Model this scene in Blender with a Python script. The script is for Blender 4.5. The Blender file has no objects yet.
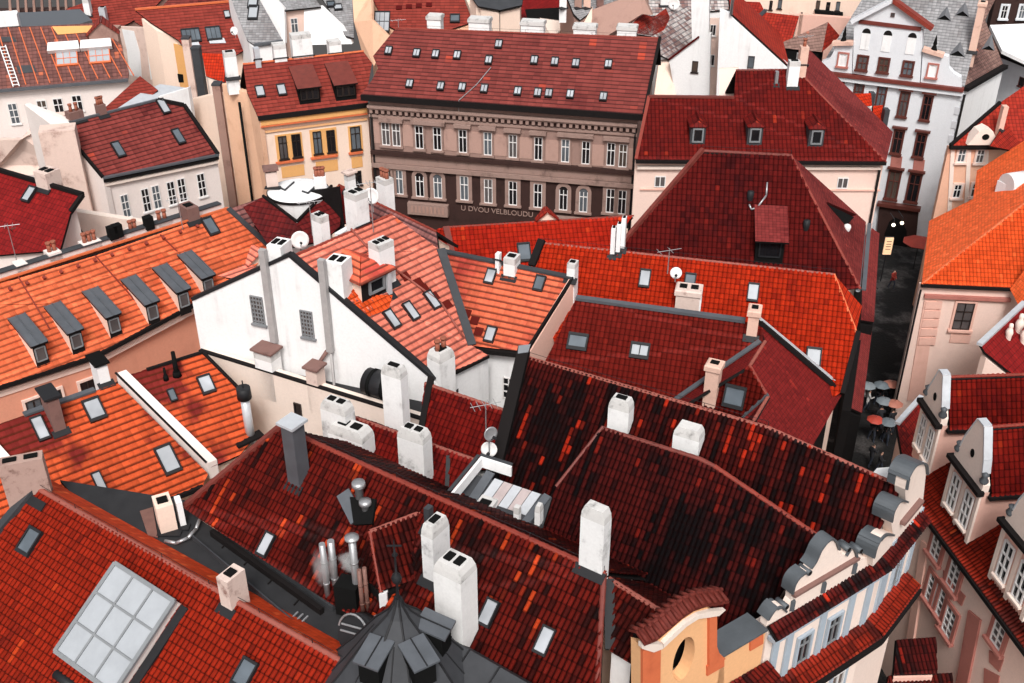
import bpy, bmesh, math, random
import numpy as np
from mathutils import Vector as V
random.seed(7)
H, F, P = 42.0, 1100.0, math.radians(31.4)
SP, CP = math.sin(P), math.cos(P)
CAM = V((0, 0, H)); Z = V((0, 0, 1))
sc = bpy.context.scene
COL = sc.collection

# ------------------------------------------------------------------ geometry helpers
def ray(u, v):
    a = (v-341.5)/F
    return V(((u-512)/F, CP-SP*a, -SP-CP*a))
def W(u, v, z):
    r = ray(u, v); return CAM+r*((z-H)/r.z)
def depth(p):
    return CP*p.y-SP*(p.z-H)
def zat(x, y, v):
    a = (v-341.5)/F
    return H-y*(a*CP+SP)/(CP-a*SP)
class PL:
    """a plane with its own horizontal (x) and upslope (y) axes, in metres"""
    def __init__(s, p, n):
        s.p = p.copy(); s.n = n.normalized()
        if abs(s.n.z) < 1e-4:
            s.n.z = 0; s.n.normalize()
            if s.n.dot(CAM-p) < 0: s.n = -s.n
        elif s.n.z < 0: s.n = -s.n
        x = Z.cross(s.n)
        s.x = x.normalized() if x.length > 1e-6 else V((1, 0, 0))
        s.y = s.n.cross(s.x)
    def __call__(s, u, v):
        r = ray(u, v); return CAM+r*((s.p-CAM).dot(s.n)/r.dot(s.n))
    def st(s, p): d = p-s.p; return d.dot(s.x), d.dot(s.y)
    def at(s, a, b, o=0): return s.p+s.x*a+s.y*b+s.n*o
    def drop(s, p):                       # the point of the plane straight above/below p
        return V((p.x, p.y, s.p.z-((p.x-s.p.x)*s.n.x+(p.y-s.p.y)*s.n.y)/s.n.z))
    def poly(s, pts): return [q if isinstance(q, V) else s(*q) for q in pts]
def slope3(A, B, pitch, far=False):
    d = B-A; d.z = 0; d.normalize(); p = V((-d.y, d.x, 0))
    if p.dot(CAM-A)*(-1 if far else 1) < 0: p = -p
    t = math.radians(pitch)
    return PL(A, V((p.x*math.sin(t), p.y*math.sin(t), math.cos(t))))
def slope(a, b, z, pitch, far=False): return slope3(W(*a, z), W(*b, z), pitch, far)
def through(a, b, c): return PL(a, (b-a).cross(c-a))
def vert(a, b):
    d = b-a; return PL(a, V((-d.y, d.x, 0)))
def flat(z): return PL(V((0, 40, z)), V((0, 0, 1)))

def smooth_line(pts, n=4):
    out = []
    for i in range(len(pts)-1):
        p0, p1, p2, p3 = pts[max(0, i-1)], pts[i], pts[i+1], pts[min(len(pts)-1, i+2)]
        for k in range(n):
            t = k/n; out.append((p1*2+(p2-p0)*t+(p0*2-p1*5+p2*4-p3)*t*t+(p1*3-p0-p2*3+p3)*t**3)*.5)
    return out+[pts[-1]]
class MB:
    """collects polygons and builds ONE mesh object"""
    def __init__(s): s.v = []; s.f = []; s.m = []; s.pl = []; s.sm = []
    def face(s, pts, m=0, pl=None, sm=False):
        i = len(s.v); s.v += [tuple(p) for p in pts]; s.f.append(tuple(range(i, i+len(pts)))); s.m.append(m); s.pl.append(pl); s.sm.append(sm)
    def prism(s, pts, vec, m=0, cap=None, pl=None):
        q = [p+vec for p in pts]; n = len(pts)
        s.face(pts, m if cap is None else cap, pl); s.face(q[::-1], m, pl)
        for i in range(n):
            j = (i+1) % n; s.face([pts[j], pts[i], q[i], q[j]], m, pl)
    def box(s, c, a, b, d, m=0):
        k = [c+a*i+b*j+d*l for l in (-1, 1) for j in (-1, 1) for i in (-1, 1)]
        for f in ((0, 2, 3, 1), (4, 5, 7, 6), (0, 1, 5, 4), (2, 6, 7, 3), (0, 4, 6, 2), (1, 3, 7, 5)): s.face([k[i] for i in f], m)
    def tube(s, p, q, r0, r1=None, n=8, m=0, cap=True):
        r1 = r0 if r1 is None else r1; d = (q-p).normalized()
        a = d.orthogonal().normalized(); b = d.cross(a)
        A = [p+(a*math.cos(t)+b*math.sin(t))*r0 for t in [2*math.pi*i/n for i in range(n)]]
        B = [q+(a*math.cos(t)+b*math.sin(t))*r1 for t in [2*math.pi*i/n for i in range(n)]]
        for i in range(n): j = (i+1) % n; s.face([A[i], A[j], B[j], B[i]], m, None, n > 6)
        if cap: s.face(A[::-1], m); s.face(B, m)
    def pipe(s, pts, r, n=8, m=0):
        for a, b in zip(pts, pts[1:]): s.tube(a, b, r, r, n, m)
    def lathe(s, c, prof, n=16, m=0, sm=True):
        R = [[c+V((r*math.cos(2*math.pi*i/n), r*math.sin(2*math.pi*i/n), z)) for i in range(n)] for r, z in prof]
        for a, b in zip(R, R[1:]):
            for i in range(n): j = (i+1) % n; s.face([a[i], a[j], b[j], b[i]], m, None, sm)
    def build(s, name, mats, parent=None, loc=V((0, 0, 0)), fix=True):
        me = bpy.data.meshes.new(name)
        v = [(a-loc.x, b-loc.y, c-loc.z) for a, b, c in s.v]
        me.from_pydata(v, [], s.f)
        for mt in (mats if isinstance(mats, (list, tuple)) else [mats]): me.materials.append(mt)
        me.polygons.foreach_set('material_index', s.m); me.polygons.foreach_set('use_smooth', s.sm)
        if any(s.pl):
            uv = me.uv_layers.new(name='UVMap')
            for p in me.polygons:
                pl = s.pl[p.index]
                if pl:
                    for li in p.loop_indices:
                        uv.data[li].uv = pl.st(V(s.v[me.loops[li].vertex_index]))
        if fix:
            bm = bmesh.new(); bm.from_mesh(me)
            bmesh.ops.remove_doubles(bm, verts=bm.verts, dist=1e-4)
            bmesh.ops.recalc_face_normals(bm, faces=bm.faces); bm.to_mesh(me); bm.free()
        o = bpy.data.objects.new(name, me); COL.objects.link(o)
        if parent is not None: o.parent = parent
        else: o.location = loc
        return o

# ------------------------------------------------------------------ materials
class NT:
    def __init__(s, name):
        s.mat = bpy.data.materials.new(name); s.mat.use_nodes = True; s.t = s.mat.node_tree
        s.b = s.t.nodes['Principled BSDF']; s.out = s.t.nodes['Material Output']
    def n(s, typ, **k):
        x = s.t.nodes.new(typ)
        for a, b in k.items(): setattr(x, a, b)
        return x
    def put(s, sock, val):
        if hasattr(val, 'is_output') or isinstance(val, bpy.types.NodeSocket): s.t.links.new(val, sock)
        elif isinstance(val, (tuple, list)) and sock.type == 'RGBA': sock.default_value = (*val[:3], 1)
        else: sock.default_value = val
    def m(s, op, a, b=0.0, c=0.0):
        x = s.n('ShaderNodeMath', operation=op); s.put(x.inputs[0], a); s.put(x.inputs[1], b); s.put(x.inputs[2], c); return x.outputs[0]
    def comb(s, a, b, c=0.0):
        x = s.n('ShaderNodeCombineXYZ'); s.put(x.inputs[0], a); s.put(x.inputs[1], b); s.put(x.inputs[2], c); return x.outputs[0]
    def noise(s, vec, scale, detail=3.0, rough=.55):
        x = s.n('ShaderNodeTexNoise'); s.put(x.inputs['Vector'], vec); x.inputs['Scale'].default_value = scale
        x.inputs['Detail'].default_value = detail; x.inputs['Roughness'].default_value = rough; return x.outputs['Fac']
    def white(s, vec):
        x = s.n('ShaderNodeTexWhiteNoise', noise_dimensions='3D'); s.put(x.inputs['Vector'], vec); return x.outputs['Value']
    def step(s, v, a, b):
        x = s.n('ShaderNodeMapRange', interpolation_type='SMOOTHSTEP'); s.put(x.inputs[0], v); s.put(x.inputs[1], a); s.put(x.inputs[2], b); return x.outputs[0]
    def mix(s, f, a, b, blend='MIX'):
        x = s.n('ShaderNodeMix', data_type='RGBA', blend_type=blend); s.put(x.inputs[0], f); s.put(x.inputs[6], a); s.put(x.inputs[7], b); return x.outputs[2]
    def bump(s, h, st=.5, d=.02):
        x = s.n('ShaderNodeBump'); x.inputs['Strength'].default_value = st; x.inputs['Distance'].default_value = d
        s.put(x.inputs['Height'], h); s.t.links.new(x.outputs[0], s.b.inputs['Normal'])
def vec3(v): return tuple(v)
_seed = [0]
def tilemat(name, A, B, C, w=.22, h=.32, dark=.45, streak=.5, patch=.5, hi=.08, edge=.22, edged=.35, gap=.5, bump=1.0, rough=.68, spec=.10, prof=1, soft=.18, pt=.34):
    """clay tiles in metre UVs: A common, B weathered (black / dark), C fresh replacement tiles"""
    t = NT(name); _seed[0] += 1; sd = float(_seed[0])*3.7
    tc = t.n('ShaderNodeTexCoord'); sp = t.n('ShaderNodeSeparateXYZ'); t.t.links.new(tc.outputs['UV'], sp.inputs[0])
    S = t.m('DIVIDE', sp.outputs[0], w); T = t.m('DIVIDE', sp.outputs[1], h)
    col = t.m('FLOOR', S); row = t.m('FLOOR', T); fx = t.m('FRACT', S); fy = t.m('FRACT', T)
    r1 = t.white(t.comb(col, row, sd)); r2 = t.white(t.comb(col, row, sd+9.1))
    stv = t.noise(t.comb(t.m('MULTIPLY', col, 7.31), t.m('MULTIPLY', row, .09), sd), 1.0, 2)
    big = t.noise(t.comb(t.m('MULTIPLY', sp.outputs[0], .22), t.m('MULTIPLY', sp.outputs[1], .16), sd), 1.0, 4, .62)
    # weather index about 0.5
    k = t.m('ADD', t.m('MULTIPLY', t.m('SUBTRACT', r1, .5), pt), .5)
    k = t.m('ADD', k, t.m('MULTIPLY', t.m('SUBTRACT', stv, .5), streak))
    k = t.m('ADD', k, t.m('MULTIPLY', t.m('SUBTRACT', big, .5), patch*2))
    D = t.step(k, 1-dark-soft, 1-dark+soft)
    c = t.mix(D, A, B)
    st2 = t.noise(t.comb(t.m('MULTIPLY', col, 3.77), t.m('MULTIPLY', row, .16), sd+5.5), 1.0, 1)
    hv = t.m('ADD', st2, t.m('MULTIPLY', t.m('SUBTRACT', r2, .5), .16))
    c = t.mix(t.m('MULTIPLY', t.step(hv, .76-hi*1.25, .84-hi*1.25), .85), c, C)
    # per tile brightness
    br = t.m('ADD', t.m('MULTIPLY', r2, .34), .83)
    c = t.mix(1.0, c, t.comb(br, br, br), 'MULTIPLY')
    fine = t.noise(t.comb(sp.outputs[0], sp.outputs[1], sd), 22, 4, .7)
    fb = t.m('ADD', t.m('MULTIPLY', fine, .7), .65)
    c = t.mix(1.0, c, t.comb(fb, fb, fb), 'MULTIPLY')
    e = t.step(fy, edge, edge*.35)          # lap shade painted as a dark band at the foot of each tile
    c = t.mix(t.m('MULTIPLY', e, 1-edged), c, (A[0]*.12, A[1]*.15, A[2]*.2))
    if gap > 0:
        g = t.m('ABSOLUTE', t.m('SUBTRACT', fx, .5)); g = t.step(g, .30, .47)
        c = t.mix(t.m('MULTIPLY', g, gap), c, (A[0]*.08, A[1]*.1, A[2]*.1))
    t.put(t.b.inputs['Base Color'], c)
    t.put(t.b.inputs['Roughness'], t.m('ADD', t.m('MULTIPLY', fine, .25), rough-.12)); t.b.inputs['Specular IOR Level'].default_value = spec
    if bump:
        hh = t.m('MULTIPLY', t.m('SUBTRACT', 1.0, fy), .6)
        pr = t.m('SINE', t.m('MULTIPLY', fx, math.pi))
        hh = t.m('ADD', hh, t.m('MULTIPLY', pr, .7*prof)); hh = t.m('ADD', hh, t.m('MULTIPLY', r1, .25))
        t.bump(hh, min(1, bump), .05)
    else:
        t.bump(t.m('ADD', fine, t.m('MULTIPLY', r1, .3)), .35, .02)
    t.mat['w'] = w; t.mat['h'] = h
    return t.mat
def plaster(name, col, stain=(.25, .2, .18), amount=.3, rough=.85, scale=.5, streaks=.5, bump=.25):
    t = NT(name); g = t.n('ShaderNodeNewGeometry'); sp = t.n('ShaderNodeSeparateXYZ'); t.t.links.new(g.outputs['Position'], sp.inputs[0])
    pos = g.outputs['Position']; _seed[0] += 1
    n1 = t.noise(pos, scale, 6, .65)
    n2 = t.noise(t.comb(t.m('MULTIPLY', sp.outputs[0], 2.2), t.m('MULTIPLY', sp.outputs[1], 2.2), t.m('MULTIPLY', sp.outputs[2], .16)), 1.0, 4, .6)
    n3 = t.noise(pos, 9, 5, .7)
    k = t.m('ADD', t.m('MULTIPLY', n1, 1-streaks*.5), t.m('MULTIPLY', n2, streaks*.5))
    k = t.m('ADD', k, t.m('MULTIPLY', t.m('SUBTRACT', n3, .5), .25))
    f = t.step(k, .5, .78)
    c = t.mix(t.m('MULTIPLY', f, amount*2.2), col, stain)
    q = t.m('ADD', t.m('MULTIPLY', n3, .28), .86)
    c = t.mix(1.0, c, t.comb(q, q, q), 'MULTIPLY')
    t.put(t.b.inputs['Base Color'], c); t.b.inputs['Roughness'].default_value = rough; t.b.inputs['Specular IOR Level'].default_value = .25
    t.bump(t.m('ADD', n3, t.m('MULTIPLY', t.noise(pos, 40, 3), .4)), bump, .03)
    return t.mat
def plain(name, col, rough=.5, metal=0.0, spec=.5, var=.25, scale=3.0, emit=None):
    t = NT(name); g = t.n('ShaderNodeNewGeometry')
    n1 = t.noise(g.outputs['Position'], scale, 5, .65)
    q = t.m('ADD', t.m('MULTIPLY', n1, var*2), 1-var)
    t.put(t.b.inputs['Base Color'], t.mix(1.0, col, t.comb(q, q, q), 'MULTIPLY'))
    t.put(t.b.inputs['Roughness'], t.m('ADD', t.m('MULTIPLY', n1, .2), max(0, rough-.1)))
    t.b.inputs['Metallic'].default_value = metal; t.b.inputs['Specular IOR Level'].default_value = spec
    if emit:
        t.b.inputs['Emission Color'].default_value = (*col, 1); t.b.inputs['Emission Strength'].default_value = emit
    return t.mat
def glass(name, col, rough=.08, spec=.5):
    t = NT(name); g = t.n('ShaderNodeNewGeometry')
    n1 = t.noise(g.outputs['Position'], .9, 2)
    q = t.m('ADD', t.m('MULTIPLY', n1, 1.2), .4)
    t.put(t.b.inputs['Base Color'], t.mix(1.0, col, t.comb(q, q, q), 'MULTIPLY'))
    t.b.inputs['Roughness'].default_value = rough; t.b.inputs['Specular IOR Level'].default_value = spec
    return t.mat

# ------------------------------------------------------------------ things
def tag(o, label=None, cat=None, group=None, kind=None):
    if label: o['label'] = label
    if cat: o['category'] = cat
    if group: o['group'] = group
    if kind: o['kind'] = kind
    return o
class Thing:
    def __init__(s, name, label, cat, loc, group=None):
        s.loc = loc.copy(); s.o = bpy.data.objects.new(name, None); COL.objects.link(s.o); s.o.location = loc
        s.o.empty_display_size = .3; tag(s.o, label, cat, group)
    def part(s, mb, name, mats, parent=None, label=None, fix=True):
        o = mb.build(name, mats, parent if parent is not None else s.o, s.loc, fix)
        if label: o['label'] = label
        return o

def tilegrid(pl, pts, w, h, amp, d):
    """real tiles: stepped rows with a rolled section, cut to the polygon pts (convex)"""
    st = [pl.st(p) for p in pts]
    s0, s1 = min(a for a, b in st), max(a for a, b in st); t0, t1 = min(b for a, b in st), max(b for a, b in st)
    c0, c1 = math.floor(s0/w), math.ceil(s1/w); r0, r1 = math.floor(t0/h), math.ceil(t1/h)
    if amp: fr = [0.0, .14, .32, .5, .68, .86]; pf = [-.5, .25, .85, 1.0, .85, .25]
    else: fr = [0.0]; pf = [0.0]
    ss = np.array([(c+f)*w for c in range(c0, c1) for f in fr]+[c1*w]); oo = np.array([amp*p for c in range(c0, c1) for p in pf]+[amp*pf[0]])
    tt = []; dd = []
    for r in range(r0, r1): tt += [r*h, (r+1)*h-.002]; dd += [d, 0.0]
    rng = np.random.RandomState(int(abs(s0*13+t0*7))+3)
    tt = np.array(tt); dd = np.array(dd)
    ns, nt_ = len(ss), len(tt)
    off = dd[:, None]+oo[None, :]
    jit = rng.uniform(-.012, .012, (nt_//2, c1-c0))
    J = np.repeat(np.repeat(jit, 2, 0), len(fr), 1); J = np.concatenate([J, J[:, -1:]], 1); off = off+J
    S, T = np.meshgrid(ss, tt)
    # very slow sag of an old roof
    off = off+.035*np.sin(S*.55+t0)*np.sin(T*.8+s0)
    x, y, n, p = (np.array(k) for k in (pl.x, pl.y, pl.n, pl.p))
    co = p+S[..., None]*x+T[..., None]*y+off[..., None]*n
    i = np.arange(ns*nt_).reshape(nt_, ns)
    q = np.stack([i[:-1, :-1], i[:-1, 1:], i[1:, 1:], i[1:, :-1]], -1).reshape(-1, 4)
    me = bpy.data.meshes.new('t'); me.vertices.add(ns*nt_); me.vertices.foreach_set('co', co.reshape(-1))
    me.loops.add(q.size); me.loops.foreach_set('vertex_index', q.reshape(-1).astype(np.int32))
    me.polygons.add(len(q)); me.polygons.foreach_set('loop_start', np.arange(0, q.size, 4, dtype=np.int32)); me.polygons.foreach_set('loop_total', np.full(len(q), 4, dtype=np.int32))
    me.update(calc_edges=True)
    bm = bmesh.new(); bm.from_mesh(me); bpy.data.meshes.remove(me)
    cen = sum(pts, V((0, 0, 0)))/len(pts)
    for a, b in zip(pts, pts[1:]+pts[:1]):
        e = b-a
        if e.length < 1e-4: continue
        no = pl.n.cross(e).normalized()
        if no.dot(cen-a) > 0: no = -no
        bmesh.ops.bisect_plane(bm, geom=bm.verts[:]+bm.edges[:]+bm.faces[:], plane_co=a, plane_no=no, clear_outer=True, dist=1e-5)
    return bm
def is_convex(pl, pts):
    st = [pl.st(p) for p in pts]; sg = 0
    for i in range(len(st)):
        a, b, c = st[i-1], st[i], st[(i+1) % len(st)]
        k = (b[0]-a[0])*(c[1]-b[1])-(b[1]-a[1])*(c[0]-b[0])
        if abs(k) < 1e-3: continue
        if sg and k*sg < 0: return False
        sg = k
    return True
class House(Thing):
    def __init__(s, name, label, u, v, z, cat='house', group=None):
        p = W(u, v, z); p.z = 0
        super().__init__(name, label, cat, p, group)
    def roof(s, faces, mat, relief=None, body=None, ov=.35, zb=0.0, name='roof', thick=.14, edge=None, drop=.2):
        """faces: [(plane, polygon in pixels or points)]; relief = (barrel height, step) gives real tiles"""
        mb = MB(); edge = edge or M['dark']; grids = []; P3 = []
        for pl, px in faces:
            pts = pl.poly(px); P3.append(pts)
            if relief:
                mb.prism([p-pl.n*.1 for p in pts], -pl.n*max(.06, thick-.08), 1, None, pl)
                if is_convex(pl, pts): grids.append((pl, pts))
                else:
                    from mathutils.geometry import tessellate_polygon
                    for tr in tessellate_polygon([pts]): grids.append((pl, [pts[i] for i in tr]))
            else: mb.prism(pts, -pl.n*thick, 1, 0, pl)
        o = s.part(mb, name, [mat, edge], fix=False)
        if relief:
            me0 = o.data; nv = len(me0.vertices); co = np.zeros(nv*3); me0.vertices.foreach_get('co', co); CO = [co.reshape(-1, 3)]
            li = np.zeros(len(me0.loops), np.int32); me0.loops.foreach_get('vertex_index', li); LI = [li]
            lt = np.zeros(len(me0.polygons), np.int32); me0.polygons.foreach_get('loop_total', lt); LT = [lt]
            uv = np.zeros(len(me0.loops)*2); me0.uv_layers[0].data.foreach_get('uv', uv); UV = [uv.reshape(-1, 2)]
            mi = np.zeros(len(lt), np.int32); me0.polygons.foreach_get('material_index', mi); MI = [mi]
            loc = np.array(s.loc)
            for pl, pts in grids:
                g = tilegrid(pl, pts, mat['w'], mat['h'], *relief)
                t = bpy.data.meshes.new('t'); g.to_mesh(t); g.free()
                c = np.zeros(len(t.vertices)*3); t.vertices.foreach_get('co', c); c = c.reshape(-1, 3)
                l = np.zeros(len(t.loops), np.int32); t.loops.foreach_get('vertex_index', l)
                k = np.zeros(len(t.polygons), np.int32); t.polygons.foreach_get('loop_total', k); bpy.data.meshes.remove(t)
                d = c-np.array(pl.p); q = np.stack([d@np.array(pl.x), d@np.array(pl.y)], 1)[l]
                ctr = np.add.reduceat(q[:, 1], np.r_[0, np.cumsum(k)[:-1]])/k          # keep a face inside its own tile row
                lo = np.floor(ctr/mat['h']+1e-3)*mat['h']; lo = np.repeat(lo, k); q[:, 1] = np.clip(q[:, 1], lo+.002, lo+mat['h']-.002)
                LI.append(l+nv); nv += len(c); CO.append(c-loc); LT.append(k); UV.append(q); MI.append(np.zeros(len(k), np.int32))
            CO, LI, LT, UV, MI = (np.concatenate(z) for z in (CO, LI, LT, UV, MI))
            me = bpy.data.meshes.new(name); me.vertices.add(len(CO)); me.vertices.foreach_set('co', CO.reshape(-1))
            me.loops.add(len(LI)); me.loops.foreach_set('vertex_index', LI.astype(np.int32))
            me.polygons.add(len(LT)); me.polygons.foreach_set('loop_start', np.r_[0, np.cumsum(LT)[:-1]].astype(np.int32)); me.polygons.foreach_set('loop_total', LT)
            me.polygons.foreach_set('material_index', MI); me.update(calc_edges=True)
            me.uv_layers.new(name='UVMap').data.foreach_set('uv', UV.reshape(-1))
            me.materials.append(mat); me.materials.append(edge); me.validate(); o.data = me; bpy.data.meshes.remove(me0)
        if body is not None:
            allp = [p for ps in P3 for p in ps]; ax = faces[0][0].x; ay = Z.cross(ax)
            ca, cb = ((max(p.dot(k) for p in allp)+min(p.dot(k) for p in allp))/2 for k in (ax, ay))
            def sh(p, pl):
                a, e = p.dot(ax)-ca, p.dot(ay)-cb; q = p.copy()
                q -= ax*max(-ov, min(ov, a)); q -= ay*max(-ov, min(ov, e)); q.z = min(k[0].drop(q).z for k in faces if abs(k[0].n.z) > .05) if len(faces) == 2 and faces[0][0].n.dot(faces[1][0].n) < .9 else pl.drop(q).z; return q-Z*(drop+thick)
            b = MB()
            for ps, (pl, _) in zip(P3, faces):
                q = [sh(p, pl) for p in ps]; b.face(q)
                for i in range(len(q)):
                    j = (i+1) % len(q); a1, a2 = q[i], q[j]
                    b.face([a1, a2, V((a2.x, a2.y, zb)), V((a1.x, a1.y, zb))])
            s.part(b, 'wall', body)
        return o
    def facade(s, A, B, mat, zb=0.0, inset=.3, thick=.35, top=.15, name='facade'):
        """a wall slab under the eave A-B; returns the plane of its face"""
        pl = vert(A, B); o = -pl.n*inset
        a, b = A+o, B+o; mb = MB(); a2, b2 = a-Z*top, b-Z*top
        mb.prism([a2, b2, V((b.x, b.y, zb)), V((a.x, a.y, zb))], -pl.n*thick)
        s.part(mb, name, mat); return PL(a, pl.n)
    def plate(s, pl, px, thick, mat, name, off=0.0, parent=None):
        pts = [p+pl.n*off for p in pl.poly(px)]
        mb = MB(); mb.prism([p+pl.n*thick for p in pts], -pl.n*thick); return s.part(mb, name, mat, parent)
    def rect(s, pl, u, v, wp, hp):
        c = pl(u, v); l = pl.st(pl(u-wp/2, v)); r = pl.st(pl(u+wp/2, v)); t = pl.st(pl(u, v-hp/2)); b = pl.st(pl(u, v+hp/2)); a, e = pl.st(c)
        return a, e, abs(r[0]-l[0]), abs(t[1]-b[1])
    def window(s, pl, u, v, wp, hp, sur=None, frame=None, pane=None, nx=2, bars=(.33,), sw=.16, arch=False, sill=True, pedi=0, depth_=.1, size=None):
        a, e, w, h = s.rect(pl, u, v, wp, hp)
        if size: w, h = size
        frame = frame or M['white_paint']
        if pane in (None, M['pane']): pane = M[random.choice(['pane', 'pane', 'pane', 'pane_grey', 'pane_blue', 'pane_warm'])]
        mats = [frame, sur or frame, M['dark']]
        mb = MB()
        def R(x0, y0, x1, y1, d0, d1, m): mb.prism([pl.at(a+x0, e+y0, d1), pl.at(a+x1, e+y0, d1), pl.at(a+x1, e+y1, d1), pl.at(a+x0, e+y1, d1)], -pl.n*(d1-d0), m)
        hw, hh = w/2, h/2
        yt = hh-(hw if arch else 0)
        if sur:
            R(-hw-sw, -hh, -hw, yt, 0, depth_, 1); R(hw, -hh, hw+sw, yt, 0, depth_, 1)
            if not arch: R(-hw-sw, yt, hw+sw, hh+sw, 0, depth_, 1)
            else:
                n = 8
                for i in range(n):
                    t0, t1 = math.pi*i/n, math.pi*(i+1)/n
                    q = [pl.at(a+r*math.cos(t), e+yt+r*math.sin(t), depth_) for r, t in ((hw, t0), (hw+sw, t0), (hw+sw, t1), (hw, t1))]
                    mb.prism(q, -pl.n*depth_, 1)
            if sill: R(-hw-sw-.06, -hh-.14, hw+sw+.06, -hh, 0, depth_+.12, 1)
        elif sill: R(-hw-.08, -hh-.1, hw+.08, -hh, 0, .12, 1)
        if pedi: R(-hw-sw-.15, hh+sw+.12, hw+sw+.15, hh+sw+.12+pedi, 0, .32, 1)
        fw = min(.06, w*.085)
        R(-hw, -hh, -hw+fw, yt, 0, .07, 0); R(hw-fw, -hh, hw, yt, 0, .07, 0); R(-hw+fw, -hh, hw-fw, -hh+fw, 0, .07, 0)
        if not arch: R(-hw+fw, hh-fw, hw-fw, hh, 0, .07, 0)
        for i in range(1, nx): x = -hw+w*i/nx; R(x-fw*.5, -hh+fw, x+fw*.5, (yt if arch else hh-fw), 0, .066, 0)
        for b in bars: y = hh-h*b; R(-hw+fw, y-fw*.5, hw-fw, y+fw*.5, 0, .062, 0)
        o = s.part(mb, 'window', mats, fix=True)
        g = MB(); q = [pl.at(a-hw, e-hh, .015), pl.at(a+hw, e-hh, .015), pl.at(a+hw, e+yt, .015)]
        if arch: q += [pl.at(a+hw*math.cos(t), e+yt+hw*math.sin(t), .015) for t in [math.pi*i/8 for i in range(1, 8)]]
        q.append(pl.at(a-hw, e+yt, .015)); g.prism(q, -pl.n*.012); s.part(g, 'pane', pane, o); return o
    def skylight(s, pl, u, v, w=.7, h=1.0, pane=None, frame=None, nx=1, ny=1, up=.19, lift=0):
        c = pl(u, v); a, e = pl.st(c); mb = MB(); frame = frame or M['dark_metal']
        def R(x0, y0, x1, y1, d0, d1, m=0): mb.prism([pl.at(a+x0, e+y0, d1), pl.at(a+x1, e+y0, d1), pl.at(a+x1, e+y1, d1), pl.at(a+x0, e+y1, d1)], -pl.n*(d1-d0), m)
        f = min(.075, .11*w); hw, hh = w/2, h/2
        R(-hw-f, -hh-f*2.2, hw+f, -hh, -.05, up, 0); R(-hw-f, hh, hw+f, hh+f*1.6, -.05, up+.04, 0)
        R(-hw-f, -hh, -hw, hh, -.05, up+.02, 0); R(hw, -hh, hw+f, hh, -.05, up+.02, 0)
        for i in range(1, nx): x = -hw+w*i/nx; R(x-.02, -hh, x+.02, hh, 0, up, 0)
        for i in range(1, ny): y = -hh+h*i/ny; R(-hw, y-.03, hw, y+.03, 0, up-.003, 0)
        o = s.part(mb, 'skylight', [frame])
        g = MB(); g.prism([pl.at(a-hw, e-hh, up-.03), pl.at(a+hw, e-hh, up-.03), pl.at(a+hw, e+hh, up-.03), pl.at(a-hw, e+hh, up-.03)], -pl.n*.06)
        s.part(g, 'pane', pane or M['sky_pane'], o); return o
    def chimney(s, pl, u, vt, vb, wp, d=.6, mat=None, top='chamfer', flues=1, dirx=None, cap=None, pots=0, lean=0, zup=None):
        b = pl(u, vb); x = (dirx or pl.x).copy(); x.z = 0; x.normalize(); y = V((-x.y, x.x, 0))
        if y.dot(CAM-b) > 0: y = -y
        wm = wp*depth(b)/F; d = min(d, wm*.62/max(.25, abs(x.y))); w = max(.2, (wm-d*abs(x.y))/max(.35, abs(x.x)))
        c = b+y*(d/2); zt = zat(b.x, b.y, vt) if zup is None else b.z+zup; z0 = b.z-1.2
        hw, hd = w/2, d/2; mat = mat or M['chim_white']; mb = MB()
        def ring(sx, sy, z): return [V((c.x, c.y, z))+x*(i*sx)+y*(j*sy) for i, j in ((-1, -1), (1, -1), (1, 1), (-1, 1))]
        if top == 'chamfer':
            ch = min(.42, (zt-b.z)*.3); R = [ring(hw, hd, z0), ring(hw, hd, zt-ch), ring(hw*.95, hd*.92, zt-ch*.5), ring(hw*.76, hd*.8, zt)]
        elif top == 'cap':
            R = [ring(hw, hd, z0), ring(hw, hd, zt-.32), ring(hw+.07, hd+.07, zt-.27), ring(hw+.07, hd+.07, zt-.05), ring(hw, hd, zt)]
        else: R = [ring(hw, hd, z0), ring(hw, hd, zt)]
        pale = mat in (M['chim_white'], M['chim_dirty'], M['chim_white2'])
        if pale and top != 'chamfer': R[-1:-1] = [ring(hw, hd, zt-min(.3, (zt-b.z)*.3))]
        for q, (A, B) in enumerate(zip(R, R[1:])):
            for i in range(4): j = (i+1) % 4; mb.face([A[i], A[j], B[j], B[i]], int(pale and q > 0))
        mb.face(R[0][::-1]); mb.face(R[-1], int(pale))
        o = s.part(mb, 'chimney', [mat, M['chim_soot']] if pale else mat)
        k = MB(); tw = (hw*.76 if top == 'chamfer' else hw)
        for i in range(flues):
            fx = (i+.5)/flues*2-1; k.box(V((c.x, c.y, zt+.02))+x*(tw*fx*.95), x*(tw/flues*.62), y*(hd*.42), Z*.035)
        if flues: s.part(k, 'flue', M['soot'], o)
        if cap:
            k = MB(); k.box(V((c.x, c.y, zt+.16)), x*(hw+.1), y*(hd+.1), Z*.05)
            for i in (-1, 1): k.box(V((c.x, c.y, zt+.06))+x*(hw*.8*i), x*.05, y*(hd*.8), Z*.07)
            s.part(k, 'chimney_cap', cap, o)
        for i in range(pots):
            k = MB(); q = V((c.x, c.y, zt))+x*(hw*((i+.5)/pots*2-1)*.8); k.tube(q-Z*.05, q+Z*.4, .12, .1, 8); k.tube(q+Z*.4, q+Z*.5, .14, .14, 8)
            s.part(k, 'chimney_pot', M['terracotta'], o)
        k = MB()                                                   # lead apron round the foot
        if abs(pl.n.z) > .05:
            k.prism([pl.at(*[m+n for m, n in zip(pl.st(b), off)], .07) for off in ((-hw-.12, -.22), (hw+.12, -.22), (hw+.12, .12), (-hw-.12, .12))], -pl.n*.06)
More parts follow.
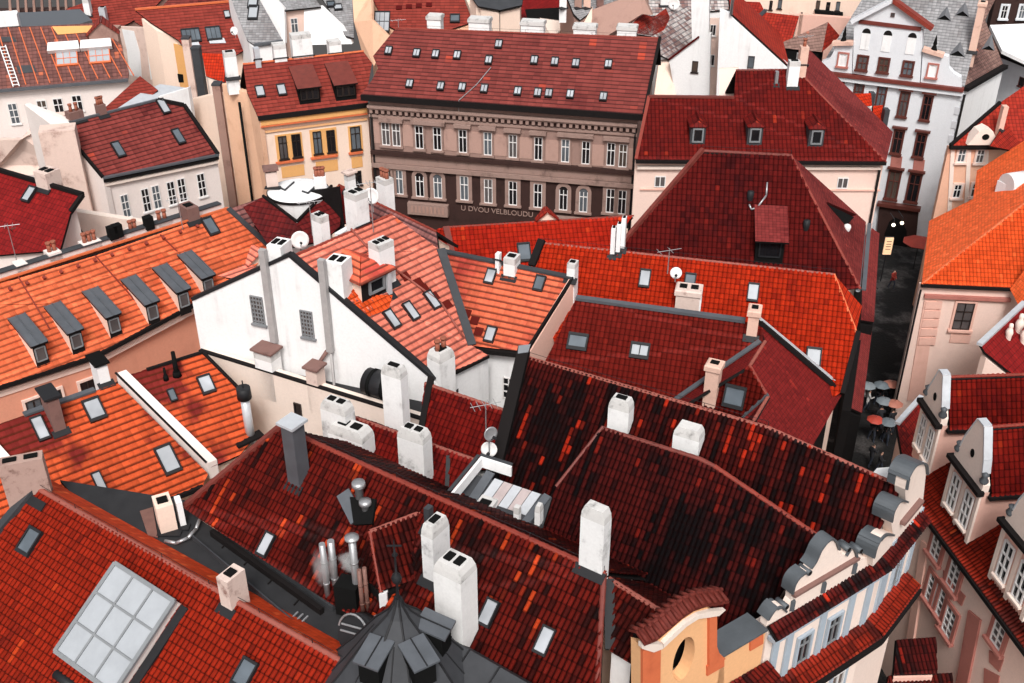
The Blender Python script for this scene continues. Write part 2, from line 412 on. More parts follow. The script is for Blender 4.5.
        if k.f: s.part(k, 'flashing', M['dark_metal'], o)
        return o
    def ridge(s, A, B, mat, r=.12, name='ridge_tiles', step=.36):
        r *= .8; d = B-A; n = max(1, int(d.length/step)); d = d/n; mb = MB(); t = d.normalized(); sd = t.cross(Z).normalized(); up = sd.cross(t)
        for i in range(n):
            a = A+d*i; b = A+d*(i+1.12)
            K = [[c+sd*(math.cos(g)*rr)+up*(math.sin(g)*rr*.95-.03) for g in [math.pi*(j/6) for j in range(7)]] for c, rr in ((a, r), (b, r*.84))]
            for j in range(6): mb.face([K[0][j], K[0][j+1], K[1][j+1], K[1][j]], 0, None, False)
            mb.face(K[0]); mb.face(K[1][::-1])
        return s.part(mb, name, mat, fix=False)
    def wire(s, A, B, lift=.24, sag=.03):
        d = B-A; n = max(1, int(d.length/2.2)); mb = MB()
        P_ = [A+d*(i/n)+Z*lift for i in range(n+1)]
        for p in P_: mb.tube(p-Z*lift, p, .012, .012, 5)
        for a, b in zip(P_, P_[1:]): m = (a+b)/2-Z*sag; mb.tube(a, m, .009, .009, 4); mb.tube(m, b, .009, .009, 4)
        return s.part(mb, 'lightning_wire', M['dark_metal'], fix=False)
    def bar(s, A, B, w, h, mat, name, off=V((0, 0, 0)), parent=None):
        d = (B-A).normalized(); sd = d.cross(Z); sd = V((1, 0, 0)) if sd.length < .02 else sd.normalized(); up = sd.cross(d)
        mb = MB(); mb.box((A+B)/2+off, (B-A)/2, sd*(w/2), up*(h/2)); return s.part(mb, name, mat, parent)
    def gutter(s, A, B, mat=None, r=.09, name='gutter'):
        mb = MB(); d = (B-A).normalized(); sd = d.cross(Z).normalized()
        if sd.dot(CAM-A) < 0: sd = -sd
        A, B = A+sd*r*.6-Z*.12, B+sd*r*.6-Z*.12
        K = [[c+sd*(math.cos(g)*r)+Z*(-math.sin(g)*r) for g in [math.pi*j/6 for j in range(7)]] for c in (A, B)]
        for j in range(6): mb.face([K[0][j], K[0][j+1], K[1][j+1], K[1][j]])
        L = [[c+sd*(math.cos(g)*(r-.015))+Z*(-math.sin(g)*(r-.015)) for g in [math.pi*j/6 for j in range(7)]] for c in (A, B)]
        for j in range(6): mb.face([L[0][j+1], L[0][j], L[1][j], L[1][j+1]])
        return s.part(mb, name, mat or M['dark_metal'], fix=False)
    def dormer(s, pl, u, v, w, hgt, p2=12, roofmat=None, cheek=None, front=None, pane=None, npane=1, ov=.12, rel=None, frame=None, mark=True, overs=.15, back=0):
        """shed dormer: u,v = pixel of the foot of its front on the roof plane"""
        b = pl(u, v); dn = V((pl.n.x, pl.n.y, 0)); tp = dn.length/pl.n.z; dn.normalize(); x = pl.x
        t2 = math.tan(math.radians(p2)); L = hgt/max(.08, tp-t2); hw = w/2
        roofmat = roofmat or M['zinc']; cheek = cheek or M['cream']
        fl, fr = b-x*hw, b+x*hw; tl, tr = fl+Z*hgt, fr+Z*hgt; bl, br = tl-dn*L+Z*(t2*L), tr-dn*L+Z*(t2*L)
        mb = MB(); e = Z*.15
        mb.face([fl-e, fr-e, tr, tl], 1); mb.face([fl-e, tl, bl], 0); mb.face([fr-e, br, tr], 0)
        o = s.part(mb, 'dormer', [cheek, front or M['dark']], fix=False)
        rp = through(tl, tr, bl); r = MB()
        q = [tl-x*ov+dn*overs-Z*(t2*overs)+Z*.02, tr+x*ov+dn*overs-Z*(t2*overs)+Z*.02, br+x*ov+Z*.02, bl-x*ov+Z*.02]
        r.prism([k+rp.n*.1 for k in q], -rp.n*.12, 1, 0, rp)
        if roofmat == M['zinc']:
            for t in (0.0, .5, 1.0):
                a1 = q[0].lerp(q[1], t*.98+.01); a2 = q[3].lerp(q[2], t*.98+.01); d = (a2-a1)/2; r.box((a1+a2)/2+rp.n*.12, d, x*.015, rp.n*.03)
        s.part(r, 'roof', [roofmat, M['dark']], o)
        fpl = PL(b, dn); fpl2 = fpl
        for i in range(npane):
            cx = ((i+.5)/npane*2-1)*hw*.86; pw = hw*.86/npane*.86; g = MB(); a, e0 = fpl.st(b)
            g.prism([fpl.at(a+cx+i1*pw, e0+k1, .03) for i1, k1 in ((-1, hgt*.28), (1, hgt*.28), (1, hgt*.86), (-1, hgt*.86))], -dn*.02)
            f = MB()
            for i1 in (-1, 1): f.box(fpl.at(a+cx+i1*pw, e0+hgt*.57, .04), x*.03, Z*hgt*.29, dn*.03)
            for k1 in (.28, .86): f.box(fpl.at(a+cx, e0+hgt*k1, .041), x*pw, Z*.03, dn*.028)
            wo = s.part(f, 'window', frame or M['dark_metal'], o); s.part(g, 'pane', pane or M['pane'], wo)
        return o
    def gable_dormer(s, pl, u, v, w, hgt, rise, roofmat, cheek=None, hip=.0, front=None, win=(.5, .6), frame=None, rel=None, ov=.15, arch=False):
        b = pl(u, v); dn = V((pl.n.x, pl.n.y, 0)); tp = dn.length/pl.n.z; dn.normalize(); x = pl.x; hw = w/2
        L1 = hgt/tp; L2 = (hgt+rise)/tp
        fl, fr = b-x*hw, b+x*hw; tl, tr = fl+Z*hgt, fr+Z*hgt; ap = b+Z*(hgt+rise)
        cheek = cheek or M['cream']; mb = MB(); e = Z*.2; al, ar = tl-dn*L1, tr-dn*L1; ab = ap-dn*L2
        if hip: mb.face([fl-e, fr-e, tr, tl], 1)
        else: mb.face([fl-e, fr-e, tr, ap, tl], 1)
        mb.face([fl-e, tl, al], 0); mb.face([fr-e, ar, tr], 0)
        o = s.part(mb, 'dormer', [cheek, front or cheek], fix=False)
        r = MB(); k = ov*rise/hw
        ap2 = ap-dn*hip if hip else ap+dn*ov
        TL = tl-x*ov-Z*k+dn*ov; TR = tr+x*ov-Z*k+dn*ov; AL = al-x*ov-Z*k+dn*0; AR = ar+x*ov-Z*k
        for q in ([TL, ap2, ab, AL], [TR, AR, ab, ap2])+(([TL, TR, ap2],) if hip else ()):
            pp = through(q[0], q[1], q[2]); r.prism([z+pp.n*.09 for z in q], -pp.n*.08, 0, None, pp)
        s.part(r, 'roof', roofmat, o)
        if win:
            fpl = PL(b, dn); a, e0 = fpl.st(b); ww, wh = win; f = MB(); g = MB(); cy = hgt*.55
            for i1 in (-1, 1): f.box(fpl.at(a+i1*ww/2, e0+cy, .05), x*.05, Z*(wh/2+.05), dn*.05)
            for k1 in (-1, 1): f.box(fpl.at(a, e0+cy+k1*wh/2, .052), x*(ww/2-.05), Z*.05, dn*.045)
            g.prism([fpl.at(a+i1*ww/2, e0+cy+k1*wh/2, .03) for i1, k1 in ((-1, -1), (1, -1), (1, 1), (-1, 1))], -dn*.02)
            wo = s.part(f, 'window', frame or M['grey_paint'], o); s.part(g, 'pane', M['pane'], wo)
        return o
M = {}
EXPO = 0.5
# ================================================================== materials
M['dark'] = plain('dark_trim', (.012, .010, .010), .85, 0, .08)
M['soot'] = plain('soot', (.008, .008, .008), .95, 0, .05)
M['dark_metal'] = plain('dark_sheet_metal', (.018, .018, .02), .55, 0, .2)
M['zinc'] = plain('zinc_sheet', (.115, .125, .14), .42, .3, .5, .35, 1.4)
M['zinc_light'] = plain('pale_zinc_sheet', (.55, .57, .6), .4, .2, .5, .2)
M['duct'] = plain('weathered_duct', (.36, .34, .335), .55, 0, .4, .3)
M['facade_light'] = plaster('rose_panel_plaster', (.42, .265, .22), (.17, .1, .085), .3, scale=.9)
M['steel'] = plain('steel', (.42, .42, .43), .35, .6, .5, .3)
M['rust_steel'] = plain('rusty_steel', (.2, .1, .08), .6, .2, .4, .4)
M['slate'] = plain('weathered_sheet', (.046, .048, .053), .6, 0, .22, .5, 1.2)
M['paving'] = plain('roofing_felt', (.026, .026, .028), .7, 0, .2, .5, 1.5)
M['grey_paint'] = plain('grey_paint', (.2, .21, .22), .5)
M['white_paint'] = plain('white_paint', (.74, .72, .71), .5, 0, .4, .12)
M['brown_paint'] = plain('brown_red_paint', (.10, .025, .018), .5)
M['dark_paint'] = plain('dark_window_paint', (.02, .014, .012), .4)
M['terracotta'] = plain('terracotta', (.30, .09, .05), .7)
M['pane'] = glass('window_glass', (.010, .010, .012))
M['pane_blue'] = glass('sky_tint_painted_glass', (.10, .115, .13))  # bluish tint paints sky light into some window panes
M['pane_warm'] = glass('warm_curtained_glass', (.075, .055, .045))
M['pane_grey'] = glass('curtained_glass', (.09, .08, .08))
M['sky_pane'] = glass('sky_painted_rooflight_glass', (.40, .42, .45), .06, .6)  # pale sky reflection is put into the pane colour
M['blue_pane'] = glass('dark_rooflight_glass', (.10, .12, .14), .06, .6)
M['milk_pane'] = plain('milky_glass', (.36, .38, .405), .2, 0, .5, .2, 1.0)
M['chim_white'] = plaster('white_chimney_plaster', (.82, .815, .81), (.15, .13, .12), .24, scale=1.1, streaks=.6)
M['chim_white2'] = plaster('clean_chimney_plaster', (.80, .79, .78), (.2, .17, .16), .2, scale=1.2, streaks=.6)
M['chim_dirty'] = plaster('sooty_chimney_plaster', (.78, .775, .77), (.035, .03, .03), .34, scale=1.3, streaks=.4)
M['chim_soot'] = plaster('smoke_stained_plaster', (.60, .585, .57), (.05, .045, .04), .38, scale=2.2, streaks=.3)
M['chim_pink'] = plaster('pink_chimney_plaster', (.70, .46, .37), (.20, .07, .05), .3, scale=1.5)
M['chim_peel'] = plaster('peeling_chimney_plaster', (.66, .52, .46), (.16, .05, .035), .5, scale=1.7, streaks=.2)
M['chim_rough'] = plaster('rough_brick_plaster', (.40, .27, .23), (.10, .04, .03), .6, scale=2.2, streaks=.2)
M['chim_brown'] = plaster('brown_chimney_plaster', (.20, .11, .095), (.03, .02, .02), .3, scale=1.2)
M['white'] = plaster('white_plaster', (.82, .815, .815), (.36, .34, .335), .28, scale=.5, streaks=1.0)
M['white_pink'] = plaster('warm_white_plaster', (.78, .69, .65), (.45, .33, .28), .2, scale=.3)
M['cream'] = plaster('cream_plaster', (.82, .64, .53), (.40, .24, .17), .16, scale=.4)
M['beige'] = plaster('beige_plaster', (.78, .66, .58), (.5, .38, .32), .16, scale=.4)
M['stained'] = plaster('stained_plaster', (.70, .53, .46), (.24, .11, .085), .45, scale=.6, streaks=.3)
M['salmon'] = plaster('salmon_plaster', (.68, .30, .20), (.40, .14, .09), .2, scale=.4)
M['orange_wall'] = plaster('orange_plaster', (.72, .36, .13), (.5, .2, .08), .2, scale=.5)
M['yellow_wall'] = plaster('yellow_plaster', (.72, .38, .14), (.5, .25, .1), .12, scale=.5)
M['apricot'] = plaster('apricot_plaster', (.80, .44, .22), (.6, .32, .15), .12, scale=.5)
M['deep_orange'] = plaster('deep_orange_plaster', (.62, .15, .06), (.36, .07, .03), .25, scale=.9)
M['pink_wall'] = plaster('pink_plaster', (.74, .45, .37), (.45, .22, .17), .2, scale=.4)
M['pink_light'] = plaster('pale_pink_plaster', (.80, .60, .52), (.5, .3, .25), .15, scale=.4)
M['peach_wall'] = plaster('weathered_peach_plaster', (.80, .49, .33), (.45, .2, .11), .3, scale=.6)
M['peach'] = plaster('peach_plaster', (.76, .43, .30), (.5, .22, .14), .18, scale=.4)
M['old_pink'] = plaster('old_rose_plaster', (.42, .16, .13), (.2, .06, .05), .3, scale=.8)
M['mud'] = plaster('brown_roughcast', (.36, .22, .18), (.16, .085, .07), .45, scale=.5)
M['facade_brown'] = plaster('rose_brown_plaster', (.30, .19, .16), (.09, .05, .042), .35, scale=.7)
M['facade_dark'] = plaster('dark_brown_stone', (.042, .020, .017), (.012, .007, .006), .4, scale=.9)
M['facade_trim'] = plaster('rosy_grey_stucco', (.30, .20, .17), (.10, .06, .05), .45, scale=1.2)
M['grey_wall'] = plaster('cool_white_plaster', (.68, .70, .73), (.42, .42, .44), .2, scale=.5)
M['grey_blue'] = plaster('blue_grey_plaster', (.36, .42, .48), (.2, .23, .27), .2, scale=.8)
M['patch'] = plaster('mended_plaster', (.70, .67, .655), (.4, .36, .34), .35, scale=1.6)
M['quoin'] = plaster('grey_quoin_plaster', (.56, .57, .60), (.3, .3, .32), .2)
M['coping'] = plain('weathered_coping', (.085, .095, .105), .55, .1, .4, .45, 1.3)
M['ivory'] = plaster('ivory_plaster', (.82, .68, .60), (.5, .36, .3), .14, scale=.6)
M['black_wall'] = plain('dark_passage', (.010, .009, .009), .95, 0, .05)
# clay tiles
T = tilemat
M['t_f1'] = T('red_pantiles', (0.3, 0.019, 0.0065), (0.13, 0.01, 0.006), (0.48, 0.05, 0.012), 0.19, .29, .36, .35, .4, 0.03, .25, .3, 0.8, bump=0, pt=0.25)
M['t_f1b'] = T('sheen_paled_red_tiles', (0.48, 0.05, 0.014), (0.32, 0.026, 0.01), (.62, .1, .03), .2, .25, .25, .2, .5, .1, .2, 0.75, 0.08, bump=0.15)  # far slope: its brighter sheen is put into the tile colour
M['t_f3'] = T('mottled_old_tiles', (0.135, 0.0095, 0.006), (0.01, 0.004, 0.004), (0.52, 0.055, 0.013), 0.172, .34, 0.42, 1.0, 0.35, 0.085, .22, .35, 0.9, bump=0, pt=0.22)
M['t_f3r'] = T('mottled_red_tiles', (0.13, 0.01, 0.006), (0.02, 0.005, 0.005), (0.42, 0.04, 0.012), 0.172, .34, .45, 0.8, .4, 0.04, .22, .35, 0.9, bump=0, pt=0.22)
M['t_f8'] = T('blackened_tiles', (0.088, 0.0065, 0.005), (0.0075, 0.0035, 0.004), (0.46, 0.026, 0.009), 0.17, .34, 0.54, 0.9, .5, 0.1, .22, .4, 0.9, bump=0, pt=0.2)
M['t_f9'] = T('sooty_tiles', (0.07, 0.0062, 0.0055), (0.0055, 0.0034, 0.004), (0.19, 0.012, 0.007), 0.172, .33, 0.57, 0.7, 0.9, 0.06, .25, .4, 0.9, bump=0, pt=0.24)
M['t_f7'] = T('crimson_tiles', (0.2, 0.011, 0.008), (0.065, 0.005, 0.006), (.40, .03, .012), .2, .29, .36, .3, .5, 0.02, .22, .45, .6, bump=0)
M['t_m1'] = T('orange_red_tiles', (0.45, 0.026, 0.006), (0.27, 0.014, 0.0055), (0.6, 0.055, 0.012), .21, .26, .32, .25, .3, 0.03, .26, .35, .45, bump=0, pt=.3)
M['t_m2'] = T('dark_crimson_tiles', (0.165, 0.012, 0.008), (0.014, 0.005, 0.006), (.30, .022, .012), .22, .27, .34, .25, .62, .03, .24, .4, .45, bump=0, pt=.2)
M['t_m2s'] = T('smooth_crimson_tiles', (0.165, 0.013, 0.012), (0.105, 0.008, 0.009), (.28, .025, .018), .18, .18, .35, .25, .4, .03, .25, .6, .25, bump=.5, pt=.25)
M['t_m3'] = T('deep_red_tiles', (0.125, 0.009, 0.008), (0.058, 0.006, 0.007), (.23, .016, .011), .23, .29, .42, .25, .8, .03, .24, .4, .5, bump=0, pt=.25)
M['t_m3s'] = T('sheen_paled_rose_tiles', (0.195, 0.029, 0.027), (0.115, 0.014, 0.014), (.34, .05, .04), .18, .18, .40, .25, .7, .03, .25, .6, .25, bump=.5, pt=.2)  # paler red for side slopes, grazing sheen painted into the colour; also pents
M['t_m4'] = T('red_pan_tiles', (0.145, 0.009, 0.007), (0.09, 0.007, 0.007), (.32, .028, .012), .26, .3, .34, .25, .5, .02, .22, .4, .5, bump=0, pt=.25)
M['t_m5'] = T('vermilion_tiles', (0.43, 0.02, 0.007), (0.29, 0.012, 0.006), (.56, .055, .013), .24, .3, .35, .25, .4, 0.02, .22, .4, .4, bump=0, pt=.3)
M['t_m6'] = T('salmon_tiles', (0.84, 0.235, 0.16), (0.6, 0.095, 0.062), (0.72, 0.13, 0.05), .3, .31, .22, .1, .55, .01, .5, 0.2, .06, bump=0, pt=.12)
M['t_m7'] = T('rosy_orange_tiles', (0.78, 0.17, 0.085), (0.46, 0.062, 0.045), (0.72, 0.15, 0.05), .3, .31, .36, .1, .9, .02, .5, .16, .06, bump=0, pt=.12)
M['t_l1'] = T('light_orange_tiles', (0.8, 0.165, 0.068), (0.58, 0.075, 0.028), (0.76, 0.18, 0.07), .3, .31, .24, .1, .6, .03, .5, 0.34, .06, bump=0, pt=.14)
M['t_l2'] = T('orange_worn_tiles', (0.7, 0.11, 0.036), (0.22, 0.024, 0.02), (.66, .16, .06), .3, .31, 0.54, .06, 1.3, 0.0, .5, .16, .06, bump=0, pt=.08, soft=.12)
M['t_l3'] = T('wine_red_tiles', (0.21, 0.01, 0.01), (0.12, 0.006, 0.007), (.34, .018, .012), .24, .31, .3, .2, .4, .03, .2, .5, .35, bump=.7, pt=.25)
M['t_g1'] = T('new_orange_tiles', (0.7, 0.082, 0.017), (0.58, 0.06, 0.014), (0.78, 0.12, 0.03), .22, .29, .3, .15, .4, .08, .22, .42, .45, bump=0, pt=.2)
M['t_g1s'] = T('sheen_paled_new_orange_tiles', (0.8, 0.13, 0.036), (0.7, 0.09, 0.024), (0.86, 0.18, 0.06), .2, .2, .3, .2, .35, .06, .2, .65, .2, bump=.4, pt=.2)  # paler copy of the orange tiles, slope brightness painted into the colour
M['t_g2'] = T('dormer_red_tiles', (.25, .013, .008), (.12, .007, .007), (.58, .055, .012), .22, .3, .36, .15, .7, .05, .22, .4, .55, bump=0, pt=.25)
M['t_strip'] = T('long_red_tiles', (0.23, 0.017, 0.007), (0.06, 0.008, 0.006), (.55, .075, .02), 0.172, .34, .46, .2, 1.1, 0.01, .2, .4, 0.85, bump=0, pt=0.18)
M['t_h1'] = T('faded_red_tiles', (0.185, 0.038, 0.032), (0.105, 0.018, 0.017), (0.38, 0.05, 0.026), .5, 0.31, .35, .2, .5, .03, .36, 0.22, .03, bump=.6, pt=.15)
M['t_h2'] = T('brick_red_tiles', (0.225, 0.035, 0.025), (0.14, 0.018, 0.015), (0.44, 0.06, 0.025), .4, 0.31, .35, .2, .5, .03, .3, 0.28, .06, bump=.6, pt=.15)
M['t_h3'] = T('maroon_tiles', (0.2, 0.038, 0.032), (0.095, 0.014, 0.014), (0.38, 0.05, 0.025), .4, 0.31, .38, .15, .9, .02, .38, 0.2, .06, bump=.6, pt=.15)
M['t_h4'] = T('brown_patched_tiles', (0.17, 0.07, 0.06), (0.095, 0.045, 0.042), (.45, .12, .06), .34, .34, .35, .2, .4, .03, .28, .45, .2, bump=.7, pt=.25)
M['t_grey'] = T('grey_shingles', (.29, .285, .29), (.19, .175, .175), (.34, .32, .32), .3, .26, .4, .2, .6, .03, .3, .45, .12, bump=.6, pt=.2)
M['t_rust'] = T('grey_brown_shingles', (.25, .15, .125), (.14, .075, .065), (.34, .12, .08), .3, .26, .45, .2, .8, .04, .3, .45, .12, bump=.6, pt=.2)
M['t_pinkgrey'] = T('greyed_rose_tiles', (0.27, 0.11, 0.1), (0.13, 0.045, 0.042), (.4, .09, .05), .3, .31, .4, .15, .8, .02, .5, .16, .06, bump=.8, pt=.15)
M['t_l3d'] = T('dark_wine_tiles', (.12, .010, .010), (.05, .006, .007), (.2, .02, .012), .26, .32, .4, .2, .7, .02, .3, .4, .2, bump=.7, pt=.2)
M['t_red'] = T('plain_red_tiles', (.32, .026, .014), (.20, .015, .011), (.42, .04, .018), .26, .3, .34, .2, .5, .03, .24, .45, .35, bump=.7, pt=.22)
M['t_snow'] = T('pale_crusted_tiles', (.50, .46, .44), (.20, .11, .10), (.5, .46, .45), .3, .38, .45, .2, .7, .05, .38, .3, .2, bump=.7)
M['ridge_red'] = plain('ridge_clay', (.21, .030, .018), .6, 0, .35, .4, 2.5)
M['ridge_dark'] = plain('old_ridge_clay', (.15, .03, .022), .6, 0, .35, .6, 2.5)
M['cap_tile'] = plain('dark_cap_tile', (.12, .022, .016), .65, 0, .15, .6, 4)
M['ridge_orange'] = plain('new_ridge_clay', (.62, .14, .05), .6, 0, .35, .25, 2.5)
M['ridge_pale'] = plain('pale_ridge_clay', (.27, .075, .055), .6, 0, .35, .4, 2.5)

# ================================================================== camera, light, ground
cam = bpy.data.cameras.new('camera'); co = bpy.data.objects.new('camera', cam); COL.objects.link(co)
co.location = CAM; co.rotation_euler = (math.pi/2-P, 0, 0); cam.sensor_width = 36; cam.lens = F/1024*36
cam.clip_start = .5; cam.clip_end = 2000; sc.camera = co
EL, AZ = math.radians(50), math.radians(180)      # soft veiled sun, over the photographer's shoulder
w = bpy.data.worlds.new('World'); sc.world = w; w.use_nodes = True; nt = w.node_tree; bg = nt.nodes['Background']
sky = nt.nodes.new('ShaderNodeTexSky'); sky.sky_type = 'NISHITA'; sky.sun_disc = False; sky.sun_elevation = EL; sky.sun_rotation = AZ
sky.dust_density = 6.0; sky.air_density = 1.0; sky.ozone_density = .6
hs = nt.nodes.new('ShaderNodeHueSaturation'); hs.inputs['Saturation'].default_value = .25
nt.links.new(sky.outputs[0], hs.inputs['Color']); nt.links.new(hs.outputs[0], bg.inputs['Color']); bg.inputs['Strength'].default_value = .105
sl = bpy.data.lights.new('sun', 'SUN'); sl.energy = 1.5; sl.angle = math.radians(14); sl.color = (1, .97, .935)
so = bpy.data.objects.new('sun', sl); COL.objects.link(so)
sd = V((math.sin(AZ)*math.cos(EL), math.cos(AZ)*math.cos(EL), math.sin(EL)))
so.rotation_euler = sd.to_track_quat('Z', 'Y').to_euler(); so.location = (0, 0, 90)
sc.view_settings.view_transform = 'Standard'; sc.view_settings.look = 'None'; sc.view_settings.exposure = EXPO; sc.view_settings.gamma = 1
sc.cycles.use_adaptive_sampling = True; sc.cycles.max_bounces = 6; sc.cycles.volume_bounces = 1

def cobbles():
    t = NT('wet_cobbles'); g = t.n('ShaderNodeNewGeometry')
    vo = t.n('ShaderNodeTexVoronoi'); vo.inputs['Scale'].default_value = 7; t.t.links.new(g.outputs['Position'], vo.inputs['Vector'])
    n1 = t.noise(g.outputs['Position'], .28, 5, .6)
    q = t.m('ADD', t.m('MULTIPLY', t.m('SUBTRACT', 1.0, vo.outputs['Distance']), .8), .2)
    c = t.mix(t.step(n1, .48, .62), (.008, .0075, .0075), (.085, .078, .075)); c = t.mix(1.0, c, t.comb(q, q, q), 'MULTIPLY')  # paler patches paint the wet sheen into the stone colour
    t.put(t.b.inputs['Base Color'], c); t.put(t.b.inputs['Roughness'], t.step(n1, .75, .45)); t.bump(vo.outputs['Distance'], .6, .03)
    return t.mat
mb = MB(); mb.face([V((-900, -300, 0)), V((900, -300, 0)), V((900, 1500, 0)), V((-900, 1500, 0))])
tag(mb.build('ground', plain('old_paving', (.05, .045, .043), .8)), kind='structure')
mb = MB(); q = [(14, 34), (20, 31), (40, 86), (27, 92)]
mb.face([V((x, y, .004)) for x, y in q]); tag(mb.build('street', cobbles()), kind='structure')
# ================================================================== FRONT ROOFS
# ---- bottom corner house with the big rooflight
h = House('town_house', 'house under a long red tiled roof that carries one large nine-pane rooflight', 100, 640, 15)
r = slope((38, 490), (350, 665), 17, 36); A = r(36, 487); B = r(430, 711); rb = slope3(A, B, 39, True)
sB = r.st(B)[0]; sA = r.st(A)[0]
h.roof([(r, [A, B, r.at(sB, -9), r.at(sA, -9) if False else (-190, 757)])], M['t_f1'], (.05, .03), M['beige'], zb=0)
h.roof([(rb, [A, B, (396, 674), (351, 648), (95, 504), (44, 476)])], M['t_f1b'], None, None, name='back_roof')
h.wire(A, B); h.ridge(A, B, M['ridge_pale'], .13)
h.bar(A, r(-190, 757), .35, .25, M['slate'], 'verge_flashing', Z*.05)
h.skylight(r, 32, 542, .55, .75, M['blue_pane']); h.skylight(r, 247, 674, .5, .7, M['blue_pane'])
h.chimney(r, 227, 580, 610, 26, .75, M['chim_peel'], 'flat', 1)
h.chimney(r, 30, 463, 498, 44, .55, M['chim_rough'], 'flat', 2, V((1, .35, 0)))
# the large rooflight: a white box with nine panes
r_up = PL(r.p+r.n*.42, r.n); TL, TR, BL = (r_up(*q)-r.n*.42 for q in ((115, 563), (174, 601), (55, 651)))
ex = (TR-TL); ey = (BL-TL); n_ = r.n; up = .38
mb = MB(); mb.prism([k+n_*up for k in (TL, TR, TR+ey, BL)], -n_*(up+.3)); o = h.part(mb, 'rooflight_box', M['white_pink'])
mb = MB(); e = .05
for t in (0, 1/3, 2/3, 1):
    a = TL+ex*t+n_*(up+.03); mb.box(a+ey/2, ey/2*1.01, ex.normalized()*(.07 if t in (0, 1) else .035), n_*.05)
    a = TL+ey*t+n_*(up+.031); mb.box(a+ex/2, ex/2*1.01, ey.normalized()*(.07 if t in (0, 1) else .035), n_*.047)
h.part(mb, 'rooflight_frame', M['grey_paint'], o)
for i in range(3):
    for j in range(3):
        c = TL+ex*((i+.5)/3)+ey*((j+.5)/3)+n_*(up+.02); g = MB(); g.box(c, ex*.155, ey*.155, n_*.012); h.part(g, 'pane', M['milk_pane'], o)
mb = MB(); mb.prism([k+n_*.1 for k in (TR+ex*.02, TR+ex*.13, TR+ex*.13+ey, TR+ex*.02+ey)], -n_*.08); h.part(mb, 'apron', M['dark_metal'])
mb = MB(); q0 = r(56, 674); mb.tube(q0, q0+ex*.32, .16, .16, 10); h.part(mb, 'vent_pipe', M['dark_metal'])

# ---- flat roof between the ridges
h = House('flat_roof_annex', 'low annex with a dark felt flat roof lying between two tiled ridges', 220, 570, 15, 'annex')
fp = flat(16.1)
h.roof([(fp, [(60, 480), (215, 505), (350, 600), (440, 660), (440, 720), (96, 522)])], M['paving'], None, M['beige'], ov=.05)
for a, b, w_, m in (((205, 512), (338, 606), .45, 'slate'), ((212, 533), (322, 612), .16, 'dark'), ((190, 535), (300, 628), .05, 'slate')):
    h.bar(W(*a, 16.2), W(*b, 16.2), w_, .22 if m != 'dark' else .3, M[m], 'parapet')
for a, b in (((228, 540), (222, 548)), ((252, 556), (244, 565)), ((276, 575), (268, 584)), ((302, 596), (294, 605))):
    h.bar(W(*a, 16.13), W(*b, 16.13), .04, .04, M['dark'], 'seam')
h.chimney(fp, 170, 507, 533, 25, .8, M['cream'], 'flat', 1, V((1, .5, 0)))
h.chimney(fp, 184, 503, 527, 9, .5, M['white'], 'flat', 0, V((1, .5, 0)))
mb = MB(); mb.pipe([W(165, 541, 16.2), W(176, 543, 16.25), W(188, 538, 16.3), W(196, 529, 16.3), W(200, 518, 16.3)], .06); h.part(mb, 'drain_pipe', M['steel'])
mb = MB(); mb.prism([W(u, v, 16.12) for u, v in ((140, 512), (153, 508), (158, 538), (148, 536))], Z*.05); h.part(mb, 'lead_sheet', M['rust_steel'])
for k in range(3): h.bar(W(290+k*5, 620+k*2, 16.15), W(298+k*5, 612+k*2, 16.15), .05, .05, M['steel'], 'rail')

# ---- mottled roof, centre front
h = House('town_house', 'house with mottled black and orange tiles, tall white chimneys and smoking steel flues', 400, 570, 15)
Z3 = 19.3
r = slope((303, 437), (604, 572), Z3, 40); r3 = r; A = r(281, 427); B = r(604, 572)
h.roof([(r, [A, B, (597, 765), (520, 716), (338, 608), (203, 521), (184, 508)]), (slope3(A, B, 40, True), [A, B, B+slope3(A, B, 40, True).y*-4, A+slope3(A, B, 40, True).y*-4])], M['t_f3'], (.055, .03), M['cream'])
h.wire(A, B); h.ridge(A, B, M['ridge_red'], .13); h.ridge(r(604, 573), r(597, 690), M['ridge_dark'], .12, 'hip_tiles')
h.bar(A, r(184, 508), .2, .16, M['ridge_dark'], 'verge', Z*.06)
rr = slope((606, 578), (663, 612), Z3-.55, 40); B2 = rr(607, 577); C2 = rr(666, 614)
h.roof([(rr, [B2, C2, (641, 670), (611, 652)]), (slope3(B2, C2, 40, True), [B2, C2, C2+slope3(B2, C2, 40, True).y*-3, B2+slope3(B2, C2, 40, True).y*-3])], M['t_f3r'], (.055, .03), M['white'], ov=.2, name='lower_roof')
h.ridge(B2, C2, M['ridge_pale'], .12)
h.bar(rr(609, 580), rr(610, 650), .3, .2, M['dark_metal'], 'valley_flashing', Z*.02)
h.chimney(r, 429, 527, 582, 27, .85, M['chim_dirty'], 'chamfer', 1)
h.chimney(r, 450, 567, 655, 42, .8, M['chim_white2'], 'chamfer', 2)
h.chimney(r, 590, 510, 572, 30, .42, M['chim_dirty'], 'chamfer', 0)
h.chimney(r, 294, 430, 487, 22, .55, M['zinc'], 'flat', 0, None, M['zinc_light'])
h.chimney(r, 427, 509, 530, 7, .3, M['slate'], 'flat', 0)
for u, v in ((490, 613), (546, 641), (268, 545)): h.skylight(r, u, v, .36, .7, M['sky_pane'])
mb = MB(); p0 = r(360, 500)
mb.lathe(p0, [(0, .75), (.22, .75), (.24, .6), (.14, .55), (.14, -.4)], 12); h.part(mb, 'vent_cowl', M['steel'])
mb = MB(); p1 = r(366, 512); mb.lathe(p1, [(0, .5), (.2, .48), (.22, .35), (.13, .3), (.13, -.4)], 12); h.part(mb, 'vent_cowl', M['steel'])
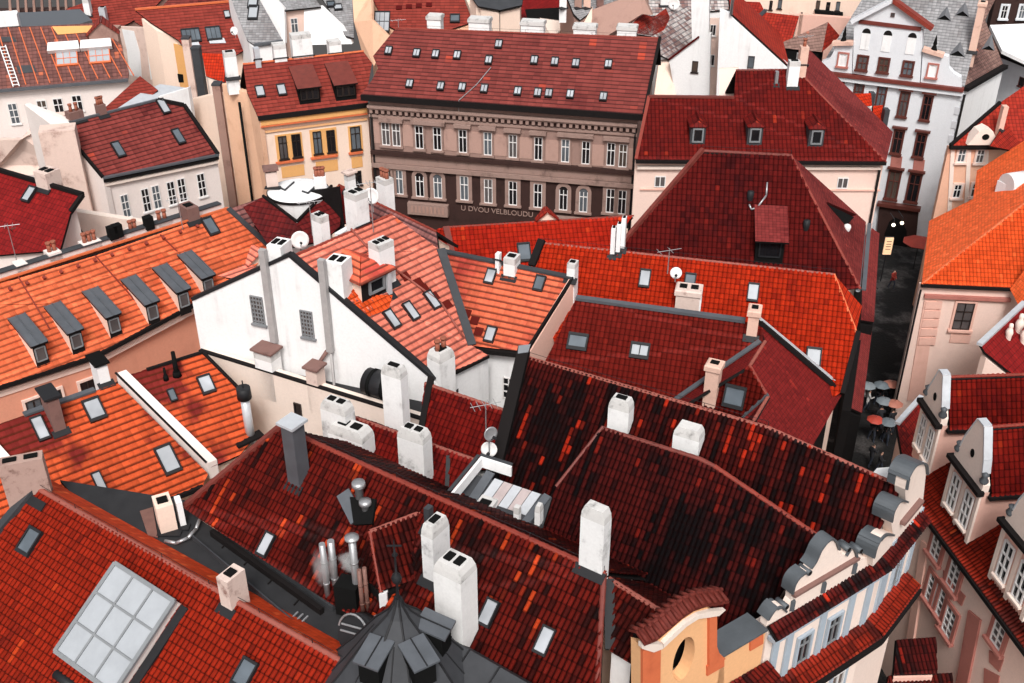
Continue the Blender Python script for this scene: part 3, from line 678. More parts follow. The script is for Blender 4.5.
mb = MB(); q = [r(338, 497), r(350, 489), r(365, 516), r(352, 525)]; mb.prism([k+r.n*.1 for k in q], -r.n*.08); h.part(mb, 'roof_hatch', M['zinc'])
mb = MB(); q = [r(352, 498), r(378, 500), r(374, 525), r(356, 526)]; mb.prism([k+r.n*.16 for k in q], -r.n*.12); h.part(mb, 'hatch_well', M['soot'])
# hipped wing
R0, R1 = W(370, 531, 18.75), W(420, 512, 18.85); E0, E1, L0, L1 = W(381, 591, 17.5), W(417, 577, 17.6), W(338, 552, 17.5), W(345, 590, 17.3)
pl1 = through(R0, R1, E0); pl2 = through(R0, E0, L0)
h.roof([(pl1, [R0, R1, pl1.drop(E1), E0]), (pl2, [R0, E0, L0])], M['t_f3r'], (.055, .03), None, name='wing_roof')
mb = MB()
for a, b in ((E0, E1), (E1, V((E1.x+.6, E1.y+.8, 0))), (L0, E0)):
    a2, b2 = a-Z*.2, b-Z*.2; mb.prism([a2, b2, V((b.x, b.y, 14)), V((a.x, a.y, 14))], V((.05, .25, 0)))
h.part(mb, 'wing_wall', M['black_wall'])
h.ridge(R0, R1, M['ridge_pale'], .11); h.ridge(R0, E0, M['ridge_red'], .1, 'hip_tiles')
mb = MB(); a, b = W(380, 592, 17.4), W(388, 590, 17.4); mb.prism([a, b, b-Z*1.7, a-Z*1.7], V((-.03, -.12, 0))); h.part(mb, 'pilaster', M['white'])
# flues
def flue(u, vb, vt, rad, m, hat=False):
    b = W(u, vb, 16.15); zt = zat(b.x, b.y, vt); mb = MB(); mb.tube(b, V((b.x, b.y, zt)), rad, rad, 12)
    for k in (.35, .7): z = b.z+(zt-b.z)*k; mb.tube(V((b.x, b.y, z)), V((b.x, b.y, z+.05)), rad*1.12, rad*1.12, 12)
    if hat: mb.lathe(V((b.x, b.y, zt)), [(0, .22), (rad*1.9, .16), (rad*1.9, .1), (rad*.8, .02)], 14)
    h.part(mb, 'flue_pipe', M[m]); return V((b.x, b.y, zt))
flue(329, 604, 544, .1, 'steel'); flue(337, 598, 541, .115, 'steel'); s1 = flue(359, 611, 541, .12, 'steel', True)
flue(364, 622, 570, .07, 'rust_steel'); flue(369, 620, 568, .07, 'rust_steel')
mb = MB(); c = W(351, 606, 16.35); mb.box(c+Z*.45, V((.36, -.1, 0)), V((.1, .3, 0)), Z*.6); h.part(mb, 'boiler_housing', M['soot'])
mb = MB(); c = W(364, 632, 16.4); mb.tube(c, c+V((-.25, -.35, .3)), .62, .62, 20); h.part(mb, 'fan_housing', M['dark_metal'])
mb = MB()
for i in range(10):
    t0, t1 = [math.pi*(.25+.75*k/10) for k in (i, i+1)]; c2 = c+V((-.27, -.37, .33)); X = V((.8, -.57, 0)); Y = V((.2, .3, .9)).normalized()
    mb.tube(c2+X*math.cos(t0)*.6+Y*math.sin(t0)*.6, c2+X*math.cos(t1)*.6+Y*math.sin(t1)*.6, .035, .035, 6)
for k in (-.12, .1): mb.tube(c2-X*.5+Y*k, c2+X*.35+Y*(k+.2), .035, .035, 6)
h.part(mb, 'fan_rim', M['steel'])
for u, v in ((372, 626), (378, 618)):
    mb = MB(); c = W(u, v, 16.5); mb.box(c, V((.2, .1, 0)), V((-.05, .1, 0)), Z*.12); h.part(mb, 'fan_bracket', M['steel'])

# ---- grey sheet metal turret roof at the bottom edge
h = House('turret', 'tower turret with a flared grey sheet roof and small hooded dormers', 400, 640, 14, 'turret')
ap = W(398, 599, 20.0); prof = [(.08, .03), (.14, -.2), (.34, -.55), (.82, -1.1), (1.28, -1.75), (1.8, -2.5), (2.5, -3.4), (3.4, -4.4), (3.4, -4.7)]
mb = MB(); n = 8; ph = .25
rings = [[ap+V((rr_*math.cos(2*math.pi*i/n+ph), rr_*math.sin(2*math.pi*i/n+ph), z)) for i in range(n)] for rr_, z in prof]
for a, b in zip(rings, rings[1:]):
    for i in range(n): j = (i+1) % n; mb.face([a[i], a[j], b[j], b[i]])
mb.face(rings[0]); h.part(mb, 'roof', M['slate'])
mb = MB()
for i in range(n): mb.pipe([q[i]+Z*.02 for q in rings[:-1]], .035, 5)
for i in range(n):
    mb.pipe([(q[i]+q[(i+1) % n])/2+Z*.02 for q in rings[3:-1]], .022, 5)
h.part(mb, 'standing_seam', M['dark_metal'])
mb = MB(); mb.lathe(ap, [(3.3, -4.4), (3.3, -20.2)], 8, 0, False); h.part(mb, 'wall', M['cream'])
mb = MB(); mb.lathe(ap+Z*.05, [(.06, -.1), (.03, .5), (.12, .62), (.15, .73), (.12, .84), (.03, .95), (.03, 1.5), (.09, 1.58), (.03, 1.68), (.015, 2.1)], 10)
mb.box(ap+Z*1.95, V((.2, 0, 0)), V((0, .02, 0)), Z*.02); h.part(mb, 'finial', M['dark_metal'])
def hood(u, v, z, ang, s=1.0):
    c = W(u, v, z); f = V((math.cos(ang), math.sin(ang), 0)); x = V((-f.y, f.x, 0)); mb = MB()
    k = [c+x*(i*.42*s)+f*(j*.5*s)+Z*(zz*s) for i, j, zz in ((-1, 1, .0), (1, 1, .0), (1, -1, .22), (-1, -1, .22))]
    mb.prism(k, -Z*.07*s, 0); o = h.part(mb, 'dormer', M['zinc'])
    b = MB(); b.prism([c+x*(i*.34*s)+f*(j*.36*s)-Z*.05*s for i, j in ((-1, 1), (1, 1), (1, -2), (-1, -2))], -Z*.9*s); h.part(b, 'dormer_body', M['soot'], o)
    b = MB(); b.box(c+Z*.13*s, f*.5*s-Z*.11*s, x*.015, Z*.02); h.part(b, 'seam', M['dark_metal'], o)
hood(374, 654, 18.85, -2.0, .95); hood(419, 655, 18.9, -1.0, .95); hood(435, 626, 18.95, -.35, .95)
r = slope((440, 632), (620, 735), 17.6, 24)      # its lower roof running off towards the frame edge
h.roof([(r, [(428, 626), (620, 736), (600, 860), (400, 800)]), (slope3(r(428, 626), r(620, 736), 40, True), [r(428, 626), r(620, 736), r(620, 736)+V((.5, .9, -1.2)), r(428, 626)+V((.5, .9, -1.2))])], M['slate'], None, M['cream'], name='lower_roof')
for k in range(6):
    a = r(440+k*30, 633+k*17); h.bar(a, a-r.y*3.6, .04, .05, M['dark_metal'], 'seam', r.n*.03)

# ---- crimson roofs in the middle court
h = House('courtyard_house', 'small crimson tiled house between the tall white court chimneys', 400, 450, 14)
r = slope((352, 417), (469, 457), 16.7, 42); A = r(345, 414); B = r(474, 459); rb = slope3(A, B, 42, True)
h.roof([(r, [A, B, (462, 530), (350, 500)]), (rb, [A, B, B-rb.y*2, A-rb.y*2])], M['t_f7'], (.05, .03), M['white'])
h.ridge(A, B, M['ridge_pale'], .11); h.bar(r(449, 456), r(447, 500), .16, .08, M['dark_metal'], 'valley_flashing', r.n*.06)
h.chimney(flat(15.6), 395, 368, 440, 26, .5, M['chim_white'], 'chamfer', 1, r.x)
h.chimney(r, 413, 432, 493, 34, .6, M['chim_dirty'], 'chamfer', 2)
h.chimney(r, 337, 404, 455, 34, .6, M['chim_dirty'], 'chamfer', 2)
h.chimney(r, 348, 430, 470, 46, .8, M['chim_peel'] if False else M['chim_white'], 'chamfer', 2)
h = House('courtyard_house', 'crimson tiled back house beside the black parapet, dishes and an aerial in front', 470, 420, 14)
r = slope((427, 384), (509, 411), 17.3, 44); A = r(425, 383); B = r(511, 412); rb = slope3(A, B, 44, True)
h.roof([(r, [A, B, (501, 470), (430, 470), (419, 432)]), (rb, [A, B, B-rb.y*1.2, A-rb.y*1.2])], M['t_f7'], (.04, .03), M['white'])
h.ridge(A, B, M['ridge_pale'], .11)
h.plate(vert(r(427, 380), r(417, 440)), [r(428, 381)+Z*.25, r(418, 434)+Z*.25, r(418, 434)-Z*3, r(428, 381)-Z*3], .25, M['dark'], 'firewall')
# tin lean-to with white parapet
h = House('lean_to', 'tin sheeted lean-to behind an angled white parapet in the court', 500, 500, 15, 'lean-to')
zt = 17.6
r = slope((496, 478), (545, 493), zt-.3, 22)
h.roof([(r, [(470, 473), (552, 497), (537, 545), (440, 508)])], M['slate'], None, M['white'], ov=.1)
cols = ['steel', 'zinc_light', 'steel', 'zinc_light', 'zinc_light', 'steel']
mb = MB()
for k in range(5):
    u0, u1 = 495+k*9.3, 503.6+k*9.3; v0, v1 = 479+k*3.2, 482+k*3.2
    q = [r(u0, v0), r(u1, v1), r(u1-15, v1+21), r(u0-15, v0+21)]; o = MB(); o.prism([p+r.n*.05 for p in q], -r.n*.03); h.part(o, 'tin_sheet', M['zinc_light'] if k % 2 == 0 else plain('rosy_tin', (.52, .43, .42), .35, .2))
h.bar(r(491, 473), r(468, 508), .35, .06, M['zinc'], 'valley_flashing', r.n*.05); h.bar(r(548, 496), r(520, 530), .3, .06, M['zinc'], 'valley_flashing', r.n*.05)
def upstand(pts, hgt, t, m, name):
    for a, b in zip(pts, pts[1:]):
        a, b = W(*a), W(*b); d = (b-a).normalized(); s = d.cross(Z)*t; mb = MB()
        mb.prism([a, b, b-Z*hgt, a-Z*hgt], s); h.part(mb, name, M[m])
upstand([(449, 495, zt+.2), (481, 456, zt+.3), (512, 466, zt+.15)], .42, .1, 'white', 'parapet')
upstand([(448, 494, zt+.24), (480, 455, zt+.34), (512, 465, zt+.19)], .05, -.12, 'slate', 'coping')
h.chimney(r, 480, 510, 522, 26, .8, M['chim_white'], 'flat', 1); h.chimney(r, 516, 508, 529, 5, .2, M['chim_white'], 'flat', 0); h.chimney(r, 537, 507, 527, 8, .3, M['chim_white'], 'chamfer', 0)

# ---- blackened long roof
h = House('town_house', 'long house under a blackened tiled roof with red streaks and two stub chimneys', 700, 430, 15)
r = slope((532, 360), (768, 427), 19.5, 42); r8 = r; A = r(529, 357.5); B = r(768, 427); C = r(903, 487); rb = slope3(A, B, 42, True)
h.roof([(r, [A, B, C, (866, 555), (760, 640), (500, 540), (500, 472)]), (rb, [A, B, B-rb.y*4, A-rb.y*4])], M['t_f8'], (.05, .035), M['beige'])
h.wire(A, B); h.ridge(A, B, M['ridge_pale'], .11); h.ridge(B, C, M['ridge_pale'], .11)
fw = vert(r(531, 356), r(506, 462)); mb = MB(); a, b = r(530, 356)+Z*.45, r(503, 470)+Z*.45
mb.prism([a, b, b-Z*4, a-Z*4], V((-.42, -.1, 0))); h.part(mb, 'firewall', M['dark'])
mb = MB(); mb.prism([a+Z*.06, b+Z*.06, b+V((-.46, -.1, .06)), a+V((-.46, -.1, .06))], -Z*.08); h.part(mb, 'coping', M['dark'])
mb = MB(); mb.prism([a+Z*.08+V((.02, 0, 0)), a.lerp(b, .07)+Z*.08, a.lerp(b, .07)+V((-.4, -.1, .08)), a+V((-.44, -.1, .08))], -Z*.02); h.part(mb, 'coping_cap', M['zinc'])
h.chimney(r, 617, 401, 434, 26, .5, M['chim_white'], 'chamfer', 1); h.chimney(r, 684, 430, 458, 32, .6, M['chim_white'], 'chamfer', 0)
h = House('corner_house', 'corner house with a sooty hipped roof behind curled white street gables', 700, 540, 14)
r = slope((603, 428), (699, 458), 19.0, 40); r9 = r; A = r(603, 428); B = r(699, 458); C = r(715, 466); D = r(816, 534); rb = slope3(A, B, 40, True)
h.roof([(r, [A, B, C, D, (770, 612), (735, 655), (640, 668), (540, 585), (536, 515)])], M['t_f9'], (.05, .035), M['beige'])
h.roof([(rb, [A, B, B-rb.y*.6, A-rb.y*.6])], M['t_f9'], None, None, name='back_roof')
h.ridge(A, B, M['ridge_dark'], .12); h.ridge(B, C, M['ridge_dark'], .12); h.ridge(C, D, M['ridge_red'], .12, 'hip_tiles')
mb = MB(); q = [A+Z*.07, r(556, 488)+Z*.07]; mb.tube(q[0], q[1], .06, .06, 6); h.part(mb, 'hip_tiles', M['ridge_dark'])
# street front of the corner house
hc = h; ZC = 16.6
c_1, c0, c1, c2 = W(735, 652.5, ZC), W(768, 632, ZC), W(880, 563, ZC), W(919, 516, ZC)
fa, fb = vert(c0, c1), vert(c1, c2)
mb = MB(); mb.prism([c0-fa.n*.02, c1, c1-fa.n*.6, c0-fa.n*.6], -Z*16.6); mb.prism([c1, c2, c2-fb.n*1.2, c1-fa.n*.6], -Z*16.6); h.part(mb, 'facade', M['ivory'])
def bev(px, pl, sc_, ox, oy): return [pl(ox+x/sc_, oy+y/sc_) for x, y in px]
GA = [(185, 607), (192, 570), (225, 520), (262, 497), (290, 520), (318, 470), (322, 430), (333, 385), (355, 350), (388, 325), (418, 300), (445, 260), (470, 205), (500, 165), (525, 150), (545, 165), (560, 205), (572, 240), (598, 232), (625, 195), (645, 215), (655, 262), (683, 258), (720, 240), (740, 300), (700, 320)]
ga = bev(GA, fa, 5.25, 730, 510)
def gable(px, pl, name, cop, segs, depth_=.25, back=.36):
    out = []; seg = dict(segs); i = 0; runs = []
    while i < len(px):
        if i in seg: c = smooth_line(px[i:seg[i]+1], 5); runs.append(c); out += c; i = seg[i]+1
        else: out.append(px[i]); i += 1
    mb = MB(); mb.prism([p+pl.n*.03 for p in out], -pl.n*depth_); o = h.part(mb, name, M['ivory'])
    for pts in runs:
        k = MB(); cen = sum(px, V((0, 0, 0)))/len(px)
        for a, b in zip(pts, pts[1:]):
            d = (b-a).normalized(); u_ = pl.n.cross(d); u_ = -u_ if u_.dot((a+b)/2-cen) < 0 else u_
            q = [a+u_*.006, b+u_*.006, b+u_*.07+d*.01, a+u_*.07-d*.01]; k.prism([z+pl.n*.12 for z in q], -pl.n*(back+.12))
        h.part(k, 'coping', M['coping'], o)
    return o
gable(ga, fa, 'street_gable', M['coping'], [(1, 4), (6, 9), (10, 16), (18, 21)])
for u, v in ((784, 605), (807, 571), (846, 547.5), (858, 549)):
    c = fa(u, v); k = MB(); k.tube(c+fa.n*.13, c-fa.n*.3, .1, .1, 12); h.part(k, 'volute', M['coping'])
    k = MB(); k.tube(c+fa.n*.14, c+fa.n*.1, .08, .08, 10); h.part(k, 'volute_eye', M['dark'])
h.bar(fa(791, 594), fa(856, 556), .16, .1, M['chim_brown'], 'string_course', fa.n*.1)
for u, v in ((791, 604), (822, 586), (853, 567)): a = fa(u, v); h.bar(a+Z*.2, a-Z*.22, .14, .1, M['coping'], 'bracket', fa.n*.06)
GB = [(872, 566), (872, 556), (876, 543), (884, 533), (892, 533), (890, 520), (892, 510), (898, 501), (905, 502), (904, 489), (907, 476), (914, 465), (923, 464), (925, 474), (921, 512)]
gb = [fb(*q) for q in GB]
gable(gb, fb, 'street_gable', M['coping'], [(1, 4), (5, 8), (9, 13)], .35, .6)
h.bar(fb(899, 522), fb(918, 499), .2, .14, M['chim_brown'], 'string_course', fb.n*.12)
k = MB(); k.prism([W(u, v, 18.6) for u, v in ((872, 474), (877, 468), (890, 467), (892, 470), (886, 478), (880, 479))], -Z*.8); h.part(k, 'parapet', M['white'])
k = MB(); k.prism([W(u, v, 18.4) for u, v in ((888, 478), (892, 469), (899, 467), (905, 462), (924, 461), (908, 470), (899, 485))], -Z*1.0); h.part(k, 'parapet', M['white'])
# cornice with a little tiled pent, blue grey pilasters, windows
ends = [fa(766, 633.5), c0, c1, c2]
o1, o2 = fa.n*.44, fb.n*.44; om = (fa.n+fb.n).normalized()*.455
for a, b, oa, ob in ((c0, c1, o1, om), (c1, c2, om, o2)):
    a1, b1, a2, b2 = a+Z*.28, b+Z*.28, a+oa-Z*.02, b+ob-Z*.02; pp = through(a1, b1, a2)
    h.roof([(pp, [a1, b1, pp.drop(b2), a2])], M['t_f8'], (.05, .03), None, name='cornice_pent', thick=.1)
    h.bar(a+oa*.4-Z*.22, b+ob*.4-Z*.22, .32, .16, M['grey_blue'], 'cornice')
def pil(pl, u, v, w_, hgt, m='grey_blue', off=.0, t=.07):
    c = pl(u, v); a, e = pl.st(c); mb = MB(); mb.prism([pl.at(a+i*w_/2, e+j*hgt/2, off+t) for i, j in ((-1, -1), (1, -1), (1, 1), (-1, 1))], -pl.n*t); return h.part(mb, 'pilaster', M[m])
for u, v in ((771, 668), (786, 655), (819, 636), (848, 616), (866, 602)): pil(fa, u, v, .28, 2.9)
for u, v in ((880, 585), (886, 572), (903, 553), (913, 540)): pil(fb, u, v, .3, 2.9)
for u, v in ((802, 648), (832, 629)): h.window(fa, u, v, 13, 30, M['grey_blue'], M['grey_paint'], M['pane'], 2, (.33,), .1, sill=False, size=(.55, 1.2))
h.window(fb, 895, 572, 9, 26, M['grey_blue'], M['grey_paint'], M['pane'], 2, (.33,), .1, sill=False, size=(.6, 1.2))
# lower tiled pent above the shop floor
zl = 14.0
l0, l1, l2 = V((c0.x, c0.y, zl)), V((c1.x, c1.y, zl)), V((c2.x, c2.y, zl)); l_1 = l0+(l0-l1)*.5
for a, b, oa, ob in ((l_1, l1, o1*1.5, om*1.5), (l1, l2, om*1.5, o2*1.5)):
    a2, b2 = a+oa-Z*.35, b+ob-Z*.35; pp = through(a, b, a2)
    h.roof([(pp, [a, b, pp.drop(b2), a2])], M['t_strip'], (.05, .03), None, name='lower_pent', thick=.1)
    h.bar(a+oa*.9-Z*.55, b+ob*.9-Z*.55, .25, .22, M['dark'], 'gutter')
for u in (837,): h.window(fa, u, 677, 14, 22, M['grey_blue'], M['white_paint'], M['pane'], 2, (.33,), .1, sill=False, size=(.7, 1.1))

# ---- orange street gable with the oval hole
h = House('gabled_house', 'apricot and orange street gable with an oval opening and curved tile coping', 690, 660, 12, 'house front')
fo = PL(c0+fa.n*.03, fa.n)
def zz(pts): return [fo(590+x/6.83, 583+y/6.83) for x, y in pts]
outer = zz([(345, 900), (345, 430), (415, 445), (480, 385), (560, 305), (640, 235), (720, 190), (800, 165), (850, 195), (855, 300), (855, 420), (870, 470), (915, 505), (915, 900)])
cx, cy = fo.st(fo(590+640/6.83, 583+520/6.83)); hole = [fo.at(cx+.42*math.cos(t), cy+.86*math.sin(t)) for t in [2*math.pi*i/24 for i in range(24)]]
from mathutils.geometry import tessellate_polygon
def holed(outer, hole, th, m, name):
    allp = outer+hole; tri = tessellate_polygon([[V((*fo.st(p), 0)) for p in outer], [V((*fo.st(p), 0)) for p in hole]]); mb = MB()
    for t in tri:
        mb.face([allp[i] for i in t]); mb.face([allp[i]-fo.n*th for i in t][::-1])
    for ring in (outer, hole):
        for a, b in zip(ring, ring[1:]+ring[:1]): mb.face([a, b, b-fo.n*th, a-fo.n*th])
    return h.part(mb, name, m)
holed(outer, hole, .4, M['apricot'], 'gable_wall')
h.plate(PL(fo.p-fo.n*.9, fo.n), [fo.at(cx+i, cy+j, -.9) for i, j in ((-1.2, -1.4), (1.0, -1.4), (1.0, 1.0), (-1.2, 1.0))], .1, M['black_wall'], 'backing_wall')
for pts, in (([(345, 900), (345, 445), (468, 425), (462, 900)],), ([(800, 560), (800, 225), (852, 215), (852, 420), (870, 470), (912, 505)],)):
    h.plate(fo, zz(pts), .1, M['deep_orange'], 'pilaster', .0)
h.plate(fo, zz([(330, 395), (470, 395), (475, 425), (410, 450), (330, 425)]), .16, M['beige'], 'capital')
h.plate(fo, zz([(480, 395), (560, 315), (640, 245), (720, 198), (800, 175), (905, 165), (860, 205), (800, 215), (720, 225), (640, 275), (560, 350), (480, 425)]), .14, M['beige'], 'moulding')
curve = [fo.at(*fo.st(p)) for p in zz([(335, 385), (420, 350), (510, 275), (590, 205), (670, 150), (760, 118), (840, 110), (915, 95)])]
mb = MB()
for a, b in zip(curve, curve[1:]):
    mb.prism([a+fo.n*.22, b+fo.n*.22, b-fo.n*.15+Z*.17, a-fo.n*.15+Z*.17], -Z*.07); mb.prism([a-fo.n*.43, b-fo.n*.43, b-fo.n*.15+Z*.17, a-fo.n*.15+Z*.17], -Z*.07)
    n = max(2, int((b-a).length/.19))
    for i in range(n):
        p = a.lerp(b, (i+.5)/n); mb.tube(p+fo.n*.24+Z*.05, p-fo.n*.15+Z*.2, .065, .055, 7); mb.tube(p-fo.n*.45+Z*.05, p-fo.n*.15+Z*.2, .065, .055, 7)
h.part(mb, 'coping_tiles', M['cap_tile'])
for a, b in zip(curve[1:], curve[2:]): h.ridge(a+Z*.2-fo.n*.15, b+Z*.2-fo.n*.15, M['cap_tile'], .09)
# parapet to the corner house
p0, p1 = fo(721, 657), fo(766, 630)
mb = MB(); mb.prism([p0, p1, p1-Z*16, p0-Z*16], -fo.n*.7); h.part(mb, 'parapet', M['apricot'])
mb = MB(); mb.prism([p0+fo.n*.08+Z*.02, p1+fo.n*.08+Z*.02, p1-fo.n*.8+Z*.02, p0-fo.n*.8+Z*.02], Z*.07); h.part(mb, 'coping', M['coping'])
for u0, u1 in ((706, 723), (749, 762)):
    a, b = fo(u0, 0), fo(u1, 0); v0, v1 = 672-(u0-706)*.58, 672-(u1-706)*.58
    h.plate(fo, [fo(u0, v0-7), fo(u1, v1-7), fo(u1, v1+3), fo(u0, v0+3)], .06, M['deep_orange'], 'panel')
p0, p1 = fo(640, 735), fo(768, 660); a2, b2 = p0+fo.n*.7-Z*.3, p1+fo.n*.7-Z*.3; pp = through(p0, p1, a2)
h.roof([(pp, [p0, p1, b2, a2])], M['t_f3r'], (.05, .03), None, name='cornice_pent', thick=.1)
mb = MB(); a, b = fo(641, 760), fo(766, 690); mb.prism([a, b, b-Z*14, a-Z*14], -fo.n*.7); h.part(mb, 'wall', M['apricot'])
mb = MB(); a, b = W(616, 655, 17.2), W(642, 676, 17.2); mb.prism([a, b, b-Z*3, a-Z*3], V((.2, .3, 0))); h.part(mb, 'side_wall', M['white'])
# ================================================================== MIDDLE
# ---- long vermilion roof with the half hip
h = House('town_house', 'long house under a bright orange-red tiled roof with a half-hipped street end', 700, 310, 15)
r = slope((542, 243), (834, 274), 18.6, 42); rm1 = r; A, B = r(541, 242.5), r(834, 274); rb = slope3(A, B, 42, True)
e_, f_ = r(856, 331), rb.drop(W(863, 306, 17.2))
f_ = W(862, 306, 17.0)
h.roof([(r, [A, B, e_, (840, 393), (760, 450), (560, 360), (531, 268)]), (rb, [A, B, B-rb.y*3.2, A-rb.y*3.2])], M['t_m1'], (.04, .03), M['cream'])
h.roof([(through(B, e_, f_), [B, e_, f_])], M['t_m1'], None, None, name='half_hip')
h.wire(A, B); h.ridge(A, B, M['ridge_pale'], .1); h.ridge(B, e_, M['ridge_orange'], .1, 'hip_tiles'); h.bar(r(542, 242), r(532, 268), .35, .3, M['dark'], 'verge', Z*.1)
h.bar(e_, r(840, 393), .2, .3, M['dark'], 'verge', V((.12, 0, -.05)))
for u, v in ((645, 279), (690, 283), (753, 293)): h.skylight(r, u, v, .42, .72, M['sky_pane'] if u != 690 else M['blue_pane'])
h.skylight(r, 813, 361, .55, 1.0, M['milk_pane'])
h.chimney(r, 686, 291, 316, 27, .8, M['chim_peel'], 'cap', 2, pots=0); h.chimney(r, 697.5, 293, 316, 3.5, .8, M['white'], 'flat', 0)
# ---- dark crimson roof with a cross wing
h = House('town_house', 'house under a dark crimson roof whose cross wing meets it at a grey valley', 690, 370, 15)
r = slope((576, 300), (742, 322), 17.9, 42); A, B = r(576, 299.5), r(762, 324.5)
h.roof([(r, [A, B, (765, 345), (668, 412), (660, 430), (530, 395), (545, 362)])], M['t_m2'], (.04, .03), M['black_wall'])
h.bar(A, r(745, 322.5), .3, .14, M['zinc'], 'flashing', Z*.1)
VA, VB = r(760, 341), r(640, 420)
wr = W(765, 341, 16.9); W1 = W(750, 365, 16.5); W2 = W(768, 396, 15.8); W3 = W(752, 424, 15.6)
pc = through(r(762, 330), W(842, 394, 14.6), W(813, 446, 14.4))
h.roof([(pc, [r(761, 327), pc(842, 394.5), pc(812, 447), pc(735, 450), pc(768, 396), pc(750, 365), pc(765, 341)])], M['t_m2s'], None, M['black_wall'], name='wing_roof')
K = [pc(765, 341), pc(750, 365), pc(768, 396), pc(750, 426)]
pa = through(VA, r(672, 401), K[1])
h.roof([(pa, [r(760, 341), r(726, 368), r(672, 403), r(655, 418), pa(672, 412), K[1], K[0]])], M['t_m2s'], None, None, name='valley_strip')
pb_ = through(K[1], K[2], r(690, 415))
h.roof([(pb_, [K[1], K[2], pb_(736, 424), pb_(700, 450), pb_(655, 425), pb_(690, 402)])], M['t_m2'], (.04, .03), None, name='wing_face')
pd = through(K[2], K[3], pb_(736, 424)+Z*.02)
h.roof([(pd, [K[2], K[3], pb_(715, 455), pb_(736, 424)])], M['t_m2s'], None, None, name='lower_strip')
h.bar(r(760, 341.5), r(668, 405), .22, .08, M['zinc'], 'valley_flashing', r.n*.1); h.bar(K[2], pb_(736, 424), .14, .08, M['zinc'], 'valley_flashing', Z*.1)
h.ridge(K[0], K[1], M['ridge_pale'], .1, 'hip_tiles'); h.ridge(K[1], K[2], M['ridge_red'], .1); h.ridge(K[2], K[3], M['ridge_pale'], .1, 'hip_tiles')
h.bar(r(760, 324), pc(842, 394), .35, .18, M['dark'], 'gutter', Z*.12); h.bar(r(759, 323), pc(842, 392), .1, .1, M['zinc_light'], 'flashing', Z*.25)
h.chimney(r, 751, 311, 338, 14, .65, M['chim_pink'], 'cap', 1); h.chimney(pb_, 708, 360, 410, 18, .6, M['chim_pink'], 'cap', 1, zup=2.2)
h.skylight(r, 578, 342, .75, .5, M['blue_pane']); h.skylight(r, 640, 351, .7, .45, M['milk_pane'], nx=2); h.skylight(pb_, 735, 396, .75, .7, M['blue_pane'])
# ---- steep tent roof
h = House('town_house', 'house under a steep deep-red tent roof with one shed dormer', 740, 240, 15)
r = slope((703, 151), (791, 155), 21.6, 50); A, B = r(703, 150.5), r(791, 155); e_ = r(860, 288); g_ = W(866, 222, e_.z)
ps = through(B, e_, g_); rb = slope3(A, B, 50, True)
h.roof([(r, [A, B, e_, (760, 300), (600, 275), (617, 251)]), (rb, [A, B, B-rb.y*3, A-rb.y*3])], M['t_m3'], (.04, .03), M['cream'])
h.roof([(ps, [B, g_, e_])], M['t_m3s'], None, None, name='side_roof')
h.wire(A, B); h.ridge(A, B, M['ridge_dark'], .13); h.ridge(B, e_, M['ridge_red'], .11, 'hip_tiles'); h.bar(A, r(612, 256), .2, .2, M['ridge_dark'], 'verge', Z*.08)
h.gutter(e_, g_, M['zinc_light'], .12); h.bar(e_, g_, .2, .08, M['zinc'], 'flashing', V((.2, 0, -.1)))
h.dormer(r, 768, 264, 1.35, 1.45, 22, M['t_m3s'], M['soot'], M['soot'], overs=.4, ov=.12)
mb = MB(); a, b, c = ps(826, 203), ps(849, 219), ps(848, 225); mb.prism([a+ps.n*.1, b+ps.n*.45, b+ps.n*.12+V((-.5, 0, 0))], -ps.n*.1); h.part(mb, 'eyebrow_vent', M['t_m3s'])
mb = MB(); mb.prism([ps(827, 204)+ps.n*.02, ps(849, 220)+ps.n*.3, ps(846, 226)+ps.n*.02], -ps.n*.05); h.part(mb, 'vent_opening', M['soot'])
mb = MB(); mb.lathe(ps(847, 229), [(0, .3), (.16, .22), (.2, .1), (.1, -.2)], 10); h.part(mb, 'lamp_cap', M['white_paint'])
for u, v in ((806, 228), (750, 199)):
    mb = MB(); mb.lathe(r(u, v), [(0, .45), (.17, .4), (.17, .1), (.1, -.2)], 8); h.part(mb, 'vent_pipe', M['dark_metal'])
mb = MB(); mb.pipe([r(767, 183)+r.n*.1, r(766, 196)+r.n*.1, r(757, 208)+r.n*.1, r(751, 210)+r.n*.1, r(749, 205)+r.n*.1], .045); h.part(mb, 'cable_conduit', M['steel'])
h.chimney(rm1, 612, 251 if False else 240, 256, 5, .4, M['white'], 'flat', 1, zup=1.4); h.chimney(rm1, 617.5, 237, 254, 5, .4, M['white'], 'flat', 1, zup=1.5); h.chimney(rm1, 622, 230, 250, 5, .4, M['white'], 'flat', 1, zup=1.6)
# pent strip along the alley
h = House('pent_roof', 'narrow tiled pent roof running along the alley wall below the tent roof', 872, 300, 9, 'pent roof')
def strip(pts, m, hz): 
    q = [W(*p) for p in pts]; pp = through(q[0], q[1], q[2]); h.roof([(pp, q[:3]+[pp.drop(q[3])])], M[m], None, M['black_wall'], ov=.02, name='pent')
strip([(865, 223, 10.2), (861, 320, 10.0), (874, 322, 9.5), (880, 231, 9.7)], 't_m3s', 0)
strip([(860, 322, 9.2), (851, 408, 9.0), (862, 413, 8.5), (873, 323, 8.7)], 't_m3s', 0)
mb = MB(); a, b = W(853, 340, 9.5), W(842, 410, 9.5); mb.prism([a, b, W(851, 411, 9.5), W(861, 340, 9.5)], -Z*9); h.part(mb, 'wall', M['black_wall'])
mb = MB(); a, b = W(852, 412, 7.6), W(846, 425, 7.6); mb.pipe([a, b], .1); h.part(mb, 'gutter', M['zinc_light'])
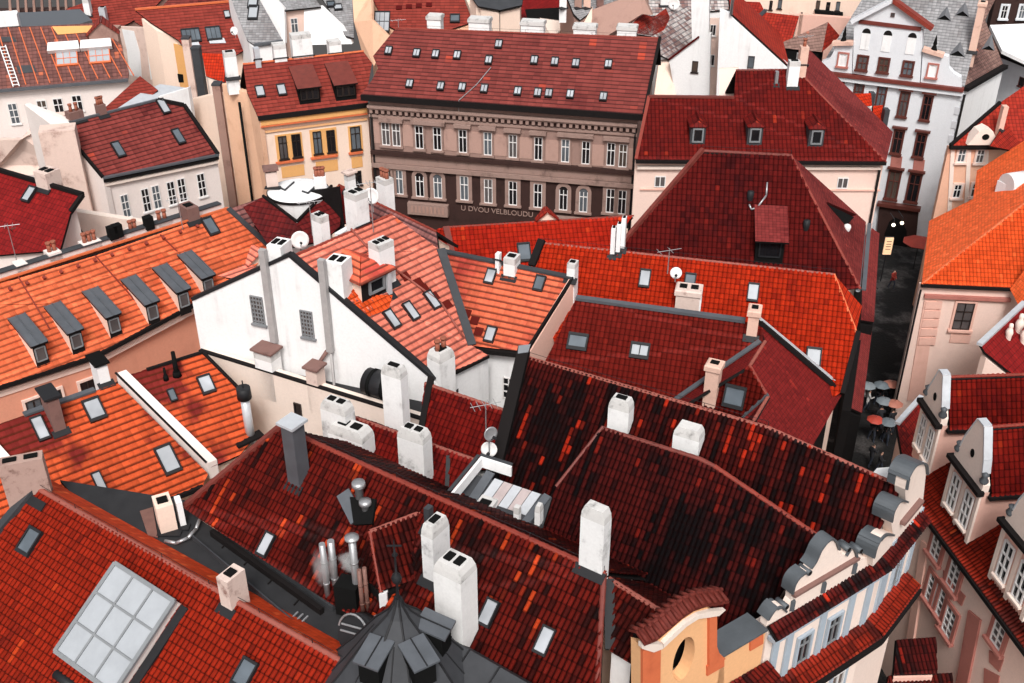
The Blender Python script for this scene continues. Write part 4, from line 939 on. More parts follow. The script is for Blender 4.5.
# ---- vermilion roof in front of the brown house
h = House('town_house', 'low house under a vermilion roof just below the brown stone facade', 530, 240, 12)
r = slope((447, 227), (632, 215.5), 15.8, 38); A, B = r(446, 227), r(633, 215.5); rb = slope3(A, B, 38, True)
h.roof([(r, [A, B, (600, 262), (560, 300), (452, 290)]), (rb, [A, B, B-rb.y*2.5, A-rb.y*2.5])], M['t_m5'], (.035, .03), M['cream'])
L = r(418, 236); pl = through(A, r(452, 256), W(420, 234, 15.3))
h.roof([(pl, [A, r(453, 262), pl(436, 262), pl(418, 236)])], M['t_m5'], (.035, .03), None, name='hip_roof')
h.ridge(A, B, M['ridge_red'], .1); h.bar(A, r(452, 254), .35, .12, M['ridge_dark'], 'valley_flashing', r.n*.06)
h.skylight(r, 524, 253, .6, .9, M['blue_pane'])
mb = MB(); q = W(548, 209, 16.2); a = r(548, 221.5)
h.gable_dormer(r, 547, 220.5, .95, .12, .4, M['t_red'], None, 0, win=None)
# ---- salmon roof with the white gable wall
ZS = 20.5
h = House('gabled_house', 'salmon tiled house with a tall white blind gable wall and drainpipes', 330, 320, 14)
r = slope((293, 256), (390, 215), ZS, 38); rs = r; A, B = r(291, 257), r(391, 214.5); ev = r(436, 381.5); ew = r(488, 356)
rb = slope3(A, B, 38, True)
gp = vert(A, ev); gl = gp(194, 301)
bl = A+(gl-A); brp = through(A, B, gl)
h.roof([(r, [A, B, (440, 250), (471, 346), ew, ev]), (brp, [A, B, B+(gl-A), gl])], M['t_m6'], (.012, .06), M['white'], ov=.12, drop=.05)
h.ridge(A, B, M['ridge_red'], .1)
# white gable wall, proud of the body
mb = MB(); q = [A+Z*.1, ev+Z*.05, V((ev.x, ev.y, 0)), V((gl.x, gl.y, 0)), gl+Z*.05]; mb.prism([p+gp.n*.12 for p in q], -gp.n*.3); h.part(mb, 'gable_wall', M['white'])
h.bar(A+gp.n*.02, ev+gp.n*.02, .3, .16, M['dark_metal'], 'verge', Z*.16); h.bar(A+gp.n*.02, gl+gp.n*.02, .3, .16, M['dark_metal'], 'verge', Z*.16)
h.bar(ev, ew, .2, .14, M['dark'], 'gutter', Z*.0); h.bar(r(440, 250), r(471, 346), .4, .12, M['slate'], 'valley_flashing', r.n*.1)
gq = PL(A+gp.n*.12, gp.n)
for u, v, w_, hh in ((258, 310, 12, 27), (307.5, 324, 12, 26)): h.window(gq, u, v, w_, hh, None, M['grey_paint'], M['pane_warm'], 4, (.15, .3, .45, .6, .75, .9), sill=True)
h.chimney(r, 276, 245, 300, 26, 1.1, M['chim_white'], 'flat', 2, gp.x, zup=None) if False else None
def gch(u, vt, wp, d, m='chim_white', fl=2):
    base = gq(u, 330); w_ = wp*.62*depth(base)/F/.8; x = gp.x; zt = zat(base.x, base.y, vt); mb = MB()
    c = base-gp.n*(d*.5+.06); z_ = zt-3.4; mb.box(V((c.x, c.y, (zt+z_)/2)), x*(w_/2), gp.n*(d/2), Z*((zt-z_)/2)); o = h.part(mb, 'chimney', M[m])
    k = MB()
    for i in range(fl): k.box(V((c.x, c.y, zt+.02))+x*w_*(((i+.5)/fl)-.5)*.9, x*(w_/fl*.3), gp.n*d*.25, Z*.03)
    h.part(k, 'flue', M['soot'], o)
gch(283, 247, 20, .9); gch(338, 264, 25, .9)
for u0, v0, u1, v1 in ((264, 248, 280, 341), (323, 258, 333, 350)):
    a, b = gq(u0, v0)+gp.n*.14, gq(u1, v1)+gp.n*.14; b = V((a.x, a.y, b.z)); mb = MB(); mb.box((a+b)/2, gp.x*.15, gp.n*.12, (a-b)/2); h.part(mb, 'vent_duct', M['duct'])
    mb = MB(); mb.tube(b, b-Z*9, .06, .06, 8); h.part(mb, 'drain_pipe', M['duct'])
mb = MB(); a, b = gq(329, 349)+gp.n*.2, gq(316, 369)+gp.n*.2; mb.tube(a, b, .09, .09, 8); h.part(mb, 'drain_pipe', M['chim_brown'])
h.chimney(r, 389, 243, 286, 25, .7, M['chim_white'], 'flat', 3); h.chimney(r, 391, 271, 296, 7, .3, M['zinc_light'], 'flat', 0)
h.chimney(rb, 327, 229, 243, 18, .7, M['chim_white'], 'flat', 2, zup=1.3); h.chimney(rb, 364, 204, 226, 24, .8, M['chim_white'], 'flat', 2, zup=1.6)
h.chimney(r, 450, 355, 372, 27, .8, M['chim_white'], 'chamfer', 2, gp.x, pots=2) if False else None
h.gable_dormer(r, 377, 297, 1.7, 1.15, .45, M['t_m7'], M['cream'], .9, M['dark'], win=(.8, .6), ov=.22)
h.roof([(PL(r.p+r.n*.035, r.n), [r(346, 278), r(362, 296), r(392, 296), r(388, 310), r(366, 318), r(345, 303)])], M['t_g1'], (.012, .05), None, name='new_tile_patch')
for u, v in ((391, 320), (410, 312), (431, 301)): h.skylight(r, u, v, .36, .8, M['sky_pane'])
mb = MB(); mb.pipe([r(350, 230)+r.n*.12, r(373, 256)+r.n*.12, r(402, 276)+r.n*.12, r(440, 304)+r.n*.12, r(462, 338)+r.n*.12], .05); h.part(mb, 'cable_conduit', M['ridge_pale'])
for u, v in ((405, 277), (418, 283), (424, 289), (434, 297), (447, 305)):
    mb = MB(); c = r(u, v); mb.prism([r.at(*[m+n for m, n in zip(r.st(c), of)], .09) for of in ((-.2, -.2), (.2, -.2), (.2, .2), (-.2, .2))], -r.n*.06); h.part(mb, 'snow_guard', M['t_red'])
# court wall below the eave, with the tall chimney
mb = MB(); a, b = ev+V((.25, .3, -.25)), ew+V((0, .3, -.25)); mb.prism([a, b, V((b.x, b.y, 0)), V((a.x, a.y, 0))], V((-.2, .3, 0))); h.part(mb, 'court_wall', M['white'])
mb = MB(); a = W(450, 397, 15.4); x = r.x; 
h.chimney(flat(13.0), 450, 352, 430, 27, .8, M['chim_white'], 'chamfer', 1, r.x, zup=None, pots=2)
mb = MB(); a, b = W(466, 368, 14.9), W(485, 358, 14.9); d_ = V((.15, -.02, 0)); mb.prism([a, b, b-Z*5, a-Z*5], V((-.02, -.08, 0))); h.part(mb, 'passage', M['black_wall'])
# ---- second salmon roof
h = House('gabled_house', 'rosy orange tiled house with white stub chimney and a blank right-hand gable', 500, 310, 13)
r = slope((444, 254), (572, 279), 18.0, 40); A, B = r(441, 252), r(573, 279); rb = slope3(A, B, 40, True); el, er = r(473, 346), r(527, 352)
h.roof([(r, [A, B, er, el]), (rb, [A, B, B-rb.y*1.5, A-rb.y*1.5])], M['t_m7'], (.012, .06), M['white'], ov=.45)
h.bar(A, B, .3, .1, M['slate'], 'ridge_flashing', Z*.08); h.bar(B, er, .12, .16, M['dark'], 'verge', Z*.08); h.bar(el, er, .25, .22, M['dark'], 'gutter', V((0, -.05, -.15)))
h.bar(r(444, 256), r(471, 344), .3, .1, M['slate'], 'valley_flashing', r.n*.09)
mb = MB(); q = [B+V((.05, .05, -.1)), er+V((.05, .05, -.2)), V((er.x+.05, er.y, 0)), W(585, 300, 14)+V((0, .5, -14)), W(578, 300, 15.5)]; mb.prism([B+V((.1, 0, .05)), er+V((.1, 0, -.1)), V((er.x+.1, er.y, 0)), V((B.x+.1, B.y, 0))], V((-.3, -.1, 0))); h.part(mb, 'gable_wall', M['pink_wall'])
fpl = h.facade(el, er, M['white'], 0, .3); h.window(fpl, 509, 388, 11, 26, None, M['white_paint'], M['pane'], 2, (.33, .66), sill=False, size=(.6, 1.2))
for u, v, m in ((491, 277, 'sky_pane'), (540, 284, 'blue_pane'), (491, 335, 'sky_pane')): h.skylight(r, u, v, .4, .62, M[m])
h.chimney(r, 509, 259, 278, 17, .7, M['chim_white'], 'flat', 1); h.chimney(r, 570.5, 264, 280, 12, .5, M['chim_white'], 'flat', 1); h.chimney(rb, 497, 257, 261, 5, .3, M['white'], 'flat', 0, zup=.35)
for u, v in ((467, 314), (475, 321), (479, 332)):
    mb = MB(); c = r(u, v); mb.prism([r.at(*[m+n for m, n in zip(r.st(c), of)], .09) for of in ((-.2, -.2), (.2, -.2), (.2, .2), (-.2, .2))], -r.n*.06); h.part(mb, 'snow_guard', M['t_red'])
# ---- plain annex wall below the white gable
h = House('yard_annex', 'plain cream annex wall with a dark coping and one small window under the white gable', 290, 400, 13, 'annex')
a, b = W(199, 351.5, 14.95), W(420, 420, 14.95); pl = vert(a, b); mb = MB(); mb.prism([a, b, V((b.x, b.y, 0)), V((a.x, a.y, 0))], -pl.n*.5); h.part(mb, 'wall', M['beige'])
h.bar(a, b, .2, .08, M['dark'], 'coping', -pl.n*.08+Z*.04)
mb = MB(); k = MB(); mb.prism([a-Z*.5-pl.n*.52, b-Z*.5-pl.n*.52, b-pl.n*4-Z*.3, a-pl.n*4-Z*.3], -Z*.2); h.part(mb, 'flat_roof', M['paving'])
h.window(pl, 298.5, 411, 7, 15, None, M['dark_paint'], M['pane'], 1, (), sill=False)
fl2 = flat(13.8)
h.chimney(pl, 265, 355, 378, 26, .7, M['chim_white'], 'flat', 1, pl.x, M['chim_brown']) ; h.chimney(pl, 313, 372, 392, 18, .6, M['chim_peel'], 'flat', 0, pl.x, M['chim_brown'])
mb = MB(); c = pl(372, 398)-pl.n*.8+Z*.2; mb.tube(c-pl.x*.75, c+pl.x*.75, .6, .6, 18); h.part(mb, 'water_tank', M['dark_metal'])
for t in (-.4, .3):
    mb = MB(); mb.tube(c+pl.x*t-pl.x*.08, c+pl.x*t+pl.x*.08, .63, .63, 18); h.part(mb, 'tank_band', M['soot'])

# ================================================================== LEFT
# ---- two worn orange roofs
h = House('town_house', 'worn orange tiled house with four rooflights and a slim brown chimney, above the rooflight roof', 110, 440, 12)
r = slope((24, 417), (115, 385), 15.6, 36); A, B = r(-20, 431), r(118, 383.5)
h.roof([(r, [A, B, (208, 474), (203, 485), (130, 514.5), (60, 540), (-90, 560)])], M['t_l2'], (.012, .06), M['cream'])
h.bar(r(24, 416), r(95, 391), .3, .1, M['zinc'], 'flashing', Z*.08)
a, b = r(117, 378), r(208, 468); d_ = V((.0, 0, .3)); mb = MB(); mb.prism([a+Z*.25, b+Z*.25, b-Z*.6, a-Z*.6], r.x*.45); h.part(mb, 'party_wall', M['white_pink'])
h.bar(a, b, .08, .06, M['dark'], 'flashing', Z*.3+r.x*-.02)
h.bar(r(203, 486), r(60, 540), .2, .2, M['dark'], 'gutter', Z*-.05)
for u, v, w_, hh, m in ((94, 410, .6, .8, 'sky_pane'), (40, 429, .4, .95, 'sky_pane'), (167.5, 460, .6, 1.1, 'milk_pane'), (101, 487, .3, 1.2, 'milk_pane')): h.skylight(r, u, v, w_, hh, M[m])
h.chimney(r, 61, 401, 432, 24, 1.0, M['chim_brown'], 'flat', 1, None, M['dark_metal'])
mb = MB(); a, b = r(-20, 428), r(18, 470); mb.prism([a+Z*.4, b+Z*.4, b-Z*.5, a-Z*.5], r.x*-.5); h.part(mb, 'parapet', M['white_pink']); h.bar(a, b, .3, .2, M['dark'], 'gutter', r.x*-.8)
h.chimney(r, 106, 367, 384, 22, 1.0, M['white'], 'flat', 1, None, M['soot'])
h = House('town_house', 'narrow orange tiled house with two black stove pipes beside the cream annex', 190, 410, 12)
r = slope((147, 371), (202, 354), 15.6, 36); A, B = r(121, 379), r(203, 353.5); rb = slope3(A, B, 36, True)
h.roof([(r, [A, B, (247, 397), (252, 441), (240, 455), (211, 468)]), (rb, [A, B, B-rb.y*3, A-rb.y*3])], M['t_l2'], (.012, .06), M['cream'])
h.bar(B, r(247, 398), .12, .12, M['dark'], 'verge', Z*.08); h.bar(r(147, 371), B, .14, .1, M['dark'], 'ridge_flashing', Z*.08)
h.skylight(r, 206, 385, .5, .7, M['sky_pane']); h.skylight(r, 172, 396, .25, .5, M['blue_pane'])
for u, vb, vt, rad in ((177, 375, 352, .13), (166, 379, 368, .08)):
    q = r(u, vb); zt = zat(q.x, q.y, vt); mb = MB(); mb.tube(q-Z*.3, V((q.x, q.y, zt)), rad, rad*.7, 10); mb.tube(q-Z*.05, q+Z*.2, rad*1.6, rad*1.2, 10); h.part(mb, 'stove_pipe', M['soot'])
q = r(250, 433); zt = zat(q.x, q.y, 398); mb = MB(); mb.tube(q-Z*.5, V((q.x, q.y, zt)), .2, .2, 12); o = h.part(mb, 'flue_pipe', M['zinc_light'])
mb = MB(); mb.tube(V((q.x, q.y, zt)), V((q.x, q.y, zt+.55)), .32, .3, 12); mb.tube(V((q.x, q.y, zt+.55)), V((q.x, q.y, zt+.9)), .03, .03, 6); h.part(mb, 'flue_cap', M['dark_metal'], o)
h.bar(r(236, 446), r(262, 434), .5, .12, M['dark'], 'lead_sheet', Z*.05)
# ---- long light orange roof with six shed dormers
h = House('town_house', 'long light orange tiled house with six grey-topped shed dormers over a salmon wall', 120, 320, 12)
r = slope((0, 284), (226, 210), 17, 38); rl = r; A, B = r(-80, 307), r(228, 209); rb = slope3(A, B, 38, True)
E0, E1, E2 = r(-80, 412), r(94, 356), r(199, 301)
h.roof([(r, [A, r(95, 256), B, (270, 248), (245, 280), E2, E1, E0]), (rb, [A, B, B-rb.y*4, A-rb.y*4])], M['t_l1'], (.012, .05), M['salmon'], ov=.45)
h.bar(A, B, .12, .1, M['ridge_orange'], 'ridge', Z*.06); h.bar(B, r(270, 248), .3, .1, M['slate'], 'valley_flashing', r.n*.08)
for a, b in ((E0, E1), (E1, E2)): h.bar(a, b, .22, .2, M['dark'], 'gutter', Z*-.05)
for a, b in ((E0, E1), (E1, E2)):
    pl = vert(a, b); mb = MB(); q = [p-pl.n*.15-Z*.35 for p in (a, b)]; mb.prism([q[0], q[1], q[1]-Z*.3, q[0]-Z*.3], -pl.n*.4); h.part(mb, 'cornice', M['pink_light'])
pl = vert(E0, E1); pq = PL(E0-pl.n*.22, pl.n); mb = MB(); a, b = E0-pl.n*.22, E1-pl.n*.22; mb.prism([a-Z*.3, b-Z*.3, V((b.x, b.y, 0)), V((a.x, a.y, 0))], -pl.n*.3); h.part(mb, 'facade', M['salmon'])
for u, v in ((34, 406), (54, 398), (88, 387)): h.window(pq, u, v, 11, 9, M['pink_light'], M['dark_paint'], M['pane'], 2, (), .12, sill=True, size=(.75, .8))
for u, v in ((44, 366), (79.5, 353), (117, 337), (155, 324), (186, 311.5), (210.5, 297.5)): h.dormer(r, u, v, .62, 1.2, 13, M['zinc'], M['cream'], M['dark'], M['pane_grey'], 1, .1, frame=M['grey_paint'])
for (a, b) in (((18, 277), (50, 330)), ((95, 256), (150, 318)), ((160, 235), (215, 290))): h.bar(r(*a), r(*b), .05, .05, M['ridge_red'], 'tile_seam', r.n*.06)
for k in range(12): c = r(10+k*17, 290-k*5.7); mb = MB(); mb.box(c+r.n*.1, r.x*.06, r.y*.08, r.n*.08); h.part(mb, 'snow_hook', M['ridge_red'])
h.skylight(r, 210, 227, .5, .9, M['blue_pane'])
h.gable_dormer(r, 262, 262, 1.6, .15, .5, M['t_m6'], None, 0, win=None)
pp = slope3(r(216, 275), r(262, 262), 25)
h.roof([(pp, [(221, 262), (238, 262), (262, 268), (262, 272), (242, 280), (212, 275)])], M['t_m6'], None, None, name='lean_to_roof')
# white parapet with chimneys behind its ridge
pp0, pp1 = A-rb.y*.9+Z*.6, B-rb.y*.9+Z*.6
pv = vert(pp0, pp1)
mb = MB(); mb.prism([pp0, pp1, pp1-Z*2, pp0-Z*2], -pv.n*.35); h.part(mb, 'parapet', M['white_pink'])
mb = MB(); mb.prism([pp0+Z*.01+pv.n*.06, pp1+Z*.01+pv.n*.06, pp1-pv.n*.4+Z*.01, pp0-pv.n*.4+Z*.01], Z*.06); h.part(mb, 'coping', M['slate'])
for u, vt, vb, wp, fl in ((57, 253, 261, 19, 2), (95, 243, 254, 23, 3), (138, 231, 241, 17, 2), (167, 221, 231, 20, 2), (24, 265, 272, 18, 0)):
    h.chimney(pv, u, vt, vb, wp, .7, M['white_pink'], 'flat', 0, pv.x, None, pots=fl)
h.chimney(r, 195, 208, 222, 22, 1.0, M['chim_brown'], 'flat', 1, None)
for u, v in ((113, 236), (118, 234), (149, 226)):
    q = pv(u, v); mb = MB(); mb.box(q+Z*.2, pv.x*.22, pv.n*.2, Z*.35); h.part(mb, 'vent_box', M['soot'])
# ---- greyed continuation and the hipped roof beyond it
h = House('town_house', 'house with a greyed rose roof next to the white drum tower', 255, 225, 13)
h.roof([(rl, [rl(229, 209), rl(266, 196), rl(310, 240), rl(272, 247)])], M['t_pinkgrey'], None, M['cream'])
pv2 = through(rl(262, 198), rl(300, 240), W(335, 200, 18.2))
h.roof([(pv2, [rl(262, 198), rl(312, 243), pv2(345, 228), pv2(340, 186)])], M['t_l3'], None, None, name='cross_roof')
mb = MB(); c = rl(268, 238); mb.prism([rl(254, 226), rl(284, 243), rl(270, 247)], rl.n*.25); h.part(mb, 'shadow_board', M['soot'])  # dark board added to stand for a shaded patch
h = House('town_house', 'house with a small crimson hip roof and dull grey-rose slope behind the salmon ridge', 370, 220, 13)
r = slope((340, 185), (430, 228), 18.0, 42); A, B = r(339, 184.5), r(436, 231); rb = slope3(A, B, 42, True)
h.roof([(r, [A, B, (440, 262), (372, 240), (368, 212)]), (rb, [A, B, B-rb.y*2, A-rb.y*2])], M['t_pinkgrey'], None, M['cream'])
pl = through(A, r(373, 216), W(324, 224, 16.3)); h.roof([(pl, [A, r(376, 222), W(324, 224, 16.3)])], M['t_l3'], None, None, name='hip_roof')
pl2 = through(A, W(324, 224, 16.3), W(322, 198, 16.0)); h.roof([(pl2, [A, W(324, 224, 16.3), W(300, 226, 16.0), pl2.drop(W(322, 196, 16.0))])], M['t_l3'], None, None, name='side_roof')
h.ridge(A, B, M['ridge_red'], .1); h.ridge(A, W(324, 224, 16.3), M['ridge_orange'], .09, 'hip_tiles'); h.ridge(A, r(374, 218), M['ridge_red'], .08, 'hip_tiles')
h.chimney(r, 347, 176, 192, 11, .6, M['chim_white'], 'flat', 1, None, M['chim_peel'])
h.chimney(rb, 382, 186, 208, 18, .6, M['chim_white'], 'flat', 0, zup=1.7, pots=3)
h.bar(W(337, 236, 18.2), W(354, 226, 18.2), .3, .25, M['white'], 'parapet')
# white drum
h = House('bay_tower', 'white rounded bay with a flat white felt top and dark rim', 298, 200, 12, 'tower')
c = W(298, 189.5, 18.3); R = 1.58
mb = MB(); mb.lathe(V((c.x, c.y, 0)), [(R, 0), (R, 18.0), (R+.05, 18.25), (R-.1, 18.32), (0, 18.4)], 40); h.part(mb, 'wall', M['white'])
mb = MB(); mb.lathe(V((c.x, c.y, 18.1)), [(R+.02, 0), (R+.09, .02), (R+.09, .14), (R+.02, .16)], 40); h.part(mb, 'rim', M['dark'])
for a, b in (((279, 187), (285, 190)), ((285, 190), (294, 182)), ((302, 191), (308, 193)), ((308, 193), (318, 184))): h.bar(W(*a, 18.42), W(*b, 18.42), .06, .08, M['slate'], 'roof_seam')
ft = flat(18.38); h.chimney(ft, 273, 173, 188, 14, .6, M['chim_peel'], 'flat', 1, V((1, .3, 0)), M['chim_brown']); h.chimney(ft, 321, 178, 190, 14, .6, M['white'], 'flat', 0, V((1, .2, 0)), pots=3)
v0, vl, vr = W(297, 223, 17.6), W(263, 197, 18.3), W(332, 187, 18.3)
pl = through(vl, v0, W(272, 248, 16.6)); h.roof([(pl, [pl(243, 207), vl, v0, pl(292, 247), pl(270, 248)])], M['t_l3d'], None, None, name='valley_roof')
pr = through(vr, v0, W(312, 246, 16.8)); h.roof([(pr, [vr, v0, pr(292, 247), pr(325, 240), pr(340, 226), pr(342, 190)])], M['t_l3d'], None, None, name='valley_roof')
for a, b in ((vl, v0), (v0, vr)): h.bar(a, b, .12, .12, M['dark'], 'valley_flashing', Z*.08)
# ---- wine red roofs at the left edge
h = House('town_house', 'house under a wine-red roof with one small white rooflight, at the far left edge', 30, 200, 12)
r = slope((0, 172), (82, 196), 17.5, 36); A, B = r(-60, 154), r(83, 196)
h.roof([(r, [A, B, (70, 214), (60, 250), (-60, 260)])], M['t_l3'], None, M['white_pink']); h.bar(A, B, .25, .2, M['dark'], 'ridge_flashing', Z*.1); h.bar(B, r(71, 213), .25, .2, M['dark'], 'verge', Z*.08)
h.skylight(r, 30.5, 195, .5, .8, M['milk_pane'])
h.chimney(r, 43, 173, 190, 24, 1.0, M['chim_peel'], 'flat', 2, None, None)
h = House('town_house', 'low wine-red roofed house with a small cream gable at the left edge', 45, 235, 12)
r = slope((11, 229), (61, 214), 15.8, 36); A, B = r(11, 229), r(62, 213.5)
h.roof([(r, [A, B, (86, 243), (90, 256), (33, 264), (30, 256)])], M['t_l3'], None, M['white_pink'], ov=.1); h.bar(B, r(87, 243), .3, .25, M['dark'], 'verge', Z*.1); h.ridge(A, B, M['ridge_dark'], .1)
rr = slope((-30, 242), (11, 229), 15.2, 30); h.roof([(rr, [(-40, 246), (9, 231), (28, 256), (-40, 262)])], M['t_l3'], None, M['white_pink'], name='lower_roof'); h.bar(rr(-20, 236), rr(18, 243), .35, .4, M['white'], 'parapet', Z*.15)
pl = vert(B+V((.2, .2, 0)), r(88, 244)+V((.2, .2, 0))); a = B+V((.25, .2, .1)); b2 = W(150, 224, 13.6)
mb = MB(); mb.prism([a, W(160, 225, 13.8), W(160, 225, 13.8)-Z*8, a-Z*9], V((.1, .4, 0))); h.part(mb, 'gable_wall', M['beige'])
h.chimney(r, 56, 209, 219, 12, .6, M['chim_peel'], 'flat', 1); h.chimney(r, 43, 204, 219, 9, .6, M['soot'], 'flat', 0)
# ---- white house with the maroon roof
h = House('town_house', 'white corner house under a maroon roof with tall six-pane windows', 145, 170, 10)
r = slope((69, 123), (157, 100.5), 17, 40); A, B = r(69, 123), r(158, 100.3); C = r(184, 105.5); E0, E1 = r(103, 178), r(218, 155)
h.roof([(r, [r(70, 138), A, B, C, (197, 124), E1, E0])], M['t_h3'], None, M['white'], ov=.3); h.bar(A, B, .2, .12, M['zinc'], 'ridge_flashing', Z*.06)
h.bar(E0, E1, .35, .12, M['zinc'], 'gutter', Z*.02); h.bar(E0, E1, .2, .2, M['dark'], 'fascia', Z*-.2); h.bar(r(69.5, 138), E0, .16, .2, M['dark'], 'verge', Z*.06); h.bar(B, C, .3, .2, M['dark'], 'verge', Z*.05); h.bar(C, E1, .25, .2, M['dark'], 'verge', Z*.05)
fpl = h.facade(E0, E1, M['white_pink'], 0, .22); h.bar(fpl(104, 184), fpl(217, 161), .25, .2, M['beige'], 'cornice', fpl.n*.1)
for u, v in ((125.5, 206), (146, 200), (156.5, 197), (171.5, 193), (182, 190), (201.5, 185)): h.window(fpl, u, v, 8, 24, None, M['white_paint'], M['pane'], 2, (.33, .64), sill=True)
a, b = r(69.5, 138), E0; pl = vert(a, b); mb = MB(); mb.prism([A+Z*.1+pl.n*.02, a+pl.n*.02, b+pl.n*.02, V((b.x, b.y, 0))+pl.n*.02, V((A.x-4, A.y+3, 0)), A+V((-4, 3, .2))], -pl.n*.4); h.part(mb, 'gable_wall', M['white_pink'])
c = W(53, 128, 17.6); mb = MB(); mb.box(V((c.x, c.y+.6, 9)), V((1.05, .25, 0)), V((-.2, .7, 0)), Z*8.4); o = h.part(mb, 'chimney_breast', M['stained'])
for u, v, m in ((118, 150, 'blue_pane'), (178, 137, 'blue_pane'), (163, 107, 'milk_pane')): h.skylight(r, u, v, .45, 1.0, M[m])
h.chimney(r, 104, 105, 116, 12, .6, M['chim_brown'], 'flat', 0, pots=3); h.chimney(r, 78, 112, 121, 18, .7, M['chim_brown'], 'flat', 0, pots=2)
# ================================================================== BACK
# ---- brown stone house
h = House('apartment_house', 'rose-brown stucco house with two rows of tall windows and a dark stone lower storey', 500, 150, 16)
E0, E1 = W(361, 94.5, 16.4), W(644, 114.5, 16.4); r = slope3(E0, E1, 37); K = [(396, 28), (660, 38)]
A, B = r(*K[0]), r(*K[1]); rb = slope3(A, B, 37, True)
h.roof([(r, [E0, (372, 80), (378, 68), (373, 56), A, B, E1]), (rb, [A, B, B-rb.y*5, A-rb.y*5])], M['t_h1'], None, M['facade_brown'], ov=.5)
h.bar(B, E1, .2, .2, M['dark'], 'verge', Z*.05); h.wire(A, B); h.ridge(A, B, M['ridge_red'], .12); h.bar(E0, E1, .3, .4, M['dark'], 'gutter', Z*-.2)
fp_ = h.facade(E0+(E1-E0).normalized()*.4, E1-(E1-E0).normalized()*.45, M['facade_brown'], 0, .45)
def band(v0, v1, th, m, name, off=0.0):
    q = [fp_(366, v0), fp_(639, v0+25), fp_(638, v1+26), fp_(367, v1)]; a = [fp_.st(k) for k in q]; y0, y1 = (a[0][1]+a[1][1])/2, (a[2][1]+a[3][1])/2
    x0, x1 = fp_.st(E0)[0], fp_.st(E1)[0]; x0, x1 = (x0, x1) if x0 < x1 else (x1, x0); x0 += .35; x1 -= .42
    mb = MB(); mb.prism([fp_.at(x0, y0, off+th), fp_.at(x1, y0, off+th), fp_.at(x1, y1, off+th), fp_.at(x0, y1, off+th)], -fp_.n*th); return h.part(mb, name, M[m]), (x0, x1, y0, y1)
band(101, 103, .4, 'facade_trim', 'cornice')
o, (x0, x1, y0, y1) = band(103.5, 110, .06, 'facade_dark', 'frieze')
mb = MB()
ya, yb = max(y0, y1)-.04, (y0+y1)/2-abs(y0-y1)*.3
up_ = [fp_.at(x0+.02, ya, .26), fp_.at(x1-.02, ya, .26)]; lo_ = []
for i in range(44):
    xa, xb = x0+(x1-x0)*(i+.25)/44, x0+(x1-x0)*(i+.75)/44; yc = ya-.1
    lo_ += [fp_.at(xa-.004, yc, .26), fp_.at(xa, yb, .26), fp_.at(xb, yb, .26), fp_.at(xb+.004, yc, .26)]
mb.prism([up_[1], up_[0]]+lo_, -fp_.n*.2)
h.part(mb, 'dentil_moulding', M['facade_trim'], o)
band(111, 113, .16, 'facade_trim', 'string_course'); band(147, 150, .35, 'facade_dark', 'string_course'); band(151, 159, .1, 'facade_trim', 'frieze'); band(160, 163.5, .3, 'facade_trim', 'string_course')
band(164, 240, .05, 'facade_dark', 'lower_storey')
up = [(386, 133.5), (396.5, 134.5), (419.5, 137), (437.5, 138.5), (463, 141), (488, 143.5), (513, 146), (538.5, 148.5), (565.5, 150.5), (586, 152.5), (611, 154), (623, 155.5)]
for i, (u, v) in enumerate(up): h.window(fp_, u, v, 8.2, 23, M['facade_trim'], M['white_paint'], M['pane'], 2, (.34,), .12, sill=True, pedi=0)
for u, v, wd in ((391.5, 119.5, 24), (428.5, 122, 34), (463, 125, 17), (488, 127, 17), (513, 129.5, 17), (538.5, 132, 17), (576, 134.5, 36), (617, 138, 26)):
    a, e, w_, hh = h.rect(fp_, u, v, wd, 3); mb = MB(); mb.box(fp_.at(a, e, .18), fp_.x*(w_/2), Z*.13, fp_.n*.2); h.part(mb, 'window_hood', M['facade_trim'])
for u, wd in ((408, 12), (450.5, 15), (475.5, 15), (500.5, 15), (526, 15), (552, 15), (598, 14), (376, 9), (632, 8)):
    v = 138+(u-430)*.103; a, e, w_, hh = h.rect(fp_, u, v, wd, 21); h.plate(fp_, [fp_.at(a+i*w_*.42, e+j*hh/2) for i, j in ((-1, -1), (1, -1), (1, 1), (-1, 1))], .035, M['facade_light'], 'wall_panel')
lo = [(389, 181, 0), (399, 182, 0), (420, 184.5, 1), (438, 186, 1), (464.5, 188, 0), (488.5, 191, 0), (513, 193, 0), (538, 195.5, 0), (563.5, 198, 1), (583.5, 200, 1), (610.5, 200.5, 0), (622, 202, 0)]
fl_ = PL(fp_.p+fp_.n*.05, fp_.n)
for u, v, ar in lo: h.window(fl_, u, v, 8.5, 24, M['facade_trim'], M['white_paint'], M['pane'], 2, (.36,), .26, arch=bool(ar), sill=True)
for u, v, wd in ((429, 208, 40), (573, 222, 42)):
    a, e, w_, hh = h.rect(fl_, u, v, wd, 11); mb = MB(); mb.box(fl_.at(a, e, .2), fl_.x*(w_/2), Z*(hh/2), fl_.n*.22); o = h.part(mb, 'balcony_panel', M['facade_trim'])
    k = MB()
    for i in range(9): k.box(fl_.at(a+w_*((i+.5)/9-.5)*.86, e, .43), fl_.x*.08, Z*hh*.3, fl_.n*.02)
    h.part(k, 'balcony_panel_relief', M['mud'], o)
